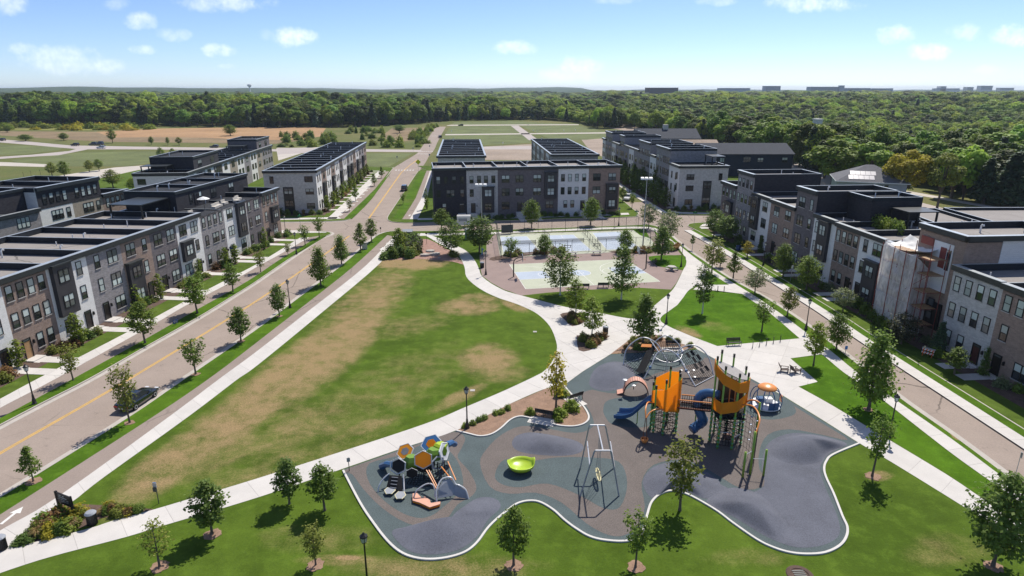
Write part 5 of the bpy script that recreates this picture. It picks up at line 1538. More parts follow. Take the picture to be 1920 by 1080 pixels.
TREES = {
 'young_a': make_tree('a', 5, 2.6, 'oval', .30, 34, 2300, .17, 'green_leaf', seed=3),
 'young_b': make_tree('b', 5, 2.6, 'pyr', .28, 34, 2300, .17, 'green_leaf', seed=4),
 'young_c': make_tree('c', 5, 3.0, 'vase', .34, 22, 1500, .18, 'green_leaf', seed=5, spread=.15, loose=1.1),
 'dark_a': make_tree('d', 5, 2.8, 'oval', .26, 42, 3200, .17, 'dark_leaf', seed=6),
 'dark_b': make_tree('e', 5, 3.2, 'pyr', .24, 40, 3200, .18, 'dark_leaf', seed=7, spread=.18),
 'round_a': make_tree('f', 5, 3.2, 'oval', .24, 50, 4200, .16, 'green_leaf', seed=8, spread=.2),
 'round_b': make_tree('g', 5, 3.4, 'round', .26, 50, 4200, .16, 'dark_leaf', seed=9, spread=.2),
 'birch_a': make_tree('h', 8, 4.4, 'oval', .22, 46, 4200, .19, 'green_leaf', 'bark_white', seed=10, tr=.013, spread=.17),
 'birch_b': make_tree('i', 8, 4.2, 'pyr', .20, 46, 4200, .19, 'green_leaf', 'bark_white', seed=11, tr=.013, spread=.17),
 'birch_c': make_tree('i2', 7, 2.6, 'oval', .24, 30, 2400, .18, 'dark_leaf', 'bark_white', seed=29, tr=.014, spread=.2),
 'fresh_a': make_tree('j', 5, 2.8, 'oval', .30, 36, 2400, .18, 'fresh_leaf', seed=12),
 'fresh_w': make_tree('j2', 7, 3.0, 'oval', .22, 38, 2800, .18, 'fresh_leaf', 'bark_white', seed=13, tr=.013),
 'olive_a': make_tree('k', 5, 3.0, 'oval', .28, 36, 2400, .17, 'olive_leaf', seed=14),
 'grey_a': make_tree('l', 4.5, 3.4, 'round', .30, 36, 2300, .16, 'grey_leaf', seed=15),
 'plum_a': make_tree('m', 5, 4.2, 'round', .18, 44, 3000, .2, 'plum_leaf', seed=16),
 'sparse_a': make_tree('n', 5, 2.6, 'oval', .30, 24, 520, .17, 'olive_leaf', seed=17, spread=.2),
 'sparse_b': make_tree('o', 5, 3.2, 'vase', .30, 24, 900, .18, 'olive_leaf', seed=18, spread=.18),
 'sparse_y': make_tree('p', 5, 2.0, 'oval', .28, 24, 620, .17, 'yellow_leaf', seed=19, spread=.22),
 'maple_big': make_tree('q', 7, 4.4, 'pyr', .20, 56, 5200, .21, 'green_leaf', seed=20, spread=.19),
 'maple_drk': make_tree('r', 7, 5.0, 'oval', .22, 56, 5200, .22, 'dark_leaf', seed=21, spread=.18),
 'column': make_tree('s', 3.2, 0.9, 'col', .05, 26, 1100, .13, 'fresh_leaf', seed=22, spread=.3),
 'column_drk': make_tree('t', 5.0, 1.7, 'col', .05, 34, 1900, .17, 'dark_leaf', seed=23, spread=.28),
 'arbor': make_tree('u', 3.2, 1.5, 'cone', .02, 50, 2200, .13, 'dark_leaf', seed=24, spread=.2, up=.6),
 'spruce': make_tree('v', 4.0, 2.6, 'cone', .04, 60, 2600, .17, 'needle', seed=25, spread=.13, up=-.15, elong=2.4),
 'spruce_big': make_tree('w', 16, 8.5, 'cone', .06, 110, 5200, .6, 'needle', seed=26, spread=.09, up=-.15, elong=2.4),
 'yellow_big': make_lobed('x', 13, 10, .28, 44, 4200, .40, 'yellow_leaf', seed=27, lobe=.25),
 'olive_big': make_lobed('x2', 13, 9, .30, 36, 3000, .42, 'olive_leaf', seed=28, lobe=.24),
 'wood_a': make_lobed('wa', 16, 11, .16, 24, 2600, .75, 'forest_leaf', seed=31),
 'wood_b': make_lobed('wb', 16, 12, .12, 28, 2600, .75, 'forest_leaf', seed=32, lobe=.30),
 'wood_c': make_lobed('wc', 17, 9, .14, 22, 2200, .75, 'forest_leaf', seed=33, lobe=.36),
 'wood_d': make_lobed('wd', 15, 13, .12, 28, 2600, .80, 'forest_bright', seed=34, lobe=.32),
 'wood_pine': make_tree('we', 17, 8, 'cone', .10, 80, 2000, .85, 'needle', seed=35, spread=.10, up=-.1, elong=2.2),
 'sapling': make_tree('y', 3, 1.0, 'oval', .45, 14, 420, .14, 'dark_leaf', 'bark_white', seed=36, spread=.25),
}
PROTO = {}
TRND = random.Random(5)
def place_tree(kind, X, Y, H, Wd, label, group=None, name='tree', cat='tree', z=0.0, rz=None):
 tm, cm, H0, W0 = TREES[kind]
 rz = TRND.uniform(0, 6.28) if rz is None else rz
 sc = (Wd / W0, Wd / W0, H / H0)
 if kind not in PROTO:
  root = thing(name, label, cat, (X, Y, z), rz, group)
  root.scale = sc
  link('trunk', tm, root)
  link('crown', cm, root)
  PROTO[kind] = root
  return root
 r = copy_tree(PROTO[kind], (X, Y, z), rz, label, sc)
 r.name = name
 r['category'] = cat
 if group:
  r['group'] = group
 elif 'group' in r:
  del r['group']
 return r
MULCH_RING = None
def plant(kind, bx, by, ty, wpx, label, group=None, name='tree', cat='tree', ring=False, grow=1.0):
 X, Y = G(bx, by)
 H = height_at(X, Y, ty) * grow
 o = place_tree(kind, X, Y, H, metres(wpx, X, Y, H / 2) * .98, label, group, name, cat)
 if ring:
  rr = random.Random(int(bx))
  n = 18
  k = 0.5 if by < 800 else 0.62
  pts = [(X + k * rr.uniform(.75, 1.15) * math.cos(2 * math.pi * i / n), Y + k * rr.uniform(.75, 1.15) * math.sin(2 * math.pi * i / n)) for i in range(n)]
  tag(MB().prism(pts, 0.0, 0.035).build('mulch_ring', M['mulch_tan']), 'ring of woodchip mulch round the foot of a young park tree', 'mulch', 'mulch rings round the tree trunks')
 return o

SG = 'young trees in the grass strip on the park side of the left street'
for i, (k, a) in enumerate([('young_b', (62, 903, 838, 40)), ('sparse_b', (243, 793, 688, 56)), ('young_c', (367, 702, 635, 50)), ('dark_a', (452, 640, 577, 40)), ('dark_a', (524, 593, 533, 32)), ('maple_big', (601, 535, 464, 44)),
       ('maple_big', (640, 495, 442, 36)), ('young_b', (676, 470, 418, 28)), ('young_a', (697, 453, 410, 25))]):
 lab = ['smallest pointed young tree in the park side street strip, nearest the bottom left corner', 'loose open young tree standing over the parked black car',
  'open crowned young tree in the park side strip, next one beyond the parked car', 'dark oval young tree in the park side strip, two beyond the parked car',
  'dark small oval tree in the park side strip beside the lamp post', 'broad pointed maple in the park side strip, first beyond the lamp post',
  'pointed maple in the park side strip, second beyond the lamp post', 'thin young tree in the park side strip, second from the crossing', 'thin young tree in the park side strip, nearest to the crossing'][i]
 plant(k, *a, lab, SG, ring=i < 5)
SG = 'young trees in the grass strip on the house side of the left street'
for i, (k, a) in enumerate([('sparse_b', (137, 713, 648, 44)), ('young_a', (272, 643, 566, 48)), ('young_a', (370, 587, 518, 46)), ('young_a', (437, 547, 494, 32)), ('sparse_b', (489, 510, 470, 26)), ('sparse_b', (540, 478, 455, 18)), ('young_c', (572, 460, 422, 24)), ('young_c', (599, 446, 404, 24))]):
 plant(k, *a, ['pale sparse young tree in the house side strip of the left street, nearest one', 'young tree in the house side strip in front of the grey and white townhouses', 'young tree in the house side strip in front of the charcoal townhouse',
    'small young tree in the house side strip, fourth from the near end', 'small thin tree in the house side strip near the flag', 'tiny sapling in the house side strip, third from the crossing', 'young tree in the house side strip, second from the crossing', 'young tree in the house side strip, right at the crossing'][i], SG)

SOUTH = [('sparse_a', (300, 1062, 975, 52), 'thin yellowish young tree in the south lawn, left of the round bushy tree', 1), ('dark_a', (398, 1002, 903, 68), 'dense round tree below the south walk casting a shadow on the grass', 1), ('dark_a', (543, 945, 862, 52), 'oval young tree beside the south walk, left one of two', 0),
  ('sparse_b', (592, 1060, 988, 52), 'pale sparse young tree at the bottom edge, left of the dark lamp post', 1), ('young_a', (609, 957, 872, 56), 'young tree beside the south walk left of the playground corner', 0), ('young_a', (963, 1060, 953, 60), 'slim young tree in the grass notch below the playground', 1),
  ('young_c', (1192, 1063, 962, 64), 'loose young tree by the playground kerb at the bottom, right of the notch', 1), ('sparse_b', (1274, 957, 828, 86), 'tall open yellow green tree standing against the rubber mound', 0), ('sparse_y', (1042, 768, 658, 42), 'thin yellowing tree in the woodchip bed beside the two benches', 0),
  ('young_c', (1636, 893, 778, 56), 'thin leaning young tree between the east walk and the playground', 1), ('maple_big', (1627, 768, 625, 88), 'large bright maple on the lawn by the right street', 1), ('maple_drk', (1862, 1062, 890, 120), 'large leafy tree in the bottom right corner', 1)]
for k, a, lab, ring in SOUTH:
 plant(k, *a, lab, 'trees of the park lawns', ring=bool(ring))
MID = [('dark_b', (1205, 648, 552, 66), 'dense dark tree at the walk junction in the woodchip bed'), ('fresh_w', (1109, 630, 557, 46), 'yellow green white stemmed tree in the lower planter triangle'), ('fresh_w', (1079, 592, 524, 46), 'green white stemmed tree in the upper planter'),
 ('birch_a', (1050, 553, 462, 64), 'large birch on the lawn before the basketball court, left one'), ('birch_b', (1166, 562, 460, 66), 'large birch on the lawn before the basketball court, right one'), ('birch_c', (1316, 588, 495, 36), 'slender dark tree with a white trunk on the east lawn'),
 ('young_c', (1428, 622, 563, 42), 'small open tree with a white trunk on the east lawn near the bench'), ('fresh_a', (1525, 685, 605, 40), 'bright lime green young tree at the corner of the seating plaza'), ('round_a', (1567, 655, 590, 44), 'round green tree in the right street strip by the seating plaza'),
 ('olive_a', (1476, 592, 538, 36), 'small yellowish tree in the park strip of the right street, beside the lamp'), ('grey_a', (1415, 550, 503, 44), 'grey green spreading tree in the park strip of the right street'), ('young_b', (1375, 522, 472, 30), 'small upright tree in the park strip of the right street'),
 ('sparse_b', (1334, 512, 450, 48), 'open feathery tree on the small triangle of lawn'), ('young_a', (1350, 500, 474, 24), 'small tree in the right street strip behind the feathery tree'), ('sapling', (1298, 468, 441, 10), 'tiny staked sapling in the strip at the head of the right street'),
 ('round_a', (1021, 479, 440, 29), 'small ball shaped tree in front of the middle pickleball court'), ('young_c', (958, 484, 445, 32), 'small tree in front of the left pickleball court'), ('round_a', (1172, 473, 430, 30), 'small bright round tree in front of the right pickleball court'),
 ('dark_b', (1240, 488, 425, 46), 'dark tree on the small lawn at the right end of the courts'), ('grey_a', (1250, 460, 394, 46), 'grey green tree just behind the dark tree at the right end of the courts'), ('grey_a', (1216, 429, 382, 36), 'grey green tree at the corner of the cross street by the tall floodlight'),
 ('birch_a', (846, 478, 410, 54), 'leafy birch in the gravel bed beside the curved walk'), ('round_b', (899, 474, 407, 56), 'dense tree behind the curved walk by the portable toilet'), ('young_a', (828, 433, 391, 30), 'tree in the cross street strip near the white truck'), ('fresh_a', (748, 474, 428, 28), 'yellow green small tree rising from the shrubs of the gravel bed')]
for k, a, lab in MID:
 plant(k, *a, lab, 'trees of the park middle')
CF = [('round_a', (997, 427, 375, 34), 'tree in front of the central row, by its grey middle units'), ('round_a', (1108, 422, 371, 34), 'tree in front of the central row, by its white unit'), ('young_a', (1167, 378, 350, 14), 'small tree beside the right end of the central row'), ('young_c', (1185, 390, 362, 14), 'small tree by the parked white car'),
 ('young_c', (756, 383, 362, 12), 'small tree in the verge of the north road in front of the dark pickup'), ('young_b', (667, 377, 345, 14), 'young tree by the north road walk, second from its near end'), ('sparse_b', (656, 396, 372, 16), 'young tree by the north road walk at its near end'),
 ('young_b', (702, 349, 325, 14), 'young tree by the north road walk, third along'), ('young_b', (716, 334, 312, 12), 'young tree by the north road walk, farthest along'), ('column', (800, 392, 352, 8), 'narrow tree at the left end of the central row'),
 ('young_c', (905, 395, 352, 16), 'thin tree against the pale second unit of the central row'), ('young_c', (853, 398, 355, 14), 'thin tree against the black first unit of the central row'), ('young_c', (1050, 398, 366, 10), 'thin tree against the white unit of the central row')]
for k, a, lab in CF:
 plant(k, *a, lab, 'young trees by the cross street and the north road')
RT = [('round_b', (1338, 444, 394, 36), 'dark round tree at the head of the right street, left one of the pair'), ('round_b', (1362, 454, 405, 44), 'dark round tree at the head of the right street, right one of the pair'), ('round_a', (1467, 519, 458, 38), 'full round tree by the right hand houses near the street sign'),
 ('round_a', (1512, 543, 481, 46), 'largest full round tree by the right hand houses'), ('grey_a', (1580, 583, 540, 42), 'grey leaved small tree before the white right hand house'), ('plum_a', (1690, 645, 588, 56), 'dark purplish tree in front of the plastic covered scaffold'),
 ('young_a', (1789, 702, 652, 42), 'small broad tree in the verge before the pale brick house at the right edge'), ('sparse_y', (1401, 482, 452, 20), 'thin olive tree in the bed of the right hand houses')]
for k, a, lab in RT:
 plant(k, *a, lab, 'trees along the right hand houses')
for k, a, lab in [('spruce', (1757, 662, 603, 34), 'blue green spruce between the scaffold and the pale brick house'), ('arbor', (1842, 703, 650, 22), 'cone shaped arborvitae beside the maroon door'), ('arbor', (1425, 474, 440, 15), 'cone shaped arborvitae beside the white house by the lamp')]:
 plant(k, *a, lab, None, name='conifer')
CG = 'columnar trees against the left front row'
for i, a in enumerate([(37, 690, 636, 22), (150, 645, 586, 24), (257, 575, 530, 16), (302, 560, 512, 16), (374, 518, 484, 12), (423, 500, 463, 14), (442, 494, 458, 14), (497, 467, 426, 10)]):
 plant('column', *a, ['leaning columnar shrub by the oak door, nearest on the left', 'columnar shrub beside the wreathed door of the white house', 'columnar tree by the lower bay of the brown house', 'columnar tree between the brown and charcoal houses', 'columnar tree by the door of the second white house', 'columnar tree left of the house flag', 'columnar tree right of the house flag', 'columnar tree by the last dark house of the left row'][i], CG)
i = 0
for i, s in enumerate((3, 10.5, 17, 24, 31, 38, 45, 53, 61, 70, 79)):
 X, Y = along(L4A, L4B, s)
 place_tree('column', X + 1.8, Y, 4.2, 1.5, 'columnar tree before the row beyond the crossing, %s from its near end' % ORD[i], 'columnar trees along the row beyond the crossing')
for j, s in enumerate((98.5, 92, 87, 80, 75, 69, 64, 56, 50, 43, 36)):
 X, Y = along(R2A, R2B, s)
 place_tree('column_drk', X - 2.2, Y, [5.5, 7, 9, 6, 8.5, 7, 8, 6, 7, 8, 6][j], 2.6, 'dark columnar tree against the tall stepped grey row, %s from its near end' % ORD[j], 'dark columnar trees along the tall stepped row')

# -------- shrubs
def shrub_mesh(W_, H_, n, ls, mat, seed):
 rng = np.random.default_rng(seed)
 d = rng.normal(size=(n, 3))
 d[:, 2] = np.abs(d[:, 2])
 d /= np.linalg.norm(d, axis=1, keepdims=True)
 r = rng.uniform(0.55, 1.08, n)[:, None]
 lob = 1 + 0.18 * np.sin(3 * np.arctan2(d[:, 1], d[:, 0]) + seed)[:, None] + 0.1 * np.sin(7 * d[:, 2:3] * 3 + seed)
 P = d * r * lob * np.array([W_ / 2, W_ / 2, H_])
 return leaves_mesh('shrub', P, d * .6 + rng.normal(size=(n, 3)) * .45 + np.array([0, 0, .5]), ls, M[mat], 1.5, rng)
def grass_mesh(W_, H_, n, mat, seed):
 """tuft of arching blades"""
 rng = np.random.default_rng(seed)
 az = rng.uniform(0, 6.28, n)
 ln = rng.uniform(.5, 1.0, n)
 out = rng.uniform(.15, 1.0, n)
 v, f = [], []
 for i in range(n):
  c, s = math.cos(az[i]), math.sin(az[i])
  b = rng.uniform(0, .12, 2) * W_
  p0 = np.array([b[0] * c, b[1] * s, 0])
  p1 = np.array([c * out[i] * W_ * .3, s * out[i] * W_ * .3, H_ * ln[i] * .75])
  p2 = np.array([c * out[i] * W_ * .52, s * out[i] * W_ * .52, H_ * ln[i] * (1 - .45 * out[i])])
  t = np.array([-s, c, 0]) * .03
  o = len(v)
  v += [p0 - t, p0 + t, p1 + t * .8, p1 - t * .8, p2]
  f += [(o, o + 1, o + 2, o + 3), (o + 3, o + 2, o + 4)]
 mb = MB()
 mb.v, mb.f, mb.m = [tuple(q) for q in v], f, [0] * len(f)
 return mb.mesh('ornamental_grass', M[mat])
M['straw'] = leaf_mat('straw coloured grass', (0.24, 0.17, 0.07), (0.36, 0.26, 0.11), .3)
M['orange_grass'] = leaf_mat('orange autumn grass', (0.28, 0.14, 0.03), (0.42, 0.23, 0.06), .3)
SH = {'green': [shrub_mesh(1.5, 1.1, 700, .15, 'green_leaf', k) for k in (1, 2, 3)], 'dark': [shrub_mesh(1.5, 1.1, 700, .15, 'dark_leaf', k) for k in (4, 5)], 'rust': [shrub_mesh(1.5, 1.1, 600, .15, 'rust_leaf', 6)],
 'fresh': [shrub_mesh(1.5, 1.0, 600, .15, 'fresh_leaf', 7)], 'olive': [shrub_mesh(1.5, 1.0, 600, .15, 'olive_leaf', 8)], 'grey': [shrub_mesh(1.5, 1.0, 600, .14, 'grey_leaf', 9)], 'straw': [grass_mesh(1.5, 1.1, 260, 'straw', 10)],
 'orange': [grass_mesh(1.5, 1.1, 300, 'orange_grass', 11)], 'grass': [grass_mesh(1.5, 1.1, 260, 'olive_leaf', 12)], 'yellow': [shrub_mesh(1.5, 1.0, 500, .15, 'yellow_leaf', 13)], 'plum': [shrub_mesh(1.5, 1.0, 500, .16, 'plum_leaf', 14)]}
SRND = random.Random(3)
def shrub(kind, X, Y, W_, H_, label, group, z=0.02):
 me = SRND.choice(SH[kind])
 o = link('ornamental_grass' if kind in ('straw', 'orange', 'grass') else 'shrub', me, None, (X, Y, z), SRND.uniform(0, 6.28))
 o.scale = (W_ / 1.5, W_ / 1.5, H_ / 1.1)
 return tag(o, label, 'shrub', group)
def shrub_px(kind, px, py, wpx, hpx, label, group):
 X, Y = G(px, py)
 return shrub(kind, X, Y, metres(wpx, X, Y), metres(hpx, X, Y), label, group)

# ================================================================== FRONT YARDS
def yard(row, info, length, deep, walk, bed=2.6, kinds=('green', 'green', 'dark', 'olive', 'rust'), lab='', grp='', count=3, seed=1, path=True, lawn_gap=True, bed_mat='mulch'):
 rnd = random.Random(seed)
 mb = sheet('mulch_bed', [at_row(row, *p)[:2] for p in ((0, -0.02), (length, -0.02), (length, -bed), (0, -bed))], 0.012, M[bed_mat])
 for ui, (x0, x1, ds) in enumerate(info):
  for c in ds:
   if path:
    a = [at_row(row, c - .8, -1.96)[:2], at_row(row, c - .8, -walk)[:2]]
    b = [at_row(row, c + .8, -1.96)[:2], at_row(row, c + .8, -walk)[:2]]
    slab_walk('front_path', a, b, 1.6, z=0.018)
  if not grp:
   continue
  xs = []
  for k in range(count):
   for _ in range(20):
    x = rnd.uniform(x0 + .6, x1 - .6)
    if all(abs(x - c) > 1.7 for c in ds) and all(abs(x - q) > 1.0 for q in xs):
     xs.append(x)
     break
  for x in xs:
   k = rnd.choice(kinds)
   y = -rnd.uniform(.9, bed - .5)
   p = at_row(row, x, y)
   shrub(k, p[0], p[1], rnd.uniform(1.2, 1.9), rnd.uniform(.8, 1.3), lab % {'green': 'rounded green', 'dark': 'dark green', 'olive': 'olive', 'rust': 'rust coloured', 'grey': 'grey green', 'fresh': 'fresh green', 'straw': 'straw coloured', 'plum': 'dark', 'grass': 'grassy'}[k] + ', ' + ORD[ui] + ' house', grp)
 return mb
yard(rowL1, infoL1, 78.4, 17, 7.3, 3.0, lab='%s shrub before the left front row, counted from the near end', grp='shrubs before the left front row', count=4, seed=2)
yard(rowL4, infoL4, 91, 17, 7.4, 2.6, lab='%s shrub before the row beyond the crossing, from its near end', grp='shrubs before the row beyond the crossing', count=1, seed=3)
yard(rowC1, infoC1, 47.6, 17, 7.0, 2.8, lab='%s shrub before the central row, counted from the left', grp='shrubs before the central row', count=4, seed=4, kinds=('dark', 'dark', 'green'), path=True)
yard(rowR2, infoR2, LR2, 13, 5.2, 5.0, lab='%s shrub before the tall stepped row, from its far end', grp='shrubs before the tall stepped row', count=1, seed=5, kinds=('dark', 'green', 'olive'), path=False)
yard(rowR1, infoR1, 96, 14, 5.0, 3.9, lab='%s shrub before the right front row, from its far end', grp='shrubs before the right front row', count=2, seed=6, kinds=('dark', 'green', 'grey', 'grey', 'plum'), path=True)
for i in range(5):
 shrub_px('green', 1608 + i * 13.5, 577 + i * 10.5, 22, 19, ['rounded green shrub before the white right house, %s of a row of five' % w_ for w_ in ('far end one', 'second', 'third', 'fourth', 'near end one')][i], 'row of rounded shrubs before the white right house')
# mulch round the end walls
for (row, pts) in ((rowL4, ((-3.2, -2), (-0.1, -2), (-0.1, 13.2), (-3.2, 13.2))), (rowR2, ((LR2 + .1, -2), (LR2 + 3.2, -2), (LR2 + 3.2, 13.2), (LR2 + .1, 13.2)))):
 sheet('mulch_bed', [at_row(row, *p)[:2] for p in pts], 0.015, M['mulch'])
 for k in range(7):
  p = at_row(row, pts[0][0] + 1.3 + .5 * math.sin(k * 3), -0.5 + k * 2.0)
  shrub(['dark', 'olive', 'straw', 'dark', 'green', 'dark', 'grey'][k], p[0], p[1], 1.6, 1.1 + .3 * (k % 3), 'shrub in the mulch below a pale brick end wall', 'shrubs below the pale end walls')
# sidewalks and verges of the right side
RK = smooth(W(K_R1[4:]), 4)
ribbon('verge', offset(RK, -0.16), offset(RK, -1.35), 0.006, M['verge_mat'])
slab_walk('house_sidewalk', offset(RK, -1.35), offset(RK, -3.0), 2.2, z=0.006)
RK2 = smooth(W(K_R2[:5]), 4)
ribbon('verge', offset(RK2, -0.16), offset(RK2, -1.5), 0.006, M['verge_mat'])
slab_walk('house_sidewalk', offset(RK2, -1.5), offset(RK2, -3.3), 3.0, z=0.006)
slab_walk('house_sidewalk', W([(1262, 398.5), (1275, 400.5), (1330, 401.5)]), W([(1256, 394.8), (1275, 398), (1330, 399)]), 3.0, z=0.009)
slab_walk('house_sidewalk', W([(1312, 425), (1318, 420), (1345, 418.5)]), W([(1325, 424), (1330, 422), (1345, 421)]), 3.0, z=0.012)

# -------- park beds
BG = 'plants in the park beds'
rb = random.Random(21)
def fill(poly_px, n, kinds, w0, w1, h0, h1, label, grp):
 P = W(poly_px)
 xs, ys = [p[0] for p in P], [p[1] for p in P]
 done = 0
 names = {'green': 'green', 'dark': 'dark green', 'rust': 'rust coloured', 'fresh': 'fresh green', 'olive': 'olive', 'grey': 'grey green', 'straw': 'straw coloured', 'orange': 'orange', 'grass': 'grassy', 'yellow': 'yellow flowering', 'plum': 'dark'}
 for _ in range(n * 30):
  if done >= n:
   break
  x, y = rb.uniform(min(xs), max(xs)), rb.uniform(min(ys), max(ys))
  ins = False
  for i in range(len(P)):
   a, b = P[i], P[i - 1]
   if (a[1] > y) != (b[1] > y) and x < (b[0] - a[0]) * (y - a[1]) / (b[1] - a[1]) + a[0]:
    ins = not ins
  if ins:
   k = rb.choice(kinds)
   shrub(k, x, y, rb.uniform(w0, w1), rb.uniform(h0, h1), label % names[k], grp, z=0.03)
   done += 1
fill([(716, 486), (736, 466), (757, 450), (782, 447), (790, 462), (784, 484)], 44, ['dark', 'olive', 'dark', 'green', 'plum'], 1.5, 2.8, 1.3, 2.1, '%s shrub of the big thicket at the corner of the gravel bed', 'thicket at the corner of the gravel bed')
fill([(832, 466), (850, 474), (860, 484), (845, 484)], 5, ['olive', 'straw'], 1.2, 1.8, .8, 1.2, '%s plant under the birch in the gravel bed', 'plants under the gravel bed birch')
fill([(1055, 592), (1088, 589), (1095, 602), (1074, 609)], 14, ['rust', 'olive', 'rust', 'straw'], .8, 1.3, .6, .9, '%s plant in the upper planter of the junction', 'plants of the upper planter')
fill([(1084, 632), (1138, 632), (1106, 655), (1090, 657)], 20, ['rust', 'rust', 'straw', 'olive'], .8, 1.3, .6, .9, '%s plant in the lower planter triangle', 'plants of the lower planter')
fill([(1160, 656), (1190, 636), (1230, 632), (1250, 640), (1225, 655)], 26, ['straw', 'straw', 'olive', 'rust'], .6, 1.1, .4, .7, '%s plant in the woodchip bed behind the net dome', 'plants in the bed behind the net dome')
fill([(1192, 652), (1215, 650), (1220, 656), (1195, 658)], 4, ['green'], 1.0, 1.4, .4, .6, '%s plant round the dark junction tree', 'plants round the junction tree')
fill([(1290, 650), (1240, 633), (1255, 636), (1300, 651)], 8, ['dark', 'olive'], .6, .9, .4, .6, '%s plant along the walk behind the bench', 'plants along the walk behind the bench')
for (px, py, k) in [(872, 801, 'fresh'), (886, 796, 'fresh'), (908, 786, 'green'), (930, 777, 'fresh'), (952, 768, 'green'), (940, 775, 'fresh'), (898, 790, 'green')]:
 shrub_px(k, px, py, 14, 9, 'low green plant in a line along the south walk edge of the woodchip bed', 'low plants along the south walk')
for (px, py, wd) in [(994, 776, 20), (1052, 742, 28), (1072, 768, 32), (1048, 780, 28), (1048, 790, 16), (1040, 716, 14)]:
 shrub_px('fresh', px, py, wd, wd * .6, 'bright yellow green tuft beside the benches in the woodchip bed', 'bright tufts round the woodchip bed benches')
fill([(60, 1012), (75, 985), (120, 962), (160, 965), (150, 985), (100, 1003)], 34, ['olive', 'rust', 'green', 'straw', 'yellow', 'fresh'], .8, 1.6, .5, 1.0, '%s plant in the flower bed round the park sign', 'plants round the park sign')
fill([(185, 962), (200, 952), (280, 957), (222, 970)], 24, ['olive', 'rust', 'grass', 'green', 'straw', 'yellow'], .6, 1.1, .4, .7, '%s plant in the bed right of the park sign', 'plants right of the park sign')
fill([(30, 1022), (60, 1000), (70, 1012)], 8, ['plum', 'dark'], .8, 1.2, .3, .5, '%s low plant at the tip of the park sign bed', 'low plants at the tip of the sign bed')
fill([(920, 483), (975, 475), (1000, 475), (960, 484)], 8, ['straw', 'olive', 'grass'], 1.0, 1.6, .8, 1.2, '%s grass clump before the left pickleball court', 'grass clumps before the courts')
fill([(1000, 477), (1056, 470), (1060, 473), (1010, 479)], 10, ['straw', 'rust', 'grass'], 1.0, 1.6, .8, 1.3, '%s grass clump before the middle pickleball court', 'grass clumps before the courts')
fill([(1142, 473), (1200, 467), (1236, 469), (1225, 474), (1180, 476)], 16, ['rust', 'straw', 'olive'], 1.0, 1.6, .7, 1.2, '%s grass clump before the right pickleball court', 'grass clumps before the courts')
fill([(1254, 466), (1275, 465), (1276, 473), (1258, 474)], 7, ['orange'], 1.6, 2.3, 1.2, 1.6, '%s grass clump by the north east walk', 'orange grass clumps by the north east walk')
fill([(706, 330), (640, 398), (700, 395), (715, 330)], 0, ['green'], 1, 2, 1, 2, '%s', 'x')
# terrace planting of the right row
for k in range(9):
 p = at_row(rowR1, 47.0 + k * .75, 6.6 + .35 * math.sin(k * 2.1))
 shrub('fresh' if k % 2 else 'green', p[0], p[1], 1.7, 1.8, 'leafy terrace plant under the pergola of the right front row', 'terrace plants of the right front row', z=9.7)

# ================================================================== WOODLAND
EDGE = sorted((G(px, py)[0] / G(px, py)[1], G(px, py)[1]) for px, py in [(-700, 238), (0, 236), (300, 237), (500, 239), (640, 238.5), (720, 236), (800, 231), (860, 226), (940, 223), (1020, 223.5), (1080, 230), (1125, 242), (1185, 240), (1235, 246), (1300, 262), (1420, 296), (1540, 338), (1600, 346), (1650, 350), (1720, 365), (1800, 377), (1920, 388), (2050, 400), (2700, 470)])
EU, ED = [e[0] for e in EDGE], [e[1] for e in EDGE]
def forest_points():
 rnd = random.Random(99)
 pts = []
 d = 150.0
 while d < 2600:
  sp = max(9.6, d * 0.0165)
  u = -1.02
  while u < 1.02:
   x = u * d + rnd.uniform(-.45, .45) * sp
   y = d + rnd.uniform(-.45, .45) * sp
   uu_ = x / y
   de = float(np.interp(uu_, EU, ED))
   if y > de and abs(uu_) < 0.98:
    # clearings in the far middle ground
    if not (math.sin(x * .013 + 1) * math.sin(y * .009) > .93 and y > 700):
     pts.append((x, y, y - de, sp))
   u += sp / d
  d += sp * 0.82
 return pts
FP = forest_points()
FRND = random.Random(4)
def wood_height(x, y, sp):
 k = 0.5 + 0.5 * math.sin(x * .021 + 2 * math.sin(y * .011)) * math.sin(y * .017 + .6)
 k2 = math.sin(x * .047 + y * .02) * math.sin(y * .038 - x * .013 + 2)
 return (11.5 + 4.5 * k + 3.2 * k2 + FRND.uniform(-3, 4.5)) * (1.12 if x / y < -.02 and y < 900 else 0.95) * min(1.25, max(1, sp / 11))
def tone(x, y):
 return math.sin(x * .016 + 1.7) + math.sin(y * .013 + x * .006) + FRND.uniform(-.9, .9)
cand = sorted(range(len(FP)), key=lambda i: FP[i][1] + 1.2 * max(0, FP[i][2] - 12))
front = set(i for i in cand if FP[i][2] < 15 and abs(FP[i][0] / FP[i][1]) < 0.84)
front = set(sorted(front, key=lambda i: FP[i][1])[:205])
ZONE = lambda u: 'left' if u < -.30 else ('centre' if u < .12 else ('right' if u < .42 else 'far right'))
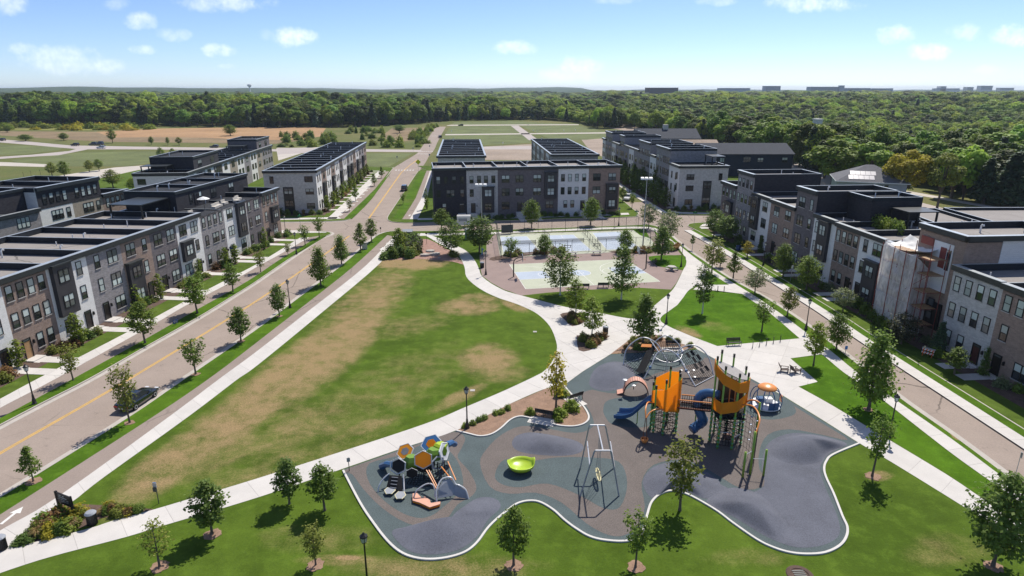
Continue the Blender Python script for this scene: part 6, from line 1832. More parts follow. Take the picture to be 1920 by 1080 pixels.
LM = [(60, 'at the picture left edge'), (150, 'beyond the left road dark car'), (240, 'beyond the left road white car'), (330, 'left of the water tower ridge'), (430, 'behind the widest tan field'), (520, 'above the left penthouses'), (600, 'right of the tan field'), (690, 'above the row past the crossing'), (760, 'behind the brown meadow'), (830, 'where the north road ends'),
 (890, 'above the central row, left half'), (950, 'behind the middle grass lots'), (1010, 'heading the diagonal lot road'), (1070, 'at the right of the grass lots'), (1140, 'left of the tall stepped row'), (1210, 'above the stepped row, far end'), (1290, 'above the stepped row, middle'), (1370, 'above the pale end wall'), (1450, 'behind the navy building'), (1530, 'by the yellow school sign'), (1600, 'left of the hipped house'), (1670, 'behind the hipped house'), (1750, 'behind the golden tree'), (1830, 'behind the two yellow trees'), (9999, 'behind the large spruces')]
def wood_label(x, y, h, kind):
 px = 960 + FOC * x / (y * CP + CAM_H * SP)
 place = next(t_ for q_, t_ in LM if px < q_)
 sz = 'tall' if h > 15.5 else ('low' if h < 12 else 'middling')
 return '%s %s in the wood edge %s' % (sz, {'wood_pine': 'dark conifer', 'wood_d': 'bright yellow green tree', 'wood_a': 'full green tree', 'wood_b': 'broad green tree', 'wood_c': 'upright green tree'}[kind], place)
vals = []
for i, (x, y, dd, sp) in enumerate(FP):
 u = x / y
 h = wood_height(x, y, sp)
 tn = tone(x, y)
 z = terrain_z(x, y)
 zn = ZONE(u)
 if i in front:
  pine = FRND.random() < (.45 if zn == 'centre' else .16)
  br = tn > (-.25 if zn in ('right', 'far right') else .9)
  if zn == 'centre':
   h *= .95
  if zn == 'far right':
   h *= .9
  kind = 'wood_pine' if pine else ('wood_d' if br else FRND.choice(['wood_a', 'wood_b', 'wood_c']))
  wd = h * (FRND.uniform(.42, .5) if pine else FRND.uniform(.62, .9))
  place_tree(kind, x, y, h, wd, wood_label(x, y, h, kind), 'woodland edge trees', name='woodland_tree', z=z)
 else:
  r = FRND.random()
  bright = tn > (-.1 if u > .05 else .8)
  idx = 3 if bright and r < .8 else (4 if r > .95 else int(r * 3.1) % 3)
  H0, W0 = TREES[['wood_a', 'wood_b', 'wood_c', 'wood_d', 'wood_pine'][idx]][2:]
  wd = max(h * FRND.uniform(.6, .85), sp * 1.15) * (.65 if idx == 4 else 1)
  vals.append((x, y, z - 1.0, FRND.uniform(0, 6.28), wd / W0, h / H0, idx))

for (k, a, lab) in [('yellow_big', (1692, 382, 280, 84), 'golden yellow tree by the road behind the hipped house'), ('olive_big', (1757, 389, 284, 70), 'thinner yellowing tree right of the golden one'), ('wood_d', (1805, 374, 272, 76), 'orange tinged tree behind the two yellow trees'),
     ('spruce_big', (1887, 385, 284, 74), 'large dark blue spruce at the right edge'), ('spruce_big', (1842, 382, 296, 52), 'dark spruce between the orange tree and the large spruce'), ('spruce_big', (1925, 392, 290, 70), 'dark spruce cut by the right edge'), ('wood_b', (1560, 345, 258, 96), 'broad dark tree behind the navy building'), ('wood_c', (1628, 352, 262, 60), 'dark upright tree behind the hipped house'), ('round_b', (1498, 313, 283, 30), 'small dark tree on the verge by the yellow sign')]:
 plant(k, *a, lab, None)

me = bpy.data.meshes.new('forest')
V = np.array([v[:3] for v in vals], dtype=np.float32)
me.vertices.add(len(V))
me.vertices.foreach_set('co', V.reshape(-1))
def attr(nm, typ, data, key='value'):
 a = me.attributes.new(nm, typ, 'POINT')
 a.data.foreach_set(key, np.asarray(data).reshape(-1))
attr('turn', 'FLOAT_VECTOR', np.array([(0, 0, v[3]) for v in vals], dtype=np.float32), 'vector')
attr('size', 'FLOAT_VECTOR', np.array([(v[4], v[4], v[5]) for v in vals], dtype=np.float32), 'vector')
attr('kind', 'INT', np.array([v[6] for v in vals], dtype=np.int32))
forest = link('forest', me)
forest['kind'] = 'stuff'
forest['label'] = 'dense green woodland filling the valley up to the horizon'
def instancer(ob, sources):
 ng = bpy.data.node_groups.new(ob.name + ' nodes', 'GeometryNodeTree')
 ng.interface.new_socket('Geometry', in_out='INPUT', socket_type='NodeSocketGeometry')
 ng.interface.new_socket('Geometry', in_out='OUTPUT', socket_type='NodeSocketGeometry')
 t = NT(ng)
 gi, go = t.n('NodeGroupInput'), t.n('NodeGroupOutput')
 jn = t.n('GeometryNodeJoinGeometry')
 for src in reversed(sources):
  oi = t.n('GeometryNodeObjectInfo', transform_space='ORIGINAL')
  oi.inputs['Object'].default_value = src
  g2 = t.n('GeometryNodeGeometryToInstance')
  ng.links.new(oi.outputs['Geometry'], g2.inputs[0])
  ng.links.new(g2.outputs[0], jn.inputs[0])
 def na(nm, dt):
  nd = t.n('GeometryNodeInputNamedAttribute', data_type=dt)
  nd.inputs['Name'].default_value = nm
  return [o for o in nd.outputs if o.enabled and o.name == 'Attribute'][0]
 ip = t.n('GeometryNodeInstanceOnPoints')
 ng.links.new(gi.outputs[0], ip.inputs['Points'])
 ng.links.new(jn.outputs[0], ip.inputs['Instance'])
 ip.inputs['Pick Instance'].default_value = True
 ng.links.new(na('kind', 'INT'), ip.inputs['Instance Index'])
 e2r = t.n('FunctionNodeEulerToRotation')
 ng.links.new(na('turn', 'FLOAT_VECTOR'), e2r.inputs[0])
 ng.links.new(e2r.outputs[0], ip.inputs['Rotation'])
 ng.links.new(na('size', 'FLOAT_VECTOR'), ip.inputs['Scale'])
 ng.links.new(ip.outputs[0], go.inputs[0])
 md = ob.modifiers.new('scatter', 'NODES')
 md.node_group = ng
instancer(forest, [[c for c in PROTO[k].children if c.name.startswith('crown')][0] for k in ('wood_a', 'wood_b', 'wood_c', 'wood_d', 'wood_pine')])

# bushes and young trees of the fields on the left and beyond
MEADOW = [('young_a', (845 / 4, 268, 241, 16), 'single bush tree in the tan field on the left'), ('round_a', (432, 254, 234, 24), 'round bush at the right of the tan field'), ('dark_a', (284, 271, 256, 10), 'small dark tree by the left road, nearest the tan field'), ('young_a', (315, 272, 257, 8), 'small tree by the left road, second from the tan field'), ('young_a', (336, 272, 257, 12), 'small tree by the left road, third from the tan field'),
  ('round_a', (120, 263, 249, 18), 'dark bush by the left road near the dark car'), ('round_a', (48, 264, 252, 26), 'wide bush by the left road at the picture edge'), ('round_a', (14, 248, 236, 16), 'olive bush in the weeds at the left edge'), ('round_b', (749, 249, 234, 22), 'round bush in the brown meadow left of the north road'), ('young_a', (732, 274, 254, 10), 'small tree left of the north road'), ('young_b', (716, 276, 263, 8), 'small conifer left of the north road'),
  ('olive_a', (98, 330, 304, 22), 'bright young tree by the left paths, nearest the dark posts'), ('young_a', (122, 334, 302, 24), 'young tree by the left paths, second from the dark posts'), ('olive_a', (168, 322, 300, 18), 'young tree by the left paths, third from the dark posts'), ('young_a', (186, 320, 298, 16), 'young tree by the left paths, fourth from the dark posts'), ('olive_a', (212, 352, 318, 34), 'round leafy tree behind the second left row'), ('fresh_a', (250, 358, 334, 26), 'bright shrubby tree beside the white end wall'), ('young_a', (303, 300, 276, 14), 'young tree behind the left penthouse'), ('fresh_a', (325, 296, 278, 12), 'bright young tree behind the left penthouse')]
for k, a, lab in MEADOW:
 plant(k, *a, lab, None)
ro = random.Random(8)
def scrub(name, label, items):
 """uncountable scrub: one object of instanced bushes"""
 ks = sorted({i[0] for i in items})
 me = bpy.data.meshes.new(name)
 me.vertices.add(len(items))
 me.vertices.foreach_set('co', np.array([(i[1], i[2], -.15) for i in items], dtype=np.float32).reshape(-1))
 for nm, typ, dat, key in (('turn', 'FLOAT_VECTOR', [(0, 0, ro.uniform(0, 6.28)) for i in items], 'vector'), ('size', 'FLOAT_VECTOR', [(i[3] / 1.5, i[3] / 1.5, i[4] / 1.1) for i in items], 'vector'), ('kind', 'INT', [ks.index(i[0]) for i in items], 'value')):
  a_ = me.attributes.new(nm, typ, 'POINT')
  a_.data.foreach_set(key, np.array(dat, dtype=np.int32 if typ == 'INT' else np.float32).reshape(-1))
 o = link(name, me)
 o['kind'], o['label'] = 'stuff', label
 instancer(o, [next(q for q in scene.objects if q.type == 'MESH' and q.data in SH[k]) for k in ks])
it = []
for i in range(70):
 px, py = (ro.uniform(520, 640), ro.uniform(256, 276)) if i < 34 else (ro.uniform(640, 800), ro.uniform(245, 278))
 it.append((ro.choice(['green', 'olive', 'fresh', 'dark']), *G(px, py), ro.uniform(2, 6), ro.uniform(1.5, 5)))
for i in range(40):
 py = ro.uniform(236, 262)
 it.append((ro.choice(['green', 'fresh', 'olive']), *G(775 + (270 - py) * 1.3 + ro.uniform(-16, 4), py), ro.uniform(2.5, 5), ro.uniform(1.5, 3.5)))
scrub('meadow_undergrowth', 'wild bushes of the meadow left of the north road', it)
it = []
for i in range(170):
 py = ro.uniform(226, 245)
 it.append((ro.choice(['fresh', 'fresh', 'olive', 'yellow']), *G(ro.uniform(-40, 290), py), ro.uniform(5, 11), ro.uniform(2, 5)))
scrub('field_undergrowth', 'yellow green scrub before the woods on the left', it)

# ================================================================== PLAYGROUND
M['post_green'] = pm('lime green post', (0.20, 0.34, 0.035), 0.4, 0.08, 2, spec=0.5)
M['clamp_green'] = pm('mint green clamp', (0.12, 0.36, 0.17), 0.4, 0.08, 2, spec=0.5)
def glow_plastic(name, c, tr=.5):
 mt = pm(name, c, .45, .05, 1.5, spec=.4)
 t = mt.node_tree
 b_, o_ = [next(n for n in t.nodes if n.type == k) for k in ('BSDF_PRINCIPLED', 'OUTPUT_MATERIAL')]
 l_, m_ = t.nodes.new('ShaderNodeBsdfTranslucent'), t.nodes.new('ShaderNodeMixShader')
 l_.inputs[0].default_value = (*c, 1)
 m_.inputs[0].default_value = tr
 t.links.new(b_.outputs[0], m_.inputs[1])
 t.links.new(l_.outputs[0], m_.inputs[2])
 t.links.new(m_.outputs[0], o_.inputs[0])
 return mt
M['orange_panel'] = glow_plastic('translucent orange panel', (0.98, 0.52, 0.06), .72)
M['orange_tube'] = pm('orange tube', (0.72, 0.27, 0.07), 0.35, 0.06, 2, spec=0.5)
M['blue_plastic'] = pm('blue slide plastic', (0.028, 0.095, 0.225), 0.3, 0.1, 2, spec=0.6)
M['black_rope'] = pm('black rope', (0.012, 0.012, 0.013), 0.8, 0.1, 8)
M['silver'] = pm('silver tube', (0.55, 0.56, 0.58), 0.35, 0.08, 2, spec=0.6, metal=0.3)
M['lime_plastic'] = pm('lime plastic', (0.36, 0.50, 0.025), 0.35, 0.05, 2, spec=0.5)
M['green_panel'] = pm('leaf green panel', (0.14, 0.27, 0.025), 0.4, 0.2, 3, spec=0.5)
M['grey_roof'] = pm('grey perforated roof', (0.30, 0.28, 0.27), 0.6, 0.08, 3)
M['dark_deck'] = pm('black coated deck', (0.02, 0.018, 0.018), 0.7, 0.2, 3)
M['salmon'] = pm('salmon ribbed panel', (0.62, 0.33, 0.24), 0.5, 0.1, 3)
M['cream'] = pm('cream rim', (0.66, 0.60, 0.36), 0.5, 0.08, 3)
M['white_panel'] = pm('white panel', (0.72, 0.73, 0.74), 0.4, 0.05, 3, spec=0.5)
M['grey_panel'] = pm('grey panel', (0.28, 0.30, 0.33), 0.4, 0.08, 3, spec=0.5)
M['brown_deck'] = pm('dark brown rail', (0.16, 0.055, 0.030), 0.5, 0.1, 3)

def curve3(pts, n=8):
 P = [Vector(p) for p in pts]
 out = []
 for i in range(len(P) - 1):
  p0, p1, p2, p3 = P[max(0, i - 1)], P[i], P[i + 1], P[min(len(P) - 1, i + 2)]
  for k in range(n):
   t = k / n
   out.append((2 * p1 + (p2 - p0) * t + (2 * p0 - 5 * p1 + 4 * p2 - p3) * t * t + (3 * p1 - p0 - 3 * p2 + p3) * t ** 3) / 2)
 out.append(P[-1])
 return out

def band(name, pts, parent, mat, th=0.05):
 """upright panel through (x, y, z0, z1) stations, th thick"""
 st = []
 for i in range(len(pts) - 1):
  for k in range(6):
   t = k / 6
   st.append(tuple(pts[i][j] * (1 - t) + pts[i + 1][j] * t for j in range(4)))
 st.append(pts[-1])
 mb = MB()
 for i, p in enumerate(st):
  a, b = st[max(0, i - 1)], st[min(len(st) - 1, i + 1)]
  d = Vector((b[0] - a[0], b[1] - a[1], 0)).normalized()
  nx, ny = d.y * th, -d.x * th
  mb.v += [(p[0], p[1], p[2]), (p[0], p[1], p[3]), (p[0] + nx, p[1] + ny, p[3]), (p[0] + nx, p[1] + ny, p[2])]
 for i in range(len(st) - 1):
  for k in range(4):
   mb.f.append((i * 4 + k, i * 4 + (k + 1) % 4, (i + 1) * 4 + (k + 1) % 4, (i + 1) * 4 + k))
   mb.m.append(0)
 mb.f += [(3, 2, 1, 0), tuple(len(mb.v) - 4 + k for k in range(4))]
 mb.m += [0, 0]
 return mb.build(name, M[mat], parent)

def net(name, corners, nu, nv, parent, r=0.018, sag=0.0):
 a, b, c, d = [Vector(p) for p in corners]
 mb = MB()
 def pt(u, v):
  p = a * (1 - u) * (1 - v) + b * u * (1 - v) + c * u * v + d * (1 - u) * v
  p.z -= sag * math.sin(math.pi * u) * math.sin(math.pi * v)
  return p
 for i in range(nu + 1):
  mb.tube([pt(i / nu, j / 8) for j in range(9)], r, 3, caps=False)
 for j in range(nv + 1):
  mb.tube([pt(i / 8, j / nv) for i in range(9)], r, 3, caps=False)
 return mb.build(name, M['black_rope'], parent)

def play_post(root, X, Y, top, cap=0.34, rings=True, lo=0.2, hi=3.4):
 o = root.location
 x, y = X - o.x, Y - o.y
 p = MB().tube([(x, y, 0), (x, y, top - cap)], 0.085, 10).build('post', M['post_green'], root, True)
 MB().tube([(x, y, top - cap + .002), (x, y, top)], 0.10, 10).build('post_cap', M['black_iron'], p)
 if rings:
  mb = MB()
  z = lo
  while z < hi:
   mb.tube([(x, y, z), (x, y, z + 0.12)], 0.135, 8)
   z += 0.42
  mb.build('clamp', M['clamp_green'], p)

# tall tower
T2 = (19.75, 51.85)
tw2 = thing('play_tower', 'taller play tower with lime posts and two curved orange bands, right of the bridge', 'play tower', T2)
PT2 = [(18.18, 51.64, 8.5), (18.56, 50.43, 8.1), (19.76, 50.2, 7.5), (20.84, 51.0, 7.2), (19.04, 53.1, 8.5), (20.3, 53.45, 7.95), (21.2, 52.6, 7.1)]
for p in PT2:
 play_post(tw2, *p)
L2 = lambda x, y: (x - T2[0], y - T2[1])
band('orange_band', [(*L2(18.18, 51.64), 3.35, 4.45), (*L2(18.50, 50.33), 3.5, 4.6), (*L2(19.76, 50.08), 3.85, 4.9), (*L2(20.92, 50.95), 4.15, 5.3)], tw2, 'orange_panel')
band('orange_band', [(*L2(18.3, 52.5), 6.9, 7.95), (*L2(18.14, 51.6), 6.75, 7.75), (*L2(18.50, 50.33), 6.35, 7.35), (*L2(19.76, 50.08), 5.7, 6.65), (*L2(20.92, 50.95), 5.3, 6.5), (*L2(21.22, 51.6), 5.25, 6.5)], tw2, 'orange_panel')
zr_ = lambda x: 7.75 - (x + 1.6) * 0.46
rp = [(*L2(18.25, 52.4),), (*L2(18.18, 51.64),), (*L2(18.53, 50.4),), (*L2(19.76, 50.17),), (*L2(20.88, 51.0),), (*L2(21.2, 52.4),), (*L2(20.5, 53.3),), (*L2(19.1, 53.2),)]
n = len(rp)
MB().add([(p[0], p[1], zr_(p[0])) for p in rp] + [(p[0], p[1], zr_(p[0]) - .08) for p in rp], [tuple(range(n)), tuple(reversed(range(n, 2 * n)))] + [(i, i + n, (i + 1) % n + n, (i + 1) % n) for i in range(n)]).build('roof', M['grey_roof'], tw2)
MB().prism([L2(*p[:2]) for p in (PT2[0], PT2[1], PT2[2], PT2[3], PT2[6], PT2[5], PT2[4])], 3.42, 3.52).build('deck', M['dark_deck'], tw2)
M['tinted'] = pm('brown tinted panel', (0.10, 0.055, 0.045), 0.3, 0.15, 3, spec=0.5)
band('tinted_panel', [(*L2(18.95, 53.0), 3.55, 5.8), (*L2(20.3, 53.3), 3.55, 5.6), (*L2(21.15, 52.5), 3.55, 5.4)], tw2, 'tinted')
for dx in (-.25, .25):
 MB().tube([(dx + .1, -.2, 3.5), (dx + .1, -.1, 6.2)], 0.05).build('ladder_rail', M['orange_tube'], tw2)
MB().box(-1.3, 1.2, -1.2, 1.2, 2.75, 2.83).build('lower_deck', M['dark_deck'], tw2)
MB().lathe([(0.6, .5), (0.6, .56)], 14, .2, -.3).build('step_disc', M['brown_deck'], tw2)
for zz, rr in ((0.7, 1.25), (1.4, 1.2), (2.1, 1.25)):
 mb = MB()
 for k in range(9):
  a = 2 * math.pi * k / 9
  mb.tube([(0, 0, zz + .35), (rr * math.cos(a), rr * math.sin(a), zz)], 0.03, 4, caps=False)
  mb.tube([(rr * math.cos(a), rr * math.sin(a), zz), (rr * math.cos(a + .7), rr * math.sin(a + .7), zz)], 0.025, 4, caps=False)
  mb.tube([(rr * .6 * math.cos(a), rr * .6 * math.sin(a), zz + .2), (rr * .6 * math.cos(a + .7), rr * .6 * math.sin(a + .7), zz + .2)], 0.025, 4, caps=False)
 mb.build('rope_web', M['black_rope'], tw2)
MB().tube([(0, 0, 0), (0, 0, 3.4)], 0.05).build('centre_pole', M['black_iron'], tw2)
net('climbing_net', [(*L2(18.3, 50.9), 0.2), (*L2(19.8, 50.4), 0.2), (*L2(19.8, 50.4), 3.3), (*L2(18.3, 50.9), 3.3)], 6, 9, tw2, .022)
net('climbing_net', [(*L2(19.8, 50.4), 0.2), (*L2(20.9, 51.2), 0.2), (*L2(20.9, 51.2), 3.6), (*L2(19.8, 50.4), 3.6)], 5, 9, tw2, .022)
for (a, b) in (((18.2, 51.6, 2.3), (18.6, 50.5, 1.9)), ((18.6, 50.4, 1.7), (19.8, 50.3, 1.6)), ((19.8, 50.3, 1.1), (20.8, 51.0, 1.2)), ((20.8, 51.1, 2.6), (19.8, 50.3, 2.4))):
 MB().tube([(*L2(*a[:2]), a[2]), (*L2(*b[:2]), b[2])], 0.04).build('cross_bar', M['silver'], tw2)
# outlying posts with orange arms and a hanging net
p_ = MB().tube([(*L2(21.6, 49.76), 0), (*L2(21.6, 49.76), 4.95)], .095, 10).build('post', M['post_green'], tw2, True)
p_ = MB().tube([(*L2(20.05, 46.34), 0), (*L2(20.05, 46.34), 4.05)], .095, 10).build('post', M['post_green'], tw2, True)
arm1 = curve3([(*L2(20.84, 51.0), 4.25), (*L2(21.0, 50.55), 4.75), (*L2(21.3, 50.1), 4.98), (*L2(21.58, 49.8), 4.9)])
arm2 = curve3([(*L2(20.3, 50.6), 4.3), (*L2(20.9, 49.4), 4.75), (*L2(20.8, 47.6), 4.6), (*L2(20.1, 46.4), 3.7)])
MB().tube(arm1, .075, 8).build('arm', M['orange_tube'], tw2, True)
MB().tube(arm2, .075, 8).build('arm', M['orange_tube'], tw2, True)
mb = MB()
for k in range(1, len(arm2) - 3, 2):
 a = arm2[k]
 mb.tube([a, (a.x * .97 + .02, a.y, 0.05)], .016, 3, caps=False)
for zz in range(1, 9):
 mb.tube([(arm2[k].x, arm2[k].y, zz * .5) for k in range(1, len(arm2) - 4, 2) if arm2[k].z > zz * .5] or [(0, 0, 0), (0, 0, .1)], .016, 3, caps=False)
mb.build('rope_ladder', M['black_rope'], tw2)
mb = MB()
for k in range(12):
 a = arm2[3 + (k * 5) % 15]
 mb.lathe([(.02, 1.2 + .25 * k), (.1, 1.23 + .25 * k), (.1, 1.28 + .25 * k), (.02, 1.3 + .25 * k)], 8, a.x, a.y)
mb.build('foot_bead', M['blue_plastic'], tw2)

# lower tower
T1 = (14.5, 53.7)
tw1 = thing('play_tower', 'lower play tower with slanting orange panels and a blue slide, left of the bridge', 'play tower', T1)
L1 = lambda x, y: (x - T1[0], y - T1[1])
PT1 = [(13.2, 53.75, 5.0), (14.12, 52.69, 5.7), (15.45, 53.12, 6.15), (13.55, 54.75, 5.15), (15.0, 54.9, 6.1), (15.7, 54.2, 6.0), (13.35, 53.2, 4.9)]
for p in PT1:
 play_post(tw1, *p, hi=2.7)
band('orange_panel', [(*L1(13.1, 53.7), 3.1, 4.15), (*L1(14.10, 52.58), 2.55, 4.75), (*L1(15.53, 53.05), 2.2, 5.55), (*L1(15.65, 53.3), 2.25, 5.6)], tw1, 'orange_panel')
band('orange_panel', [(*L1(15.75, 54.25), 3.4, 5.75), (*L1(15.0, 55.0), 3.3, 5.5), (*L1(13.5, 54.85), 3.3, 4.8)], tw1, 'orange_panel')
MB().prism([L1(*PT1[k][:2]) for k in (0, 1, 2, 5, 4, 3)], 2.55, 2.64).build('deck', M['dark_deck'], tw1)
MB().box(-.85, -.35, -.2, .15, 3.9, 4.15).build('view_box', M['black_iron'], tw1)
for zz, rr in ((0.6, 1.05), (1.3, 1.05), (1.9, 1.0)):
 mb = MB()
 for k in range(9):
  a = 2 * math.pi * k / 9
  mb.tube([(0, 0, zz + .3), (rr * math.cos(a), rr * math.sin(a), zz)], 0.03, 4, caps=False)
  mb.tube([(rr * math.cos(a), rr * math.sin(a), zz), (rr * math.cos(a + .7), rr * math.sin(a + .7), zz)], 0.025, 4, caps=False)
 mb.build('rope_web', M['black_rope'], tw1)
net('climbing_net', [(*L1(13.3, 53.2), 0.2), (*L1(14.1, 52.8), 0.2), (*L1(14.1, 52.8), 2.6), (*L1(13.3, 53.2), 2.8)], 4, 7, tw1, .022)
net('climbing_net', [(*L1(14.1, 52.8), 0.2), (*L1(15.3, 53.1), 0.2), (*L1(15.3, 53.1), 2.3), (*L1(14.1, 52.8), 2.5)], 5, 7, tw1, .022)
# slide of three waves
sl_a = [(-.95, .55, 2.75), (-1.6, .85, 2.55), (-2.2, 1.15, 1.75), (-2.8, 1.45, 1.0), (-3.4, 1.8, .62), (-4.2, 2.25, .42)]
path = curve3(sl_a, 6)
mb = MB()
prof = [(-.85, .28), (-.85, .34), (-.78, .34), (-.72, .06), (-.5, 0.0), (-.3, .03), (-.24, .16), (-.16, .03), (.0, 0), (.16, .03), (.24, .16), (.3, .03), (.5, 0), (.72, .06), (.78, .34), (.85, .34), (.85, .28), (.75, -.08), (-.75, -.08)]
for i, p in enumerate(path):
 d = (path[min(i + 1, len(path) - 1)] - path[max(0, i - 1)])
 s = Vector((-d.y, d.x, 0)).normalized()
 k = .62 + .38 * min(1, i / 12)
 mb.v += [tuple(p + s * q[0] * k + Vector((0, 0, q[1]))) for q in prof]
n = len(prof)
for i in range(len(path) - 1):
 for k in range(n):
  mb.f.append((i * n + k, i * n + (k + 1) % n, (i + 1) * n + (k + 1) % n, (i + 1) * n + k))
  mb.m.append(0)
mb.f.append(tuple(range((len(path) - 1) * n, len(path) * n)))
mb.m.append(0)
sl = mb.build('slide', M['blue_plastic'], tw1)
MB().tube([(-2.35, 1.25, 0), (-2.35, 1.25, 1.4)], .05).build('slide_leg', M['post_green'], sl)
# orange loops with a hanging bucket
for pts in ([(*L1(13.2, 53.6), 2.9), (*L1(12.6, 53.0), 3.25), (*L1(12.2, 52.0), 3.1), (*L1(12.14, 51.35), 2.5)], [(*L1(14.1, 52.7), 2.7), (*L1(13.3, 52.2), 3.0), (*L1(12.6, 51.8), 2.9), (*L1(12.14, 51.35), 2.5)]):
 MB().tube(curve3(pts), .065, 8).build('arm', M['orange_tube'], tw1, True)
bx, by_ = L1(12.14, 51.3)
for dx in (-.13, .13):
 MB().tube([(bx + dx * .3, by_, 2.6), (bx + dx * 1.4, by_, .42)], .035, 5).build('hanger', M['brown_deck'], tw1)
MB().lathe([(.2, .1), (.33, .3), (.36, .5), (.3, .5), (.24, .32), (.1, .2)], 12, bx, by_).build('bucket_seat', M['orange_tube'], tw1)

# bridge
br = thing('play_bridge', 'orange railed net bridge joining the two play towers', 'play bridge', (0, 0, 0))
ba, bb = Vector((15.65, 53.55, 2.7)), Vector((18.25, 51.75, 3.3))
dv = (bb - ba)
sv = Vector((-dv.y, dv.x, 0)).normalized() * .62
MB().add([ba - sv, bb - sv, bb + sv, ba + sv, ba - sv + Vector((0, 0, -.1)), bb - sv + Vector((0, 0, -.1)), bb + sv + Vector((0, 0, -.1)), ba + sv + Vector((0, 0, -.1))],
  [(0, 1, 2, 3), (7, 6, 5, 4), (4, 5, 1, 0), (6, 7, 3, 2), (5, 6, 2, 1), (7, 4, 0, 3)]).build('deck', M['dark_deck'], br)
up_ = Vector((0, 0, .82))
for s in (-1, 1):
 MB().tube([ba + sv * s + up_, bb + sv * s + up_], .06, 6).build('rail', M['orange_tube'], br)
 MB().tube([ba + sv * s + Vector((0, 0, .04)), bb + sv * s + Vector((0, 0, .04))], .07, 6).build('rail', M['brown_deck'], br)
 mb = MB()
 for k in range(15):
  p = ba + dv * ((k + .5) / 15) + sv * s
  mb.tube([p, p + up_], .028, 4, caps=False)
 mb.tube([ba + sv * s + up_ * .5, bb + sv * s + up_ * .5], .025, 4, caps=False)
 mb.build('rail_net', M['black_rope'], br)

# tube slide
ts = thing('tube_slide', 'dark blue tube slide curling down behind the bridge from the taller tower', 'tube slide', (0, 0, 0))
tp = curve3([(19.0, 52.5, 4.25), (18.1, 53.0, 4.2), (17.45, 53.2, 3.75), (17.2, 52.9, 3.0), (17.5, 52.45, 2.2), (17.75, 52.6, 1.5), (17.4, 52.9, .95), (16.8, 52.6, .62)], 6)
MB().tube(tp, .44, 14).build('tube', M['blue_plastic'], ts, True)
mb = MB()
for k in range(4, len(tp), 6):
 mb.tube([tp[k - 1].lerp(tp[k], .3), tp[k].lerp(tp[k - 1], .2)], .48, 14)
mb.build('joint_ring', M['blue_plastic'], ts)
MB().tube([(17.2, 53.1, 0), (17.2, 53.1, 2.6)], .06).build('leg', M['post_green'], ts)

# chin-up posts in front
cu = thing('chin_up_bars', 'three lime posts with silver bars standing in front of the taller tower', 'chin-up bars', (0, 0, 0))
for (x, y, h) in ((19.3, 45.94, 2.4), (21.1, 46.14, 2.5)):
 MB().tube([(x, y, 0), (x, y, h)], .095, 10).build('post', M['post_green'], cu, True)
MB().tube([(19.3, 45.94, 2.15), (20.05, 46.34, 2.3)], .03).build('bar', M['silver'], cu)
MB().tube([(20.05, 46.34, 1.55), (21.1, 46.14, 1.6)], .03).build('bar', M['silver'], cu)

# net dome of arches
dm = thing('net_dome', 'low dome of silver arches carrying black climbing nets at the back of the playground', 'climbing dome', (17.8, 66.5, 0))
D = lambda x, y, z: (x - 17.8, y - 66.5, z)
arches = [[D(13.0, 68.1, 0), D(13.5, 69.0, 1.9), D(15.3, 69.5, 3.1), D(16.9, 69.0, 2.6), D(17.6, 68.2, 1.5), D(18.0, 67.4, .9)],
  [D(14.7, 64.7, 0), D(15.6, 65.4, 1.3), D(16.4, 66.4, 2.35), D(17.5, 66.5, 2.85), D(18.7, 65.9, 2.3), D(19.4, 64.2, 1.1), D(20.0, 62.8, .05)],
  [D(18.6, 66.4, 2.2), D(19.5, 67.0, 2.95), D(20.9, 66.9, 3.15), D(22.2, 66.4, 2.1), D(22.8, 65.4, 0)],
  [D(16.6, 70.6, .9), D(17.2, 70.9, 2.0), D(18.5, 71.0, 2.75), D(19.8, 70.6, 2.0), D(20.4, 70.2, .9)],
  [D(16.6, 70.6, .9), D(17.2, 69.0, .55), D(18.5, 68.4, .4), D(19.8, 68.9, .6), D(20.4, 70.2, .9)]]
for a in arches:
 MB().tube(curve3(a), .07, 8).build('arch', M['silver'], dm, True)
for a, b in ((D(13.0, 68.1, .05), D(14.7, 64.7, .05)), (D(19.9, 62.8, .1), D(22.8, 65.4, .1)), (D(16.2, 69.2, 2.95), D(16.7, 66.6, 2.45)), (D(20.6, 66.95, 3.1), D(18.6, 66.4, 2.2)), (D(13.1, 68.2, .3), D(15.2, 68.0, 1.2)), (D(17.6, 66.5, 2.8), D(17.6, 66.3, 0.0))):
 MB().tube([a, b], .05 if a[2] < 2.7 or b[2] > .1 else .03, 6).build('bar', M['silver'], dm)
net('climbing_net', [D(13.0, 68.1, .1), D(14.7, 64.7, .1), D(16.7, 66.6, 2.4), D(16.0, 69.2, 2.9)], 11, 11, dm, .02, .15)
net('climbing_net', [D(18.6, 66.4, 2.15), D(20.6, 66.95, 3.0), D(22.8, 65.4, .1), D(20.0, 62.8, .1)], 11, 12, dm, .024, .1)
net('climbing_net', [D(16.6, 70.6, .9), D(20.4, 70.2, .9), D(19.6, 70.7, 2.1), D(17.3, 70.9, 2.0)], 12, 8, dm, .03)
net('climbing_net', [D(16.7, 66.6, 2.3), D(18.6, 66.4, 2.1), D(18.9, 68.4, .5), D(17.3, 68.8, .55)], 7, 6, dm, .018, .2)
MB().add([D(14.1, 66.0, .35), D(14.8, 65.2, .45), D(16.5, 67.6, 2.45), D(16.1, 68.5, 2.7)], [(0, 1, 2, 3), (3, 2, 1, 0)]).add([D(14.1, 66.0, .39), D(14.8, 65.2, .49), D(16.5, 67.6, 2.49), D(16.1, 68.5, 2.74)], [(0, 1, 2, 3)]).build('rubber_belt', M['black_rope'], dm)
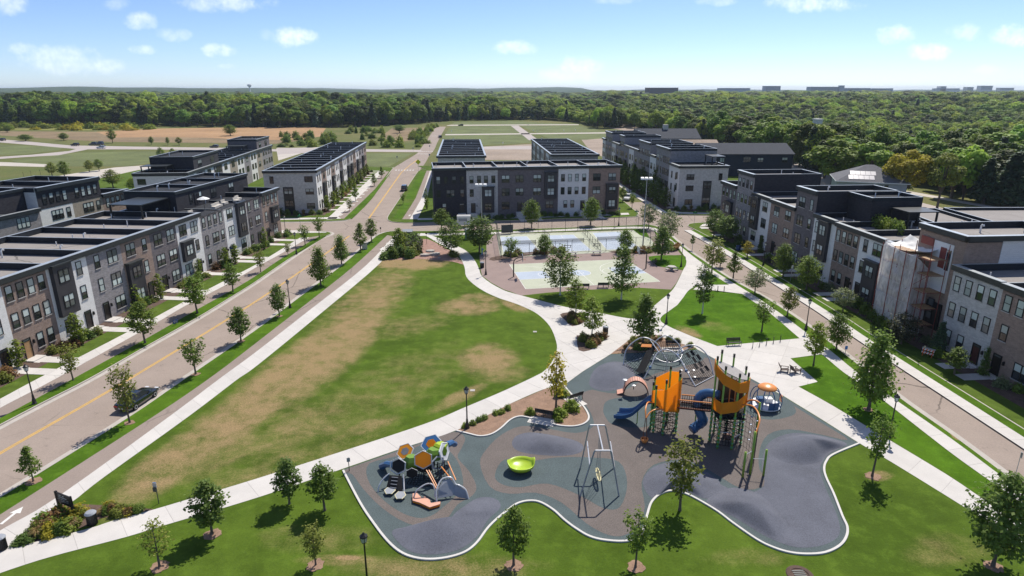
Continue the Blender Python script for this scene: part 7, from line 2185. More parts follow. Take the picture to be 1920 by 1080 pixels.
MB().add([D(15.0, 68.5, 2.35), D(16.1, 67.9, 2.55), D(16.2, 68.3, 2.75), D(15.2, 68.9, 2.55)], [(0, 1, 2, 3), (3, 2, 1, 0)]).build('wood_tread', M['orange_tube'], dm)
mb = MB()
for k in range(4):
 for j in range(4):
  if (k + j) % 2 == 0:
   u, v = .45 + k * .13, .08 + j * .19
   a, b, c, d = [Vector(q) for q in (D(18.6, 66.4, 2.2), D(20.6, 66.95, 3.05), D(22.8, 65.4, .15), D(20.0, 62.8, .15))]
   pt = lambda u, v: a * (1 - u) * (1 - v) + b * u * (1 - v) + c * u * v + d * (1 - u) * v + Vector((0, 0, .03))
   mb.add([pt(u, v), pt(u + .13, v), pt(u + .13, v + .17), pt(u, v + .17)], [(0, 1, 2, 3), (3, 2, 1, 0)])
mb.build('foothold_plate', M['black_rope'], dm)
for (x, y, z) in ((16.75, 70.5, 1.0), (20.35, 70.1, 1.0), (15.5, 65.3, 1.2), (18.75, 66.2, 2.25), (19.3, 64.4, 1.2)):
 MB().box(*[c for q in zip([v - .13 for v in D(x, y, z)], [v + .13 for v in D(x, y, z)]) for c in q]).build('joint_clamp', M['blue_plastic'], dm)
for (x, y, z) in ((18.9, 64.9, 1.0), (19.6, 64.6, .9), (20.3, 64.9, 1.0), (19.3, 65.6, 1.4), (20.2, 64.0, .6)):
 MB().lathe([(.05, z), (.16, z + .03), (.16, z + .08), (.05, z + .1)], 8, *D(x, y, 0)[:2]).build('foot_disc', M['silver'], dm)

# globe spinner
gs = thing('globe_spinner', 'blue ribbed globe roundabout with an orange cap, beside the seating plaza', 'roundabout', (25.95, 58.5, 0))
MB().lathe([(1.5, .12), (1.5, .22), (1.4, .26), (.0, .26)], 24).build('floor_disc', M['white_panel'], gs)
MB().lathe([(.5, .0), (.5, .12)], 16).build('base', M['black_iron'], gs)
for k in range(8):
 a = 2 * math.pi * k / 8 + .2
 c, s = math.cos(a), math.sin(a)
 MB().tube(curve3([(1.45 * c, 1.45 * s, .2), (1.55 * c, 1.55 * s, .9), (1.3 * c, 1.3 * s, 1.7), (.7 * c, .7 * s, 2.15)], 4), .05, 6).build('rib', M['blue_plastic'], gs, True)
MB().lathe([(.95, 2.02), (.9, 2.15), (.6, 2.34), (.25, 2.43), (.02, 2.45)], 20).build('cap', M['orange_tube'], gs, True)
def arc_panel(a0, a1, z0, z1, mat, nm, r0=1.5, r1=1.53):
 mb = MB()
 for k in range(7):
  a = a0 + (a1 - a0) * k / 6
  for (r, z) in ((r0, z0), (r1, z1)):
   mb.v.append((r * math.cos(a), r * math.sin(a), z))
  for (r, z) in ((r0 - .05, z0), (r1 - .05, z1)):
   mb.v.append((r * math.cos(a), r * math.sin(a), z))
 for k in range(6):
  o = k * 4
  mb.f += [(o, o + 4, o + 5, o + 1), (o + 2, o + 3, o + 7, o + 6), (o + 1, o + 5, o + 7, o + 3)]
  mb.m += [0] * 3
 mb.build(nm, M[mat], gs)
arc_panel(-1.75, -.95, .25, 1.05, 'blue_plastic', 'side_panel')
arc_panel(2.6, 3.3, .25, .8, 'blue_plastic', 'side_panel')
arc_panel(-.35, .1, .6, 1.3, 'orange_tube', 'side_panel')
MB().box(-.75, -.1, .1, .7, .26, .75).build('seat', M['blue_plastic'], gs)
MB().box(.1, .8, .1, .7, .26, .7).build('seat', M['white_panel'], gs)

# ribbed climbing arch
ca = thing('climbing_arch', 'small ribbed salmon arch climber between the slide and the net dome', 'climbing arch', (13.15, 61.15, 0), -.12)
for k in range(16):
 a = math.pi * (.06 + .9 * k / 15)
 b = math.pi * (.06 + .9 * (k + .86) / 15)
 mb = MB()
 if k < 15:
  R1, R0 = 1.35, 1.22
  mb.prism([(R0 * math.cos(a), R0 * math.sin(a)), (R1 * math.cos(a), R1 * math.sin(a)), (R1 * math.cos(b), R1 * math.sin(b)), (R0 * math.cos(b), R0 * math.sin(b))], -.5, .5)
  mb.v = [(v[0], v[2], v[1] * 1.35) for v in mb.v]
  mb.f = [f[::-1] for f in mb.f]
  mb.build('rib', M['salmon'], ca)
for yy in (-.52, .52):
 MB().tube([(1.3 * math.cos(math.pi * (.03 + .94 * k / 20)), yy, 1.75 * math.sin(math.pi * (.03 + .94 * k / 20))) for k in range(21)], .05, 6).build('side_tube', M['black_iron'], ca)
for (x, y, z) in ((-.3, -.75, 1.35), (-1.2, -.4, 1.75)):
 MB().lathe([(.02, z - .04), (.24, z), (.24, z + .06), (.02, z + .1)], 12, x, y).build('drum_disc', M['silver'], ca)
 MB().tube([(x, y, 0.9), (x, y, z)], .04).build('disc_stem', M['black_iron'], ca)
MB().add([(-1.35, -.5, .25), (-1.35, .5, .25), (-1.95, .5, .05), (-1.95, -.5, .05), (-1.35, -.5, .33), (-1.35, .5, .33), (-1.95, .5, .13), (-1.95, -.5, .13)], [(0, 1, 2, 3), (7, 6, 5, 4), (0, 4, 5, 1), (2, 6, 7, 3), (3, 7, 4, 0), (1, 5, 6, 2)]).build('ramp', M['salmon'], ca)

# lime bowl spinner
sb = thing('spinner_bowl', 'lime green plastic spinner bowl with two raised backrests', 'spinner', (.77, 46.95, 0))
mb = MB()
nb_ = 28
prof = [(.45, .16), (.85, .25), (1.1, .52), (1.15, .72), (1.08, .74), (.98, .56), (.7, .40), (0.02, .36)]
for (r, z) in prof:
 for k in range(nb_):
  a = 2 * math.pi * k / nb_
  up = max(0, math.cos(2 * (a - .15))) ** 3 * (0.42 if z > .6 else (.2 if z > .5 else 0)) * (1 if math.sin(a + .5) > -.3 else .55)
  sc_ = 1 + .05 * math.cos(2 * (a - .15))
  mb.v.append((r * sc_ * math.cos(a), r * sc_ * math.sin(a), z + up))
for i in range(len(prof) - 1):
 for k in range(nb_):
  mb.f.append((i * nb_ + k, i * nb_ + (k + 1) % nb_, (i + 1) * nb_ + (k + 1) % nb_, (i + 1) * nb_ + k))
  mb.m.append(0)
mb.build('bowl', M['lime_plastic'], sb, True)
MB().lathe([(.3, 0), (.3, .2)], 12).build('base', M['black_iron'], sb)

# oval swing
sw = thing('basket_swing', 'silver and grey A frame swing with one long basket seat', 'swing', (7.1, 45.4, 0))
S = lambda x, y, z: (x - 7.1, y - 45.4, z)
for (y, h, xl, xr, tl, tr) in ((43.36, 4.15, 5.44, 8.54, 6.5, 7.65), (47.27, 4.15, 5.85, 8.75, 6.55, 7.75)):
 MB().tube([S(xl, y, 0), S(tl - .1, y, h - .15), S(tl, y, h)], .065, 8).build('leg', M['grey_steel' if y > 45 else 'grey_panel'], sw)
 MB().tube([S(xr, y, 0), S(tr + .1, y, h - .15), S(tr, y, h)], .065, 8).build('leg', M['grey_steel' if y > 45 else 'grey_panel'], sw)
 MB().tube([S(tl, y, h), S(tr, y, h)], .07, 8).build('top_bar', M['silver'], sw)
MB().tube([S(7.08, 43.36, 4.15), S(7.15, 47.27, 4.15)], .06, 8).build('ridge_beam', M['silver'], sw)
for (xa, xb) in ((6.13, 6.35), (8.05, 8.3)):
 MB().tube([S(xa, 43.36, 2.65), S(xb, 47.27, 2.6)], .05, 6).build('side_beam', M['silver'], sw)
ring = [(0.15 * math.cos(t), 0.95 * math.sin(t) - .1, .72 + .03 * math.cos(2 * t)) for t in [2 * math.pi * k / 24 for k in range(25)]]
st = MB().tube(ring, .06, 6).build('seat_ring', M['cream'], sw, True)
mb = MB()
for k in range(-4, 5):
 mb.tube([(-.13, k * .19 - .1, .72), (0, k * .19 - .1, .66), (.13, k * .19 - .1, .72)], .05, 4)
mb.build('seat_net', M['cream'], st)
for (x, y, z, sx) in ((0.02, -1.1, .75, 0), (.02, .92, .75, 0), (-.14, -.5, .75, -.3), (.14, -.5, .75, .3), (-.14, .4, .75, -.3), (.14, .4, .75, .3)):
 MB().tube([(x, y, z), (0, y * .55 - .2, 4.1)], .014, 4).build('hanger', M['grey_steel'], sw)

# cluster climber of hexagon pods
cc = thing('hex_pod_climber', 'cluster climber of orange, green, blue and grey hexagon pods at the playground left', 'climber', (-7.6, 45.3, 0))
K = lambda x, y, z: Vector((x + 7.6, y - 45.3, z))
cc.scale = (1, 1, .8)
def hexa(ctr, nrm, R, mat, ring='grey_panel', tube=.06, th=.07, rot=0.0, parent=cc, name='hex_panel', inner=None):
 n = Vector(nrm).normalized()
 a = n.cross(Vector((0, 0, 1))).normalized()
 b = n.cross(a)
 c = Vector(ctr)
 pts = [c + (a * math.cos(rot + math.pi * k / 3) + b * math.sin(rot + math.pi * k / 3) * 1.12) * R for k in range(6)]
 o = None
 if mat:
  vs = [p + n * th / 2 for p in pts] + [p - n * th / 2 for p in pts]
  o = MB().add(vs, [tuple(range(6)), tuple(reversed(range(6, 12)))] + [(i, i + 6, (i + 1) % 6 + 6, (i + 1) % 6) for i in range(6)]).build(name, M[mat], parent)
  if inner:
   q = [c + n * (th / 2 + .02) + (p - c) * .5 for p in pts]
   MB().add(q, [tuple(range(6)), tuple(reversed(range(6)))]).build('window_disc', M[inner], o)
 MB().tube(pts + [pts[0]], tube, 6).build('hex_rim', M[ring], parent)
 return pts
hexa(K(-7.25, 45.2, 2.7), (.1, -1, .35), .78, 'orange_panel', 'silver', rot=math.pi / 2)
hexa(K(-9.35, 45.2, 1.95), (-.15, -1, .35), .72, None, 'silver', rot=math.pi / 2)
hexa(K(-9.3, 45.3, 1.9), (-.15, -1, .35), .6, 'dark_deck', 'grey_panel', tube=.04, rot=math.pi / 2)
hexa(K(-9.0, 46.9, 2.35), (-.2, -.6, .8), .72, 'orange_panel', 'silver', rot=math.pi / 2, inner='grey_panel')
hexa(K(-6.85, 47.3, 3.0), (-.2, -.5, .9), .85, 'blue_plastic', 'silver', rot=math.pi / 2, inner='orange_panel')
hexa(K(-5.65, 46.4, 2.75), (1, -.35, .2), .85, 'white_panel', 'white_panel', rot=math.pi / 2, inner='green_panel')
# green faceted bodies
def pod(c, sx, sy, sz, mat, cut=.3):
 x, y, z = c
 mb = MB()
 lv = [(-1, .62), (-.45, 1), (.45, 1), (1, .6)]
 for (h, k) in lv:
  for i in range(6):
   a = math.pi / 3 * i + .3
   mb.v.append((x + sx * k * math.cos(a), y + sy * k * math.sin(a), z + sz * h))
 for i in range(3):
  for k in range(6):
   mb.f.append((i * 6 + k, i * 6 + (k + 1) % 6, (i + 1) * 6 + (k + 1) % 6, (i + 1) * 6 + k))
   mb.m.append(0)
 mb.f += [tuple(reversed(range(6))), tuple(range(18, 24))]
 mb.m += [0, 0]
 return mb.build('pod_shell', M[mat], cc)
pod(K(-8.35, 46.0, 1.75), .72, .6, .75, 'green_panel')
pod(K(-6.45, 46.4, 2.45), .8, .65, .62, 'green_panel')
pod(K(-6.0, 46.9, 3.0), .6, .5, .35, 'lime_plastic')
pod(K(-7.3, 46.1, 1.4), .9, .8, .6, 'dark_deck')
hexa(K(-6.1, 45.5, 2.1), (.6, -.7, .1), .6, None, 'grey_panel', rot=math.pi / 2, tube=.09)
hexa(K(-8.2, 45.1, 1.2), (.1, -1, .1), .5, 'dark_deck', 'silver', rot=math.pi / 2, tube=.035)
# ladder of the left pod
MB().add([K(-9.95, 44.7, 1.3), K(-8.95, 44.6, 1.3), K(-8.75, 43.6, .15), K(-10.2, 43.9, .15)], [(0, 1, 2, 3), (3, 2, 1, 0)]).build('ladder_panel', M['dark_deck'], cc)
for k in range(4):
 t = .15 + k * .22
 a, b = K(-9.9, 44.7, 1.35).lerp(K(-10.0, 43.9, .25), t), K(-9.1, 44.6, 1.35).lerp(K(-9.2, 43.7, .25), t)
 MB().tube([a.lerp(b, .2), a.lerp(b, .85)], .045, 5).build('rung', M['grey_steel'], cc)
MB().tube(curve3([K(-9.95, 44.8, 1.45), K(-10.4, 44.5, 1.1), K(-10.75, 44.1, .5), K(-10.8, 43.9, 0)]), .06, 7).build('rail', M['silver'], cc)
MB().tube(curve3([K(-8.85, 44.7, 1.4), K(-8.75, 44.3, .9), K(-8.65, 43.7, .4), K(-8.6, 43.45, 0)]), .06, 7).build('rail', M['silver'], cc)
for (px, py) in ((731, 918), (750.5, 927)):
 x, y = G(px, py, .35)
 c = K(x, y, .35)
 hexa(c, (0, -.1, 1), .43, 'grey_panel', 'cream', tube=.045, name='step_pod')
 MB().tube([(c.x, c.y, 0), (c.x, c.y, .33)], .12).build('step_stem', M['black_iron'], cc)
# ramp bench with orange edge
rpts = [G(*q) for q in ((774, 931), (782, 930), (791, 939), (797, 937), (806, 943), (808, 949), (826, 946), (825, 951), (806, 957), (787, 948), (774, 944))]
MB().prism([tuple(K(x, y, 0))[:2] for x, y in rpts], .28, .36).build('bench_top', M['salmon'], cc)
MB().prism([tuple(K(x, y, 0))[:2] for x, y in rpts], .12, .277).build('bench_edge', M['orange_panel'], cc)
MB().tube(curve3([K(-7.75, 42.9, .3), K(-7.5, 43.0, 1.0), K(-6.8, 43.3, 1.45), K(-6.3, 43.3, 1.4), K(-6.1, 43.1, .9), K(-6.1, 42.9, .35)]), .06, 7).build('rail', M['silver'], cc)
MB().tube(curve3([K(-5.9, 42.4, .1), K(-5.95, 42.9, 1.0), K(-5.6, 43.6, 1.7), K(-4.9, 43.8, 1.8), K(-4.5, 43.6, 1.2), K(-4.2, 43.5, 1.15), K(-3.7, 43.3, .8), K(-3.45, 43.0, 0)]), .07, 7).build('rail', M['silver'], cc)
def shell(pts, th, mat, nm):
 P = [K(*p) for p in pts]
 nrm = (P[1] - P[0]).cross(P[2] - P[0]).normalized() * th
 n = len(P)
 MB().add([*P, *[p - nrm for p in P]], [tuple(range(n)), tuple(reversed(range(n, 2 * n)))] + [(i, i + n, (i + 1) % n + n, (i + 1) % n) for i in range(n)]).build(nm, M[mat], cc)
shell([(-5.9, 42.7, .35), (-5.85, 43.0, 1.1), (-5.5, 43.6, 1.65), (-4.95, 43.75, 1.7), (-4.6, 43.6, 1.1), (-4.7, 43.1, .3)], .05, 'grey_panel', 'wing_panel')
shell([(-4.55, 43.55, 1.1), (-4.2, 43.45, 1.1), (-3.7, 43.25, .75), (-3.5, 43.0, .05), (-4.2, 43.1, .1), (-4.7, 43.2, .4)], .05, 'grey_panel', 'wing_panel')
for (a, b) in ((K(-6.95, 44.7, 1.9), K(-5.95, 43.2, .9)), (K(-6.75, 44.7, 1.9), K(-5.8, 43.2, .9)), (K(-5.8, 45.3, 1.8), K(-4.8, 43.8, 1.5)), (K(-5.3, 45.7, 2.1), K(-4.5, 43.9, 1.4))):
 MB().tube([a, b], .05, 6).build('orange_rail', M['orange_tube'], cc)
net('climbing_net', [K(-8.6, 44.8, .2), K(-6.2, 44.4, .2), K(-6.6, 45.2, 1.8), K(-8.0, 45.3, 1.3)], 9, 7, cc, .03)
net('climbing_net', [K(-6.2, 44.4, .3), K(-4.9, 44.0, .5), K(-5.4, 45.8, 2.0), K(-6.6, 45.3, 1.9)], 6, 7, cc, .03)
MB().tube([K(-9.9, 46.2, 1.3), K(-10.6, 46.8, .9), K(-11.1, 47.2, .3)], [.3, .32, .34], 8).build('small_slide', M['blue_plastic'], cc)
MB().tube([K(-5.6, 47.6, 2.6), K(-5.2, 48.2, 2.4), K(-5.0, 48.6, 1.9)], [.35, .3, .3], 8).build('small_slide', M['blue_plastic'], cc)
for (x, y) in ((-9.3, 45.4), (-7.3, 45.6), (-6.2, 46.2), (-8.6, 46.6), (-5.7, 46.6), (-6.9, 47.2)):
 MB().tube([K(x, y, 0), K(x, y, 1.6)], .06).build('leg', M['black_iron'], cc)

# ================================================================== STREET FURNITURE
def park_lamp(X, Y, label, group='black lantern lamp posts', H=4.45):
 if 'lamp' not in PROTO:
  r = thing('park_lamp', label, 'lamp post', (X, Y, 0), 0, group)
  MB().lathe([(.24, 0), (.24, .1), (.19, .16), (.17, .5), (.12, .62), (.1, .95), (.075, 1.05)], 10).build('base', M['black_iron'], r)
  MB().tube([(0, 0, 1.05), (0, 0, 3.6)], [.07, .05], 8).build('pole', M['black_iron'], r)
  MB().lathe([(.05, 3.6), (.14, 3.68), (.16, 3.74)], 8).build('lantern_collar', M['black_iron'], r)
  MB().lathe([(.15, 3.745), (.23, 4.12)], 8).build('lantern_glass', M['glass_blind'], r)
  MB().lathe([(.27, 4.122), (.25, 4.2), (.1, 4.32), (.03, 4.45)], 8).build('lantern_cap', M['black_iron'], r)
  mb = MB()
  for k in range(4):
   a = math.pi / 2 * k + .4
   mb.tube([(.155 * math.cos(a), .155 * math.sin(a), 3.74), (.24 * math.cos(a), .24 * math.sin(a), 4.12)], .018, 4)
  mb.build('lantern_frame', M['black_iron'], r)
  PROTO['lamp'] = r
  return r
 return copy_tree(PROTO['lamp'], (X, Y, 0), 0, label)
for (px, py, lab) in [(65, 757, 'black lantern lamp post in the house side strip of the left street, nearest'), (544, 577, 'black lantern lamp post in the park side strip of the left street'), (876, 803, 'black lantern lamp post beside the south walk and woodchip bed'),
     (1249, 607, 'black lantern lamp post at the edge of the east lawn by the walk junction'), (1511, 618, 'black lantern lamp post in the park strip of the right street'), (1667, 819, 'black lantern lamp post at the right edge between east walk and street'),
     (1277, 500, 'black lantern lamp post beside the octagonal table'), (911, 515, 'black lantern lamp post by the bin at the curved walk'), (1431, 497, 'black lantern lamp post before the right hand houses'), (536, 441, 'black lantern lamp post at the left corner of the crossing'),
     (1160, 423, 'black lantern lamp post on the cross street verge behind the court fence'), (1240, 432, 'black lantern lamp post behind the grey green trees at the courts'), (556, 476, 'black lantern lamp post in the house side strip of the left street, farther one'), (1180, 363, 'black lantern lamp post by the white parked car')]:
 park_lamp(*G(px, py), lab)
# bottom lamp: its foot is below the picture
park_lamp(*G(690, 1106), 'black lantern lamp post cut off by the bottom edge of the picture')

def flood(px, py, ty, lab):
 X, Y = G(px, py)
 h = height_at(X, Y, ty)
 r = thing('floodlight_pole', lab, 'floodlight', (X, Y, 0), 0, 'tall floodlight poles of the courts')
 MB().tube([(0, 0, 0), (0, 0, h - .6)], [.14, .08], 8).build('pole', M['grey_steel'], r)
 MB().tube([(-.9, 0, h - .6), (.9, 0, h - .6)], .05, 6).build('cross_arm', M['grey_steel'], r)
 for x in (-.9, -.1, .75):
  MB().add([(x - .35, -.35, h - .62), (x + .35, -.35, h - .62), (x + .35, .3, h - .4), (x - .35, .3, h - .4), (x - .3, -.3, h - .3), (x + .3, -.3, h - .3), (x + .3, .25, h - .12), (x - .3, .25, h - .12)],
    [(3, 2, 1, 0), (4, 5, 6, 7), (0, 1, 5, 4), (1, 2, 6, 5), (2, 3, 7, 6), (3, 0, 4, 7)]).build('lamp_head', M['white_pvc'], r)
flood(1205, 466, 331, 'tall grey floodlight pole at the right end of the courts')
flood(904, 462, 343, 'tall grey floodlight pole at the left end of the courts')

def bench(X, Y, rz, label, group='black metal park benches'):
 if 'bench' not in PROTO:
  r = thing('park_bench', label, 'bench', (X, Y, 0), rz, group)
  mb = MB()
  for k in range(6):
   MB().box(-.92, .92, -.22 + k * .08, -.16 + k * .08, .44, .47).build('seat_slat', M['black_iron'], r)
  for k in range(5):
   z = .54 + k * .085
   MB().box(-.92, .92, .27 + k * .02, .295 + k * .02, z, z + .075).build('back_slat', M['black_iron'], r)
  for x in (-.85, 0, .85):
   MB().tube([(x, -.2, 0), (x, -.22, .44), (x, .26, .44), (x, .38, .98)], .03, 6).build('frame', M['black_iron'], r)
   MB().tube([(x, .3, 0), (x, .2, .44)], .03, 6).build('leg', M['black_iron'], r)
  for x in (-.85, .85):
   MB().tube([(x, .32, .66), (x, -.2, .66), (x, -.22, .44)], .025, 6).build('armrest', M['black_iron'], r)
  PROTO['bench'] = r
  return r
 return copy_tree(PROTO['bench'], (X, Y, 0), rz, label)
for (px, py, rz, lab) in [(1021, 781, -.35 + math.pi, 'black bench in the woodchip bed by the kerb, on its concrete pad'), (1077, 750, -1.0 + math.pi / 2 + math.pi, 'black bench at the right rim of the woodchip bed, seen end on'), (1262, 653, .1, 'black bench in the woodchip bed behind the net dome'), (1376, 648, .12, 'black bench at the edge of the east lawn by the bike racks'),
      (1094, 541, math.pi, 'grey bench on the lawn edge before the basketball court, left one'), (1131, 539, math.pi, 'grey bench on the lawn edge before the basketball court, right one'), (1226, 495, -1.6, 'bench on the small lawn right of the basketball hoop')]:
 bench(*G(px, py), rz, lab)
for (px, py, a) in ((1016, 790, -.35), (1077, 752, -1.0), (1261, 655, .1)):
 X, Y = G(px, py)
 c, s = math.cos(a), math.sin(a)
 o = sheet('bench_pad', [(X + x * c - y * s, Y + x * s + y * c) for x, y in ((-1.3, -.7), (1.3, -.7), (1.3, .7), (-1.3, .7))], 0.036, M['concrete'])

def bin_(X, Y, label, group='round black litter bins'):
 if 'bin' not in PROTO:
  r = thing('litter_bin', label, 'bin', (X, Y, 0), 0, group)
  MB().lathe([(.28, .05), (.34, .95)], 16).build('barrel', M['black_iron'], r)
  mb = MB()
  for k in range(20):
   a = 2 * math.pi * k / 20
   mb.box(.31 * math.cos(a) - .02 + .02 * math.cos(a), .31 * math.cos(a) + .02 + .03 * math.cos(a), .31 * math.sin(a) - .02, .31 * math.sin(a) + .02, .05, .9)
  mb.build('slat_ring', M['black_iron'], r)
  MB().lathe([(.40, .955), (.40, 1.0), (.30, 1.1), (.12, 1.13)], 16).build('lid', M['grey_panel'], r)
  PROTO['bin'] = r
  return r
 return copy_tree(PROTO['bin'], (X, Y, 0), 0, label)
for (px, py, lab) in [(174, 983, 'black litter bin with grey lid beside the park sign'), (4, 1030, 'black litter bin cut by the left edge of the picture'), (1135, 626, 'black litter bin at the junction by the lower planter'), (904, 502, 'black litter bin at the curved walk by the lamp')]:
 bin_(*G(px, py), lab)

# picnic tables, octagonal table, deck chairs
M['grey_plank'] = pm('weathered grey plank', (0.34, 0.33, 0.32), .85, .15, 4)
M['dark_plank'] = pm('dark recycled plank', (0.055, 0.05, 0.05), .7, .15, 4)
def picnic(X, Y, rz, lab):
 r = thing('picnic_table', lab, 'picnic table', (X, Y, 0), rz, 'picnic tables before the pickleball courts')
 for k in range(5):
  MB().box(-.95, .95, -.36 + k * .15, -.23 + k * .15, .72, .76).build('table_plank', M['grey_plank'], r)
 for y in (-.72, .58):
  MB().box(-.95, .95, y, y + .28, .43, .47).build('seat', M['grey_plank'], r)
 for x in (-.65, .65):
  MB().tube([(x, -.7, 0), (x, -.1, .72)], .045, 5).tube([(x, .7, 0), (x, .1, .72)], .045, 5).tube([(x, -.72, .42), (x, .72, .42)], .04, 5).build('trestle', M['black_iron'], r)
picnic(*G(1073, 480), .1, 'picnic table half hidden by the left birch')
picnic(*G(1119, 478), .1, 'picnic table in the open before the right pickleball court')
X, Y = G(1259, 507)
oc = thing('octagonal_table', 'octagonal concrete picnic table on the reddish asphalt by the round walk', 'picnic table', (X, Y, 0))
MB().lathe([(.75, .70), (.75, .78)], 8).build('table_top', M['sill'], oc)
MB().lathe([(.25, 0), (.2, .7)], 8).build('pedestal', M['grey_panel'], oc)
for k in range(4):
 a = math.pi / 2 * k + .4
 MB().prism([(1.15 * math.cos(a + d) * q, 1.15 * math.sin(a + d) * q) for d, q in ((-.42, .8), (-.38, 1.1), (.38, 1.1), (.42, .8))], .40, .47).build('seat', M['sill'], oc)
 MB().tube([(0, 0, .3), (1.05 * math.cos(a), 1.05 * math.sin(a), .4)], .05, 5).build('seat_arm', M['black_iron'], oc)
def deck_chair(X, Y, rz, lab):
 r = thing('deck_chair', lab, 'chair', (X, Y, 0), rz, 'brown deck chairs on the seating plaza')
 for k in range(5):
  MB().add([(-.32 + k * .13, -.5, .38), (-.2 + k * .13, -.5, .38), (-.2 + k * .13, .2, .26), (-.32 + k * .13, .2, .26), (-.32 + k * .13, -.5, .41), (-.2 + k * .13, -.5, .41), (-.2 + k * .13, .2, .29), (-.32 + k * .13, .2, .29)], [(3, 2, 1, 0), (4, 5, 6, 7), (0, 1, 5, 4), (2, 3, 7, 6), (1, 2, 6, 5), (3, 0, 4, 7)]).build('seat_slat', M['brown_plank'], r)
  MB().add([(-.32 + k * .13, .2, .26), (-.2 + k * .13, .2, .26), (-.2 + k * .13, .62, 1.0), (-.32 + k * .13, .62, 1.0), (-.32 + k * .13, .23, .25), (-.2 + k * .13, .23, .25), (-.2 + k * .13, .65, .99), (-.32 + k * .13, .65, .99)], [(0, 1, 2, 3), (7, 6, 5, 4), (4, 5, 1, 0), (6, 7, 3, 2), (5, 6, 2, 1), (7, 4, 0, 3)]).build('back_slat', M['brown_plank'], r)
 for x in (-.42, .36):
  MB().box(x, x + .1, -.55, .4, .52, .56).build('armrest', M['brown_plank'], r)
  MB().box(x + .02, x + .08, -.5, -.42, 0, .52).box(x + .02, x + .08, .25, .33, 0, .52).build('leg', M['brown_plank'], r)
M['brown_plank'] = pm('brown recycled plank', (0.105, 0.080, 0.070), .8, .15, 4)
deck_chair(*G(1469, 697), 1.2, 'brown deck chair on the seating plaza, left one of two')
deck_chair(*G(1490, 699), 1.9, 'brown deck chair on the seating plaza, right one of two')

def rack(X, Y, rz, lab, grp):
 o = MB().tube([(-.35, 0, 0)] + [(-.35 * math.cos(math.pi * k / 8), 0, .55 + .32 * math.sin(math.pi * k / 8)) for k in range(9)] + [(.35, 0, 0)], .03, 6).build('bike_rack', M['black_iron'], None, True, (X, Y, 0))
 o.rotation_euler = (0, 0, rz)
 tag(o, lab, 'bike rack', grp)
for k in range(5):
 rack(*G(1411 + k * 13, 651.5 - k * 2.9), 1.2, 'black hoop bike rack in the row of five beside the plaza bench', 'five bike racks beside the plaza bench')
for k in range(3):
 rack(*G(1333.5 + k * 12, 545.5 + k * .4), 1.35, 'black hoop bike rack in the row of three by the triangle lawn', 'three bike racks by the triangle lawn')

# basketball hoops
M['orange_rim'] = pm('orange rim', (0.5, 0.12, 0.02), .5, .1, 3)
def hoop(px, py, dirx, diry, lab):
 X, Y = G(px, py)
 r = thing('basketball_hoop', lab, 'basketball hoop', (X, Y, 0), math.atan2(diry, dirx), 'basketball hoops')
 MB().tube([(0, 0, 0), (0, 0, 2.5)], .11, 8).build('pole', M['black_iron'], r)
 MB().tube(curve3([(0, 0, 2.4), (.15, 0, 3.0), (.7, 0, 3.35), (1.5, 0, 3.5)]), .085, 8).build('gooseneck', M['black_iron'], r)
 MB().tube([(.3, 0, 2.6), (1.5, 0, 3.1)], .05, 6).build('brace', M['black_iron'], r)
 b = MB().box(1.5, 1.56, -.92, .92, 2.85, 3.95).build('backboard', M['grey_panel'], r)
 MB().box(1.57, 1.575, -.3, .3, 3.05, 3.5).build('target_square', M['white_paint'], b)
 MB().tube([(1.85 + .24 * math.cos(2 * math.pi * k / 16), .24 * math.sin(2 * math.pi * k / 16), 3.05) for k in range(17)], .02, 5).build('rim', M['orange_rim'], r)
hoop(963, 519, .97, .06, 'black basketball hoop at the left end of the court')
hoop(1211, 503, -.97, -.06, 'black basketball hoop at the right end of the court')

# court fences: posts, rails, chain link
mt = bpy.data.materials.new('chain link')
mt.use_nodes = True
t = NT(mt.node_tree)
pos = t.n('ShaderNodeNewGeometry').outputs['Position']
sx = t.n('ShaderNodeSeparateXYZ', ins={0: pos})
hsum = t.math('ADD', sx.outputs[0], sx.outputs[1])
d1 = t.math('FRACT', t.math('MULTIPLY', t.math('ADD', hsum, sx.outputs[2]), 12.0))
d2 = t.math('FRACT', t.math('MULTIPLY', t.math('SUBTRACT', hsum, sx.outputs[2]), 12.0))
wire = t.math('MAXIMUM', t.math('LESS_THAN', d1, .055), t.math('LESS_THAN', d2, .055))
b = t.n('ShaderNodeBsdfPrincipled', ins={'Base Color': (.10, .11, .11, 1), 'Roughness': .5})
mx = t.n('ShaderNodeMixShader', ins={0: wire, 1: t.n('ShaderNodeBsdfTransparent').outputs[0], 2: b.outputs[0]})
t.n('ShaderNodeOutputMaterial', ins={0: mx.outputs[0]})
M['chain_link'] = mt
M['fence_post'] = pm('dark green grey fence tube', (0.035, 0.042, 0.042), .5, .1, 3, spec=.5)
def fence(pts, h, lab, step=3.0):
 P = [Vector((*p, 0)) for p in pts]
 r = thing('chain_link_fence', lab, 'fence', P[0], 0, 'chain link fences of the pickleball courts')
 for a, b in zip(P, P[1:]):
  n = max(1, round((b - a).length / step))
  A, B = a - P[0], b - P[0]
  for k in range(n + (1 if b is P[-1] else 0)):
   q = A.lerp(B, k / n)
   MB().tube([(q.x, q.y, 0), (q.x, q.y, h)], .045, 6).build('post', M['fence_post'], r)
  for z in (h - .02, .12):
   MB().tube([(A.x, A.y, z), (B.x, B.y, z)], .03, 5).build('rail', M['fence_post'], r)
  MB().add([(A.x, A.y, .1), (B.x, B.y, .1), (B.x, B.y, h), (A.x, A.y, h)], [(0, 1, 2, 3)]).build('mesh_panel', M['chain_link'], r)
 return r
f1 = fence(W([(931, 439), (1060, 434), (1196, 430.5)]), 3.0, 'chain link fence along the back of the pickleball courts')
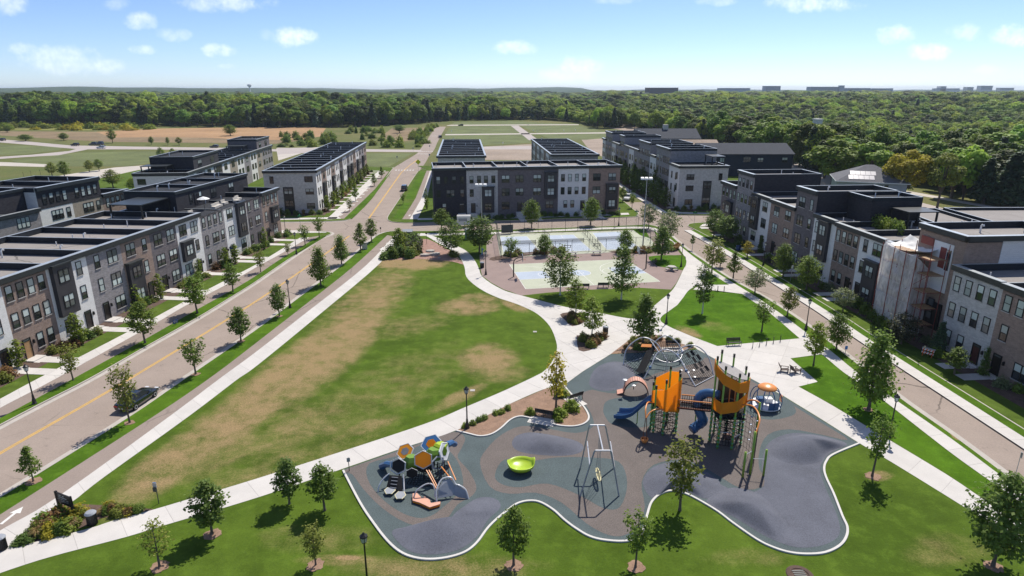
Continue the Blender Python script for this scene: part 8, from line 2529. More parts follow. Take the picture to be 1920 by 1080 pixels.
fence(W([(940, 483), (931, 439)]), 3.0, 'chain link fence at the left end of the pickleball courts')
fence(W([(940, 483), (1018, 478), (1064, 474)]), 2.6, 'chain link fence in front of the left and middle pickleball courts')
fence(W([(1072, 473.5), (1136, 471), (1246, 466)]), 2.6, 'chain link fence in front of the right pickleball courts')
fence(W([(1196, 430.5), (1246, 466)]), 2.6, 'chain link fence at the right end of the pickleball courts')
fence(W([(1018, 440), (1030, 450)]), 1.3, 'short chain link divider between the left and middle courts', 1.5)
fence(W([(1093, 436), (1126, 471)]), 1.3, 'chain link divider between the middle and right courts', 2.5)
a, b = G(940, 439.2), G(962, 438.2)
tag(MB().add([(a[0], a[1] - .06, .3), (b[0], b[1] - .06, .3), (b[0], b[1] - .06, 2.1), (a[0], a[1] - .06, 2.1), (a[0], a[1] - .1, .3), (b[0], b[1] - .1, .3), (b[0], b[1] - .1, 2.1), (a[0], a[1] - .1, 2.1)], [(4, 5, 6, 7), (3, 2, 1, 0), (7, 6, 2, 3)]).build('practice_board', M['fascia']), 'dark practice board on the back fence of the left court', 'board')
mt = bpy.data.materials.new('court net')
mt.use_nodes = True
t = NT(mt.node_tree)
mx = t.n('ShaderNodeMixShader', ins={0: 0.55, 1: t.n('ShaderNodeBsdfTransparent').outputs[0], 2: t.n('ShaderNodeBsdfPrincipled', ins={'Base Color': (.03, .035, .045, 1)}).outputs[0]})
t.n('ShaderNodeOutputMaterial', ins={0: mx.outputs[0]})
M['court_net'] = mt
for i, F in enumerate(PB):
 a, b = F(-.06, .5), F(1.06, .5)
 r = thing('court_net', ['pickleball net across the left court', 'pickleball net across the middle court', 'pickleball net across the right court'][i], 'net', (*a, 0), 0, 'pickleball nets')
 d = (b[0] - a[0], b[1] - a[1])
 for q in ((0, 0), d):
  MB().tube([(q[0], q[1], 0), (q[0], q[1], .95)], .06, 6).build('post', M['black_iron'], r)
 MB().add([(0, 0, .1), (d[0], d[1], .1), (d[0], d[1], .86), (0, 0, .86)], [(0, 1, 2, 3)]).build('mesh_panel', M['court_net'], r)
 MB().tube([(0, 0, .88), (d[0], d[1], .88)], .03, 5).build('net_tape', M['white_paint'], r)
for (px, py, lab) in ((1064, 464, 'low dark bench inside the fence by the middle court'), (1119, 461, 'low dark bench inside the fence by the right court')):
 X, Y = G(px, py)
 r = thing('court_bench', lab, 'bench', (X, Y, 0), .1, 'low court benches')
 MB().box(-.8, .8, -.18, .18, .42, .48).build('seat', M['black_iron'], r)
 for x in (-.6, .6):
  MB().box(x - .04, x + .04, -.15, .15, 0, .42).build('leg', M['black_iron'], r)

# ---- vehicles
M['car_black'] = pm('black car paint', (0.010, 0.010, 0.012), .18, .05, 2, spec=.6, coat=.8)
M['car_white'] = pm('white car paint', (0.68, 0.68, 0.68), .25, .03, 2, spec=.5, coat=.6)
M['car_grey'] = pm('dark grey car paint', (0.030, 0.034, 0.040), .25, .05, 2, spec=.5, coat=.6)
M['tyre'] = pm('tyre rubber', (0.018, 0.018, 0.018), .9, .1, 5)
M['alloy'] = pm('alloy rim', (0.55, 0.56, 0.58), .3, .1, 5, metal=.5)
M['tail_red'] = pm('red tail lamp', (0.35, 0.015, 0.012), .25, .1, 5, spec=.6)
M['lamp_clear'] = pm('clear headlamp', (0.65, 0.66, 0.68), .15, .1, 5, spec=.8)
def car(name, label, X, Y, rz, L=4.8, Wd=1.85, H=1.45, paint='car_black', style='sedan', group=None, z=-.116):
 """lofted body; nose towards +x"""
 r = thing(name, label, 'car', (X, Y, z), rz, group)
 h, hw = L / 2, Wd / 2
 if style == 'sedan':
  st = [(-h, .42, .78, .80), (-h + .12, .30, .92, .90), (-h + .9, .24, .98, .98), (-h + 1.6, .22, .96, 1.0), (0, .22, .95, 1.0), (h - 1.5, .22, .93, 1.0), (h - .6, .24, .82, .96), (h - .1, .30, .66, .84), (h, .40, .58, .72)]
  cab = [(-h + .75, .97), (-h + 1.45, H), (h - 2.35, H), (h - 1.35, .94)]
 else:
  st = [(-h, .5, .95, .9), (-h + .1, .36, 1.08, .96), (-h + .8, .28, 1.12, 1.0), (0, .26, 1.1, 1.0), (h - 1.4, .26, 1.08, 1.0), (h - .4, .28, 1.0, .97), (h, .42, .85, .85)]
  cab = [(-h + .12, 1.1), (-h + .42, H), (h - 2.3, H), (h - 1.45, 1.08)]
 sec = []
 for (x, z0, z1, k) in st:
  w_ = hw * k
  sec.append([(x, -w_ * .92, z0), (x, -w_, z0 + .2), (x, -w_, z1 - .16), (x, -w_ * .9, z1), (x, 0, z1 + .03), (x, w_ * .9, z1), (x, w_, z1 - .16), (x, w_, z0 + .2), (x, w_ * .92, z0)])
 mb = MB()
 n = 9
 for s_ in sec:
  mb.v += s_
 for i in range(len(sec) - 1):
  for k in range(n):
   mb.f.append((i * n + k, (i + 1) * n + k, (i + 1) * n + (k + 1) % n, i * n + (k + 1) % n))
   mb.m.append(0)
 mb.f += [tuple(range(n)), tuple(reversed(range((len(sec) - 1) * n, len(sec) * n)))]
 mb.m += [0, 0]
 body = mb.build('body', M[paint], r, False)
 # glasshouse and roof
 lo = hw * .93
 hi_ = hw * .74
 gl = MB()
 a, b, c, d = cab
 pts = []
 for (x, z) in cab:
  w_ = lo if z < H - .1 else hi_
  pts.append(((x, -w_, z), (x, w_, z)))
 gv = [p for q in pts for p in q]
 gl.add(gv, [(0, 1, 3, 2), (4, 5, 7, 6), (0, 2, 4, 6), (1, 7, 5, 3)])
 gl.build('windows', M['glass_dark'], r)
 rf = MB().add([(b[0] - .05, -hi_, H + .002), (b[0] - .05, hi_, H + .002), (c[0] + .05, hi_, H + .002), (c[0] + .05, -hi_, H + .002), (b[0] + .15, -hi_ * .8, H + .05), (b[0] + .15, hi_ * .8, H + .05), (c[0] - .15, hi_ * .8, H + .05), (c[0] - .15, -hi_ * .8, H + .05)],
    [(4, 7, 6, 5), (0, 3, 7, 4), (1, 5, 6, 2), (3, 2, 6, 7), (0, 4, 5, 1)]).build('roof', M[paint], r)
 for q in (-1, 1):
  pil = MB()
  for (p0, p1) in ((a, b), (c, d)):
   pil.tube([(p0[0], q * (lo if p0[1] < H - .1 else hi_), p0[1]), (p1[0], q * (lo if p1[1] < H - .1 else hi_), p1[1])], .035, 5)
  xm = (b[0] + c[0]) / 2
  pil.tube([(xm, q * hi_ * 1.01, H), (xm - .05, q * lo * 1.01, a[1])], .03, 4)
  pil.build('pillar', M[paint], r)
  MB().box(c[0] + .55, c[0] + .75, q * hw * 1.0 - (.0 if q > 0 else .18), q * hw * 1.0 + (.18 if q > 0 else 0), .95, 1.08).build('mirror', M[paint], r)
  MB().box(h - .32, h - .06, q * hw * .58 - .2, q * hw * .58 + .2, .58, .72).build('headlight', M['lamp_clear'], r)
  MB().box(-h - .012, -h + .1, q * hw * .62 - .2, q * hw * .62 + .2, .66, .8).build('tail_light', M['tail_red'], r)
  for x in (-h + .95, h - .95):
   wl = thing('wheel', '', '', (0, 0, 0))
   del wl['label']
   del wl['category']
   wl.parent = r
   yy_ = q * (hw - .1)
   tw = MB()
   tw.lathe([(.2, -.11), (.33, -.11), (.34, 0), (.33, .11), (.2, .11)], 16)
   tw.v = [(v[0] + x, v[2] + yy_, v[1] + .34) for v in tw.v]
   tw.build('tyre', M['tyre'], wl)
   rm = MB().lathe([(.0, .1), (.22, .115), (.22, -.1)], 10)
   rm.v = [(v[0] + x, v[2] * q + yy_, v[1] + .34) for v in rm.v]
   rm.build('rim', M['alloy'], wl)
 MB().box(-h - .014, -h + .02, -.26, .26, .5, .62).build('number_plate', M['white_paint'], r)
 return r
d_ = Vector(G(480, 565)) - Vector(G(245, 709))
car('parked_car', 'black sedan parked at the park side kerb of the left street', -38.85, 59.4, math.atan2(d_.y, d_.x), paint='car_black')
def road_car(px, py, ang, lab, paint, style='suv', L=4.7, H=1.7, z=-.1):
 x, y = G(px, py, z)
 return car('parked_car', lab, x, y, ang, L, 1.95, H, paint, style, None, z)
road_car(758.5, 357, math.pi / 2 + .1, 'dark pickup parked on the right of the north road', 'car_grey', L=5.2, H=1.85)
road_car(1176, 375, -1.9, 'white car parked by the right end of the central row', 'car_white')
road_car(141, 273.5, 3.0, 'black car on the left road near the junction', 'car_black')
road_car(190, 278.5, 3.1, 'white car on the left road', 'car_white')
road_car(187, 272.5, 3.1, 'dark vehicle behind the white car on the left road', 'car_black', H=2.3)
road_car(175, 272.5, 3.1, 'dark boxy vehicle left of the other dark vehicle on the left road', 'car_grey', H=2.0)
road_car(4, 264, 2.9, 'black car at the left edge of the picture', 'car_black')
road_car(402, 277, 3.1, 'dark car on the left road before the white lot', 'car_grey')
road_car(825, 258.5, 1.9, 'dark car parked on the far north road', 'car_black')
road_car(864, 236.2, 3.1, 'dark car on the road beyond the grass lots', 'car_black')

X, Y = G(870, 425, -.12)
tk = thing('step_van', 'white box step van parked on the cross street behind the trees', 'van', (X, Y, -.12), .05)
MB().box(-1.6, 1.6, -1.05, 1.05, .55, 2.7).build('cargo_box', M['car_white'], tk)
MB().box(1.602, 2.5, -1.0, 1.0, .55, 1.9).build('cab', M['car_white'], tk)
MB().box(1.61, 2.1, -.95, .95, 1.903, 2.4).build('windscreen', M['glass_dark'], tk)
MB().box(-1.2, .8, -1.075, -1.053, 1.5, 2.2).build('serving_hatch', M['grey_panel'], tk)
for x in (-1.0, 1.7):
 for q in (-.95, .95):
  tw = MB().lathe([(.2, -.12), (.38, -.12), (.38, .12), (.2, .12)], 14)
  tw.v = [(v[0] + x, v[2] + q, v[1] + .38) for v in tw.v]
  tw.build('wheel', M['tyre'], tk)
X, Y = G(877, 448)
pt_ = thing('portable_toilet', 'teal portable toilet with a white roof behind the curved walk', 'toilet', (X, Y, 0), .2)
M['teal_plastic'] = pm('teal plastic', (0.02, 0.17, 0.19), .5, .1, 3)
MB().box(-.55, .55, -.55, .55, .08, 2.1).build('cabin', M['teal_plastic'], pt_)
MB().box(-.42, .42, -.585, -.553, .2, 1.95).build('door', M['blue_plastic'], pt_)
MB().add([(-.6, -.6, 2.1), (.6, -.6, 2.1), (.6, .6, 2.1), (-.6, .6, 2.1), (-.35, -.35, 2.35), (.35, -.35, 2.35), (.35, .35, 2.35), (-.35, .35, 2.35)], [(4, 5, 6, 7), (0, 1, 5, 4), (1, 2, 6, 5), (2, 3, 7, 6), (3, 0, 4, 7), (3, 2, 1, 0)]).build('roof', M['white_panel'], pt_)
MB().box(-.58, .58, -.58, .58, 0, .078).build('base', M['black_iron'], pt_)
X, Y = G(904, 477)
df = thing('drinking_fountain', 'pale blue drinking fountain beside the curved walk', 'fountain', (X, Y, 0))
M['pale_blue'] = pm('pale blue metal', (0.18, 0.32, 0.45), .4, .05, 3)
MB().lathe([(.2, 0), (.13, .1), (.13, .9)], 10).build('pedestal', M['pale_blue'], df)
MB().lathe([(.12, .9), (.3, .98), (.3, 1.05)], 10, .12, 0).build('basin', M['pale_blue'], df)
MB().box(-.14, .1, -.1, .1, .9, 1.35).build('bottle_filler', M['pale_blue'], df)
# kiosk, grill boxes by the gravel bed
X, Y = G(765, 447)
kk = thing('information_kiosk', 'dark information kiosk with a pale sloped top at the corner of the gravel bed', 'kiosk', (X, Y, 0), .1)
for x in (-.95, .95):
 MB().box(x - .06, x + .06, -.06, .06, 0, 1.75).build('post', M['black_iron'], kk)
MB().add([(-1.15, -.55, 1.55), (1.15, -.55, 1.55), (1.15, .45, 1.95), (-1.15, .45, 1.95), (-1.15, -.55, 1.47), (1.15, -.55, 1.47), (1.15, .45, 1.87), (-1.15, .45, 1.87)], [(0, 1, 2, 3), (7, 6, 5, 4), (4, 5, 1, 0), (6, 7, 3, 2), (5, 6, 2, 1), (7, 4, 0, 3)]).build('roof', M['grey_panel'], kk)
MB().box(-.88, .88, -.03, .03, .6, 1.45).build('notice_panel', M['black_iron'], kk)
X, Y = G(684, 467)
ub = thing('utility_cabinet', 'pale grey utility cabinet in the strip by the crossing', 'utility box', (X, Y, 0), .3)
MB().box(-.5, .5, -.35, .35, 0, 1.35).build('cabinet', M['sill'], ub)
MB().box(-.47, -.01, -.375, -.353, .1, 1.25).box(.01, .47, -.375, -.353, .1, 1.25).build('door', M['concrete'], ub)
MB().box(-.55, .55, -.4, .4, 1.353, 1.42).build('lid', M['sill'], ub)
# flat boulders
M['limestone'] = pm('pale limestone', (0.42, 0.39, 0.35), .9, .15, 2, fine=.15, fscale=9, bump=.4)
def boulder(px, py, sx, sy, sz, rz, lab, z=0, seed=1, grp='limestone boulders of the gravel bed'):
 X, Y = G(px, py)
 rnd = random.Random(seed)
 mb = MB()
 n = 9
 for (h, k) in ((0, .92), (.55, 1.0), (.92, .94), (1.0, .82)):
  for i in range(n):
   a = 2 * math.pi * i / n
   q = k * rnd.uniform(.86, 1.1)
   mb.v.append((sx * q * math.cos(a), sy * q * math.sin(a), sz * h * rnd.uniform(.93, 1.05)))
 for i in range(3):
  for k in range(n):
   mb.f.append((i * n + k, i * n + (k + 1) % n, (i + 1) * n + (k + 1) % n, (i + 1) * n + k))
   mb.m.append(0)
 mb.f.append(tuple(range(3 * n, 4 * n)))
 mb.m.append(0)
 o = mb.build('boulder', M['limestone'], None, False, (X, Y, z))
 o.rotation_euler = (0, 0, rz)
 tag(o, lab, 'boulder', grp)
boulder(797, 480, 1.0, .55, .42, .1, 'flat pale boulder at the left of the stone seat group', seed=1)
boulder(815, 478, 1.1, .6, .42, .3, 'flat pale boulder at the right of the stone seat group', seed=2)
boulder(807, 476, .95, .6, .35, 0, 'flat pale boulder resting on top of the stone seat group', z=.42, seed=3)
boulder(824, 484, .25, .2, .16, 0, 'small stone lying on the gravel in front of the boulders', seed=4)
for i, (px, py) in enumerate(((776, 463), (784, 460), (780, 466))):
 boulder(px, py, .8, .35, .3, .6, 'long pale stone slab beside the thicket, ' + ['left one', 'back one', 'front one'][i], seed=5 + i, grp='stone slabs beside the thicket')

# ---- signs
M['sign_green'] = pm('street sign green', (0.01, 0.16, 0.07), .5, .05, 3)
M['sign_yellow'] = pm('fluorescent yellow green sign', (0.62, 0.72, 0.02), .5, .05, 3)
M['sign_red'] = pm('red sign', (0.45, 0.02, 0.02), .5, .05, 3)
M['sign_blue'] = pm('blue sign', (0.05, 0.20, 0.50), .5, .05, 3)
M['sign_black'] = pm('black sign board', (0.012, 0.012, 0.013), .5, .1, 3)
M['letter'] = pm('off white lettering', (0.60, 0.60, 0.58), .7, .05, 3)
def post_sign(px, py, ty, mat, label, w=.6, h=.6, shape='rect', rz=0.0, z=0.0, back=None, post='grey_steel', group=None):
 X, Y = G(px, py, z)
 H = max(1.2, height_at(X, Y, ty) + 0)
 r = thing('street_sign', label, 'sign', (X, Y, z), rz, group)
 MB().tube([(0, 0, 0), (0, 0, H)], .035, 6).build('post', M[post], r)
 if shape == 'diamond':
  pts = [(0, -h * .7), (w * .7, 0), (0, h * .7), (-w * .7, 0)]
 elif shape == 'oct':
  pts = [(w / 2 * math.cos(math.pi / 8 + math.pi / 4 * k), h / 2 * math.sin(math.pi / 8 + math.pi / 4 * k)) for k in range(8)]
 elif shape == 'pent':
  pts = [(-w / 2, -h / 2), (w / 2, -h / 2), (w / 2, h * .1), (0, h / 2), (-w / 2, h * .1)]
 else:
  pts = [(-w / 2, -h / 2), (w / 2, -h / 2), (w / 2, h / 2), (-w / 2, h / 2)]
 mb = MB().prism(pts, -.012, .012)
 mb.v = [(v[0], -v[2] - .05, v[1] + H - h / 2) for v in mb.v]
 mb.f = [f[::-1] for f in mb.f]
 mb.build('sign_face', M[mat], r)
 return r, H
for (px, py, ty, lab) in [(565, 440, 404, 'green street name sign at the left corner of the crossing'), (1192, 428, 395, 'green street name sign at the corner right of the central row'), (1301, 426, 398, 'small sign post in the mulch before the pale end wall')]:
 r, H = post_sign(px, py, ty, 'sign_green', lab, 1.0, .26)
 MB().box(-.012, .012, -.55, .45, H + .0, H + .26).build('cross_blade', M['sign_green'], r)
post_sign(785, 325, 300, 'sign_yellow', 'yellow pedestrian warning sign on the north road', 1.5, 1.5, 'diamond')
post_sign(1476, 320, 304, 'sign_yellow', 'fluorescent yellow school sign on the road behind the navy building', 1.4, 1.4, 'pent', z=-.1)
post_sign(1897, 402, 388, 'sign_yellow', 'fluorescent yellow sign by the road at the right edge', 1.3, 1.3, 'pent', z=-.1)
post_sign(1482, 527, 498, 'white_panel', 'small white parking sign post before the right hand houses', .32, .48)
post_sign(1584, 667, 647, 'sign_blue', 'small blue and white sign at the kerb of the right street', .32, .45, z=-.1)
post_sign(1904, 890, 848, 'grey_steel', 'thin grey sign post seen edge on at the right edge', .32, .5, rz=1.3)
post_sign(655, 883, 858, 'grey_panel', 'small grey rule sign at the left tip of the playground', .28, .38, rz=.3, post='black_iron')
post_sign(800, 458, 436, 'sign_black', 'small dark rule sign by the gravel bed', .4, .3, post='black_iron')
post_sign(714, 437, 426, 'sign_black', 'short black post in the verge at the crossing', .3, .4, post='black_iron')
r, H = post_sign(298, 944, 904, 'sign_blue', 'dog waste bag station on a green post in the lawn above the south walk', .3, .35, rz=-.2, post='fence_post')
MB().box(-.14, .14, -.2, -.07, H - .75, H - .42).build('bag_dispenser', M['fence_post'], r)
MB().box(-.17, .17, -.1, -.06, H - .4, H - .02).build('notice_plate', M['sill'], r)
for i, (px, py, ty) in enumerate(((48, 346, 323), (62, 344, 320), (79, 341, 318), (95, 337, 318))):
 post_sign(px, py, ty, 'black_iron', 'dark bare post in the row beside the left path', .12, .3, post='black_iron', group='row of dark posts beside the left path')
for (px, py, ty) in ((806, 312, 288), (806, 285, 272), (745, 304, 292), (775, 292, 276), (807, 257, 245)):
 post_sign(px, py, ty, 'grey_panel', 'small grey road sign along the far north road', .6, .7, z=-.12, group='small signs along the far north road')
for (px, py, ty) in ((847, 252, 244), (943, 276, 266), (1000, 250, 243), (1007, 252, 244), (1079, 249, 242), (1057, 249, 243), (990, 240, 233)):
 post_sign(px, py, ty, 'white_panel', 'small lot marker post in the far grass lots', .5, .7, z=-.12, group='lot marker posts in the far grass lots')

# park sign with two posts and faint lettering
X, Y = G(127, 966)
ps = thing('park_sign', 'black park name sign on two posts in the flower bed at the lower left corner', 'sign', (X, Y, 0), -.42)
for x in (-.85, .85):
 MB().box(x - .08, x + .08, -.08, .08, 0, 1.9).build('post', M['sign_black'], ps)
bd = MB().box(-.77, .77, -.05, .05, .95, 1.85).build('board', M['sign_black'], ps)
def text_obj(body, size, loc, parent, mat='letter', rx=math.pi / 2, name='lettering', rz=0.0):
 cu_ = bpy.data.curves.new(name, 'FONT')
 cu_.body = body
 cu_.size = size
 cu_.align_x = 'CENTER'
 cu_.extrude = .004
 cu_.materials.append(M[mat])
 o = bpy.data.objects.new(name, cu_)
 COL.objects.link(o)
 o.parent = parent
 o.location = loc
 o.rotation_euler = (rx, 0, rz)
 return o
# too small to spell in the photograph: lines of lettering of the same lengths
def strokes(parent, x0, x1, z, h, y, seed, mat='letter', gap=.35):
 rnd = random.Random(seed)
 mb = MB()
 x = x0
 while x < x1:
  w_ = rnd.uniform(.4, .75) * h
  if rnd.random() > .14:
   mb.box(x, x + w_ * .28, y - .006, y, z, z + h)
   if rnd.random() > .4:
    mb.box(x + w_ * .28, x + w_, y - .006, y, z + h * rnd.choice([0, .42, .8]), z + h * rnd.choice([.2, .6, 1.0]) + h * .02)
   if rnd.random() > .5:
    mb.box(x + w_ * .8, x + w_, y - .0065, y, z, z + h)
  x += w_ + gap * h
 return mb.build('lettering', M[mat], parent)
strokes(bd, -.5, .12, 1.66, .10, -.052, 1)
strokes(bd, -.5, .4, 1.50, .10, -.052, 2)
strokes(bd, -.62, .62, 1.36, .055, -.052, 3)
strokes(bd, -.3, .62, 1.22, .055, -.052, 4)
X, Y = G(118, 983)
pl = thing('stone_plaque', 'small pale plaque stone lying among the flowers of the park sign bed', 'plaque', (X, Y, 0), .35)
MB().box(-.42, .42, -.22, .22, .25, .34).build('plaque_face', M['sill'], pl)
MB().box(-.38, .38, -.18, .18, 0, .249).build('plaque_base', M['limestone'], pl)
X, Y = G(330, 610)
ys = thing('yard_sign', 'small dark blue yard sign in the grass strip of the left street', 'sign', (X, Y, 0), 1.3)
yb = MB().box(-.42, .42, -.015, .015, .3, .85).build('sign_face', M['flag_blue'], ys)
strokes(yb, -.34, .3, .6, .11, -.018, 6)
strokes(yb, -.28, .3, .42, .06, -.018, 7)
for x in (-.3, .3):
 MB().tube([(x, 0, 0), (x, 0, .32)], .012, 4).build('stake', M['grey_steel'], ys)
X, Y = G(1384, 470)
mb_ = thing('waste_cart', 'dark blue wheeled waste cart by the right hand houses', 'bin', (X, Y, 0), .5)
MB().add([(-.28, -.3, .1), (.28, -.3, .1), (.28, .25, .1), (-.28, .25, .1), (-.33, -.36, .95), (.33, -.36, .95), (.33, .3, .95), (-.33, .3, .95)], [(3, 2, 1, 0), (4, 5, 6, 7), (0, 1, 5, 4), (1, 2, 6, 5), (2, 3, 7, 6), (3, 0, 4, 7)]).build('tub', M['flag_blue'], mb_)
MB().box(-.36, .36, -.4, .34, .953, 1.04).build('lid', M['flag_blue'], mb_)
MB().tube([(-.3, .28, .12), (.3, .28, .12)], .12, 10).build('wheel', M['tyre'], mb_)
# access plates in the grass
for (px, py, lab) in ((1003, 622, 'pale square access plate in the lawn beside the curved walk'), (886, 732, 'pale access plate in the lawn near the lamp')):
 X, Y = G(px, py)
 tag(MB().box(-.25, .25, -.22, .22, 0, .03).build('access_plate', M['sill'], None, False, (X, Y, 0)), lab, 'plate')
X, Y = G(1500, 1078)
gt = thing('storm_drain', 'dark storm drain frame in the lawn at the bottom edge', 'drain', (X, Y, 0), .05)
MB().lathe([(.9, .0), (.85, .06), (.6, .06), (.55, .01)], 20).build('drain_frame', M['mulch'], gt)
for k in range(5):
 MB().box(-.4, .4, -.36 + k * .17, -.28 + k * .17, .02, .05).build('grate_bar', M['fence_post'], gt)

# barricade
X, Y = G(1739, 668)
bc_ = thing('traffic_barricade', 'orange and white striped traffic barricade on the right hand sidewalk', 'barricade', (X, Y, 0), -.9)
M['safety_orange'] = pm('safety orange', (0.75, 0.13, 0.02), .5, .05, 3)
for x in (-.5, .5):
 MB().tube([(x, -.3, 0), (x, 0, 1.0)], .035, 5).tube([(x, .3, 0), (x, 0, 1.0)], .035, 5).build('leg', M['safety_orange'], bc_)
for (z, y) in ((.72, -.1), (.35, -.2)):
 bd_ = MB().box(-.65, .65, y - .03, y - .005, z, z + .22).build('board', M['white_panel'], bc_)
 mb = MB()
 for k in range(4):
  x = -.62 + k * .33
  mb.add([(x, y - .033, z), (x + .15, y - .033, z), (x + .27, y - .033, z + .22), (x + .12, y - .033, z + .22)], [(0, 1, 2, 3)])
 mb.build('stripe', M['safety_orange'], bd_)
MB().box(-.7, .7, -.18, .18, .98, 1.03).build('top_board', M['sill'], bc_)
MB().lathe([(.09, 1.03), (.09, 1.2)], 10, -.45).build('warning_lamp', M['cream'], bc_)

# ---- scaffold with plastic sheeting in front of the tower of the right row
mt = bpy.data.materials.new('translucent plastic sheet')
mt.use_nodes = True
t = NT(mt.node_tree)
tcx = t.n('ShaderNodeTexCoord').outputs['Object']
mp = t.n('ShaderNodeMapping', ins={'Vector': tcx, 'Scale': (1, 1, .35)})
nz = t.noise(mp.outputs[0], 1.6, 5, .65, dist=.8)
b = t.n('ShaderNodeBsdfPrincipled', ins={'Base Color': (.90, .90, .90, 1), 'Roughness': .4, 'Specular IOR Level': .5})
t.set(b, 'Normal', t.n('ShaderNodeBump', ins={'Strength': .35, 'Distance': .15, 'Height': nz}).outputs[0])
tl = t.n('ShaderNodeBsdfTranslucent', ins={0: (.85, .84, .83, 1)})
m1 = t.n('ShaderNodeMixShader', ins={0: .4, 1: b.outputs[0], 2: tl.outputs[0]})
m2 = t.n('ShaderNodeMixShader', ins={0: t.ramp(nz, .35, .65, .50, .82), 1: t.n('ShaderNodeBsdfTransparent').outputs[0], 2: m1.outputs[0]})
t.n('ShaderNodeOutputMaterial', ins={0: m2.outputs[0]})
M['plastic'] = mt
M['scaffold_red'] = pm('rust red scaffold tube', (0.22, 0.055, 0.045), .6, .15, 4)
M['tarp'] = pm('white tarpaulin', (0.70, 0.69, 0.66), .6, .07, 1.2, fine=.05, fscale=6, bump=.3)
SX0 = sum(u[0] for u in UR1[:8]) + 3.4
sx_, sy_ = at_row(rowR1, SX0, 0)[:2]
sc = thing('scaffold', 'red tube scaffold wrapped in clear plastic sheeting against the tower of the right row', 'scaffold', (sx_, sy_, 0), rowR1.rotation_euler[2])
SL, SDp, SH_ = 8.6, 2.6, 11.4
xs_ = [0, 2.9, 5.8, SL]
for x in xs_:
 for y in (-SDp, -.35):
  MB().tube([(x, y, 0), (x, y, SH_ + (1.2 if x > 5 else 0))], .05, 6).build('standard', M['scaffold_red'], sc)
for z in (2.0, 4.2, 6.4, 8.6, 10.6):
 for y in (-SDp, -.35):
  MB().tube([(0, y, z), (SL, y, z)], .035, 5).build('ledger', M['scaffold_red'], sc)
 for x in xs_:
  MB().tube([(x, -SDp, z), (x, -.35, z)], .035, 5).build('transom', M['scaffold_red'], sc)
 for k in range(4):
  MB().box(.1, SL - .1, -SDp + .15 + k * .5, -SDp + .58 + k * .5, z + .05, z + .1).build('plank', M['door_oak'], sc)
for k in range(3):
 MB().tube([(xs_[k], -SDp - .02, 2.0 + 2.2 * k), (xs_[k + 1], -SDp - .02, 4.2 + 2.2 * k)], .03, 5).build('brace', M['scaffold_red'], sc)
def cloth(name, fn, nu, nv, mat, seed=1, rough=.06):
 rng = np.random.default_rng(seed)
 mb = MB()
 for i in range(nu + 1):
  for j in range(nv + 1):
   p = fn(i / nu, j / nv)
   u, v = i / nu, j / nv
   q = rough * (math.sin(u * 23 + 3 * math.sin(v * 5)) + .7 * math.sin(u * 41 + v * 9) + .5 * math.sin(v * 31 + u * 4))
   mb.v.append((p[0], p[1] + q, p[2]))
 for i in range(nu):
  for j in range(nv):
   a = i * (nv + 1) + j
   mb.f.append((a, a + nv + 1, a + nv + 2, a + 1))
   mb.m.append(0)
 return mb.build(name, M[mat], sc, True)
W2 = 6.6
cloth('plastic_sheet', lambda u, v: (u * W2 - .1, -SDp - .08 - .12 * abs(math.sin(math.pi * (v * 10.7 + .15 - 2) / 2.2)), .15 + v * (10.7 + .4 * math.cos(u * 5))), 44, 30, 'plastic', 1)
cloth('plastic_sheet', lambda u, v: (-.2 + .05 * math.sin(v * 9), -SDp - .15 + u * (SDp - .1), .15 + v * 10.6), 18, 26, 'plastic', 2)
cloth('plastic_sheet', lambda u, v: (W2 - .05 + .1 * math.sin(v * 9), -SDp - .15 + u * (SDp - .3), .15 + v * (10.4 - 2.0 * u)), 18, 26, 'plastic', 3)
cloth('tarpaulin', lambda u, v: (-.15 + u * 6.6, -SDp - .1 + v * (SDp + .9), 10.7 + 1.1 * v * (1 - .4 * u) + .9 * (2 * u - .75) ** 2 * .5 - .5 * math.sin(math.pi * v)), 30, 16, 'tarp', 4, .07)
for x in (-.12, 2.3, 4.6, W2 + .02):
 MB().tube([(x, -SDp - .3, 0), (x, -SDp - .3, 11.0)], .055, 6).build('standard', M['scaffold_red'], sc)
for y in (-1.9, -1.0):
 MB().tube([(W2 + .2, y, 0), (W2 + .2, y, 10.4)], .045, 6).build('standard', M['scaffold_red'], sc)
for z in (2.0, 4.2, 6.4, 8.6, 10.6):
 MB().tube([(-.1, -SDp - .27, z), (W2, -SDp - .27, z)], .04, 5).build('ledger', M['silver'], sc)
 MB().tube([(W2 + .17, -SDp - .2, z), (W2 + .17, -.5, z)], .04, 5).build('transom', M['silver'], sc)
# opened wall behind: house wrap, red boards, window hole
MB().box(5.6, SL + .3, -.10, -.02, 6.4, 12.6).build('house_wrap', M['white_panel'], sc)
MB().box(6.9, 7.9, -.16, -.104, 9.4, 12.0).build('red_board', M['scaffold_red'], sc)
MB().box(3.2, 5.4, -.14, -.05, 11.7, 12.7).build('red_board', M['scaffold_red'], sc)
MB().box(8.05, 8.7, -.15, -.104, 9.3, 11.9).build('window_hole', M['glass_dark'], sc)
MB().box(6.4, SL + .4, -.2, -.02, 1.4, 4.9).build('dark_opening', M['sign_black'], sc)
for (x, z) in ((7.2, 3.4), (7.2, 1.7)):
 window(sc, 's', x, z, -.2, sill=False, bright=.6)

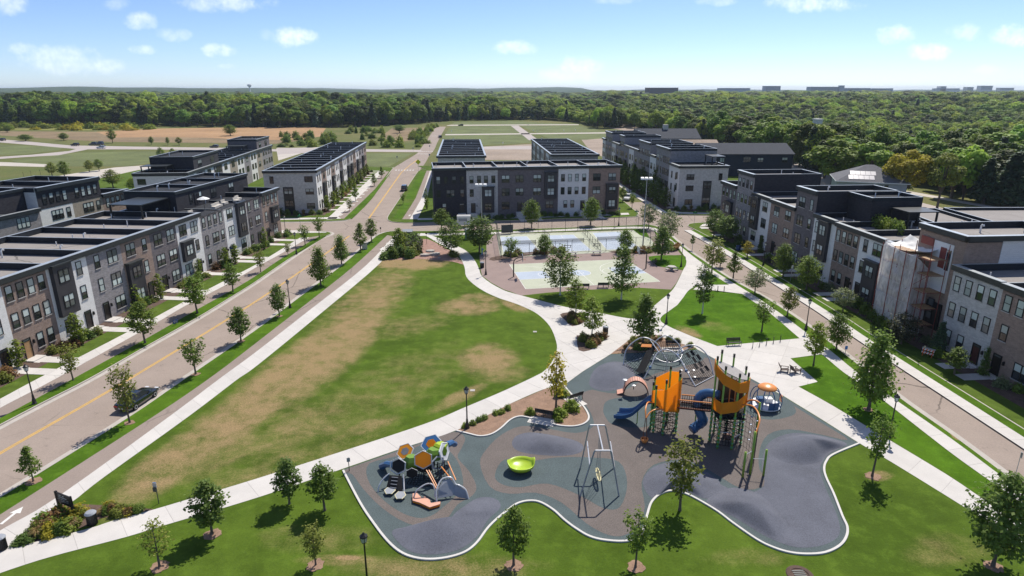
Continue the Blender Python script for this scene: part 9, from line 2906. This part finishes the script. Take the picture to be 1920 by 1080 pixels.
# ================================================================== FAR BUILDINGS ON THE SKYLINE
M['far_brown'] = pm('dark brown brick, far', (0.12, 0.09, 0.085), .9, .1, .02)
M['far_grey'] = pm('blue grey concrete, far', (0.30, 0.34, 0.40), .9, .1, .02)
M['far_white'] = pm('white cladding, far', (0.62, 0.61, 0.60), .9, .05, .02)
M['far_tan'] = pm('tan brick, far', (0.32, 0.25, 0.20), .9, .1, .02)
M['far_window'] = pm('far window strip', (0.07, 0.09, 0.12), .3, .1, .02)
def skyline(x0, x1, yt, d, mat, lab, depth=30, floors=3, roof=None):
 """block at distance d; its sides follow the photograph's bearings"""
 u0, u1 = (x0 - 960) / FOC, (x1 - 960) / FOC
 y = d
 vv_ = (yt - 540) / FOC
 ztop = height_at(0, y, yt)
 k = (y * CP + (CAM_H - ztop) * SP)
 X0, X1 = u0 * k, u1 * k
 zb = terrain_z((X0 + X1) / 2, y) - 6
 t_ = thing('distant_building', lab, 'building', ((X0 + X1) / 2, y, zb), 0)
 hw_ = (X1 - X0) / 2
 hh_ = ztop - zb
 MB().box(-hw_, hw_, 0, depth, 0, hh_).build('wall', M[mat], t_)
 for f in range(floors):
  z = hh_ - 3.0 - f * 4.5
  MB().box(-hw_ * .94, hw_ * .94, -.25, -.05, z, z + 1.9).build('window', M['far_window'], t_)
 MB().box(-hw_ - .5, hw_ + .5, -.5, depth + .5, hh_ + .01, hh_ + .8).build('roof', M[roof or mat], t_)
 return t_
tb_ = skyline(1218, 1272, 165, 1750, 'far_brown', 'large dark brown block standing above the woods right of the centre', 60, 3)
hw_ = 36
MB().box(-30, 20, 5, 40, 0, 0).build('roof_plant', M['far_brown'], tb_).location = (0, 0, 0)
skyline(1193, 1216, 174.5, 1700, 'far_white', 'low white hall left of the dark brown block', 30, 0)
skyline(1178, 1190, 174.5, 1720, 'far_white', 'small white hall farther left of the dark brown block', 20, 0)
skyline(1350, 1407, 165.5, 2900, 'far_grey', 'long low grey block on the horizon left of the taller block', 40, 1)
skyline(1436, 1464, 161.5, 2900, 'far_grey', 'tall grey block on the horizon above the bright wood', 40, 4)
skyline(1520, 1577, 163, 2900, 'far_grey', 'wide blue grey block on the horizon, leftmost of the joined group', 40, 4)
skyline(1577, 1632, 165.5, 2900, 'far_grey', 'blue grey block on the horizon, middle of the joined group', 40, 2)
skyline(1576, 1584, 160.5, 2890, 'far_grey', 'small tower rising between the joined horizon blocks', 20, 1)
skyline(1634, 1675, 166, 3000, 'far_grey', 'lower blue grey block on the horizon, right of the joined group', 40, 1)
skyline(1764, 1775, 162, 3300, 'far_white', 'pale tower block on the horizon, left of the right hand three', 30, 4)
skyline(1755, 1800, 166, 3300, 'far_white', 'pale low block at the foot of the pale tower on the horizon', 30, 1)
skyline(1814, 1826, 163.5, 3300, 'far_white', 'pale tower block on the horizon, middle of the right hand three', 30, 4)
skyline(1840, 1862, 161, 3300, 'far_white', 'pale stepped block on the horizon, right of the right hand three', 30, 4)
skyline(1876, 1902, 165, 3300, 'far_white', 'pale wide block on the horizon near the right edge', 30, 2)
skyline(1480, 1518, 180, 1500, 'far_tan', 'reddish building among the trees below the horizon blocks', 30, 1)
skyline(1497, 1517, 186, 1450, 'far_white', 'sunlit white building among the trees below the horizon blocks', 30, 0)
tb_ = skyline(1768, 1852, 192, 900, 'far_tan', 'long tan building with a brown hipped roof among the trees on the right', 25, 1, 'far_brown')
skyline(1592, 1602, 211.5, 700, 'far_white', 'small white roofs in the wood, right one', 8, 0)
skyline(1532, 1543, 225, 560, 'far_white', 'small white roofs in the wood, left one', 8, 0)
# water tower
wx = (467 - 960) / FOC
dW = 3600
kW = dW * CP + (CAM_H - 60) * SP
zW = terrain_z(wx * kW, dW)
zt_ = height_at(0, dW, 157.5)
wt = thing('water_tower', 'pale water tower on the far ridge to the left', 'water tower', (wx * kW, dW, zW))
hT = zt_ - zW
MB().lathe([(5, 0), (3.2, hT * .3), (3.2, hT * .62)], 12).build('stem', M['far_white'], wt)
MB().lathe([(3.2, hT * .62), (10, hT * .75), (11, hT * .85), (9, hT * .96), (2, hT)], 16).build('tank', M['far_white'], wt)
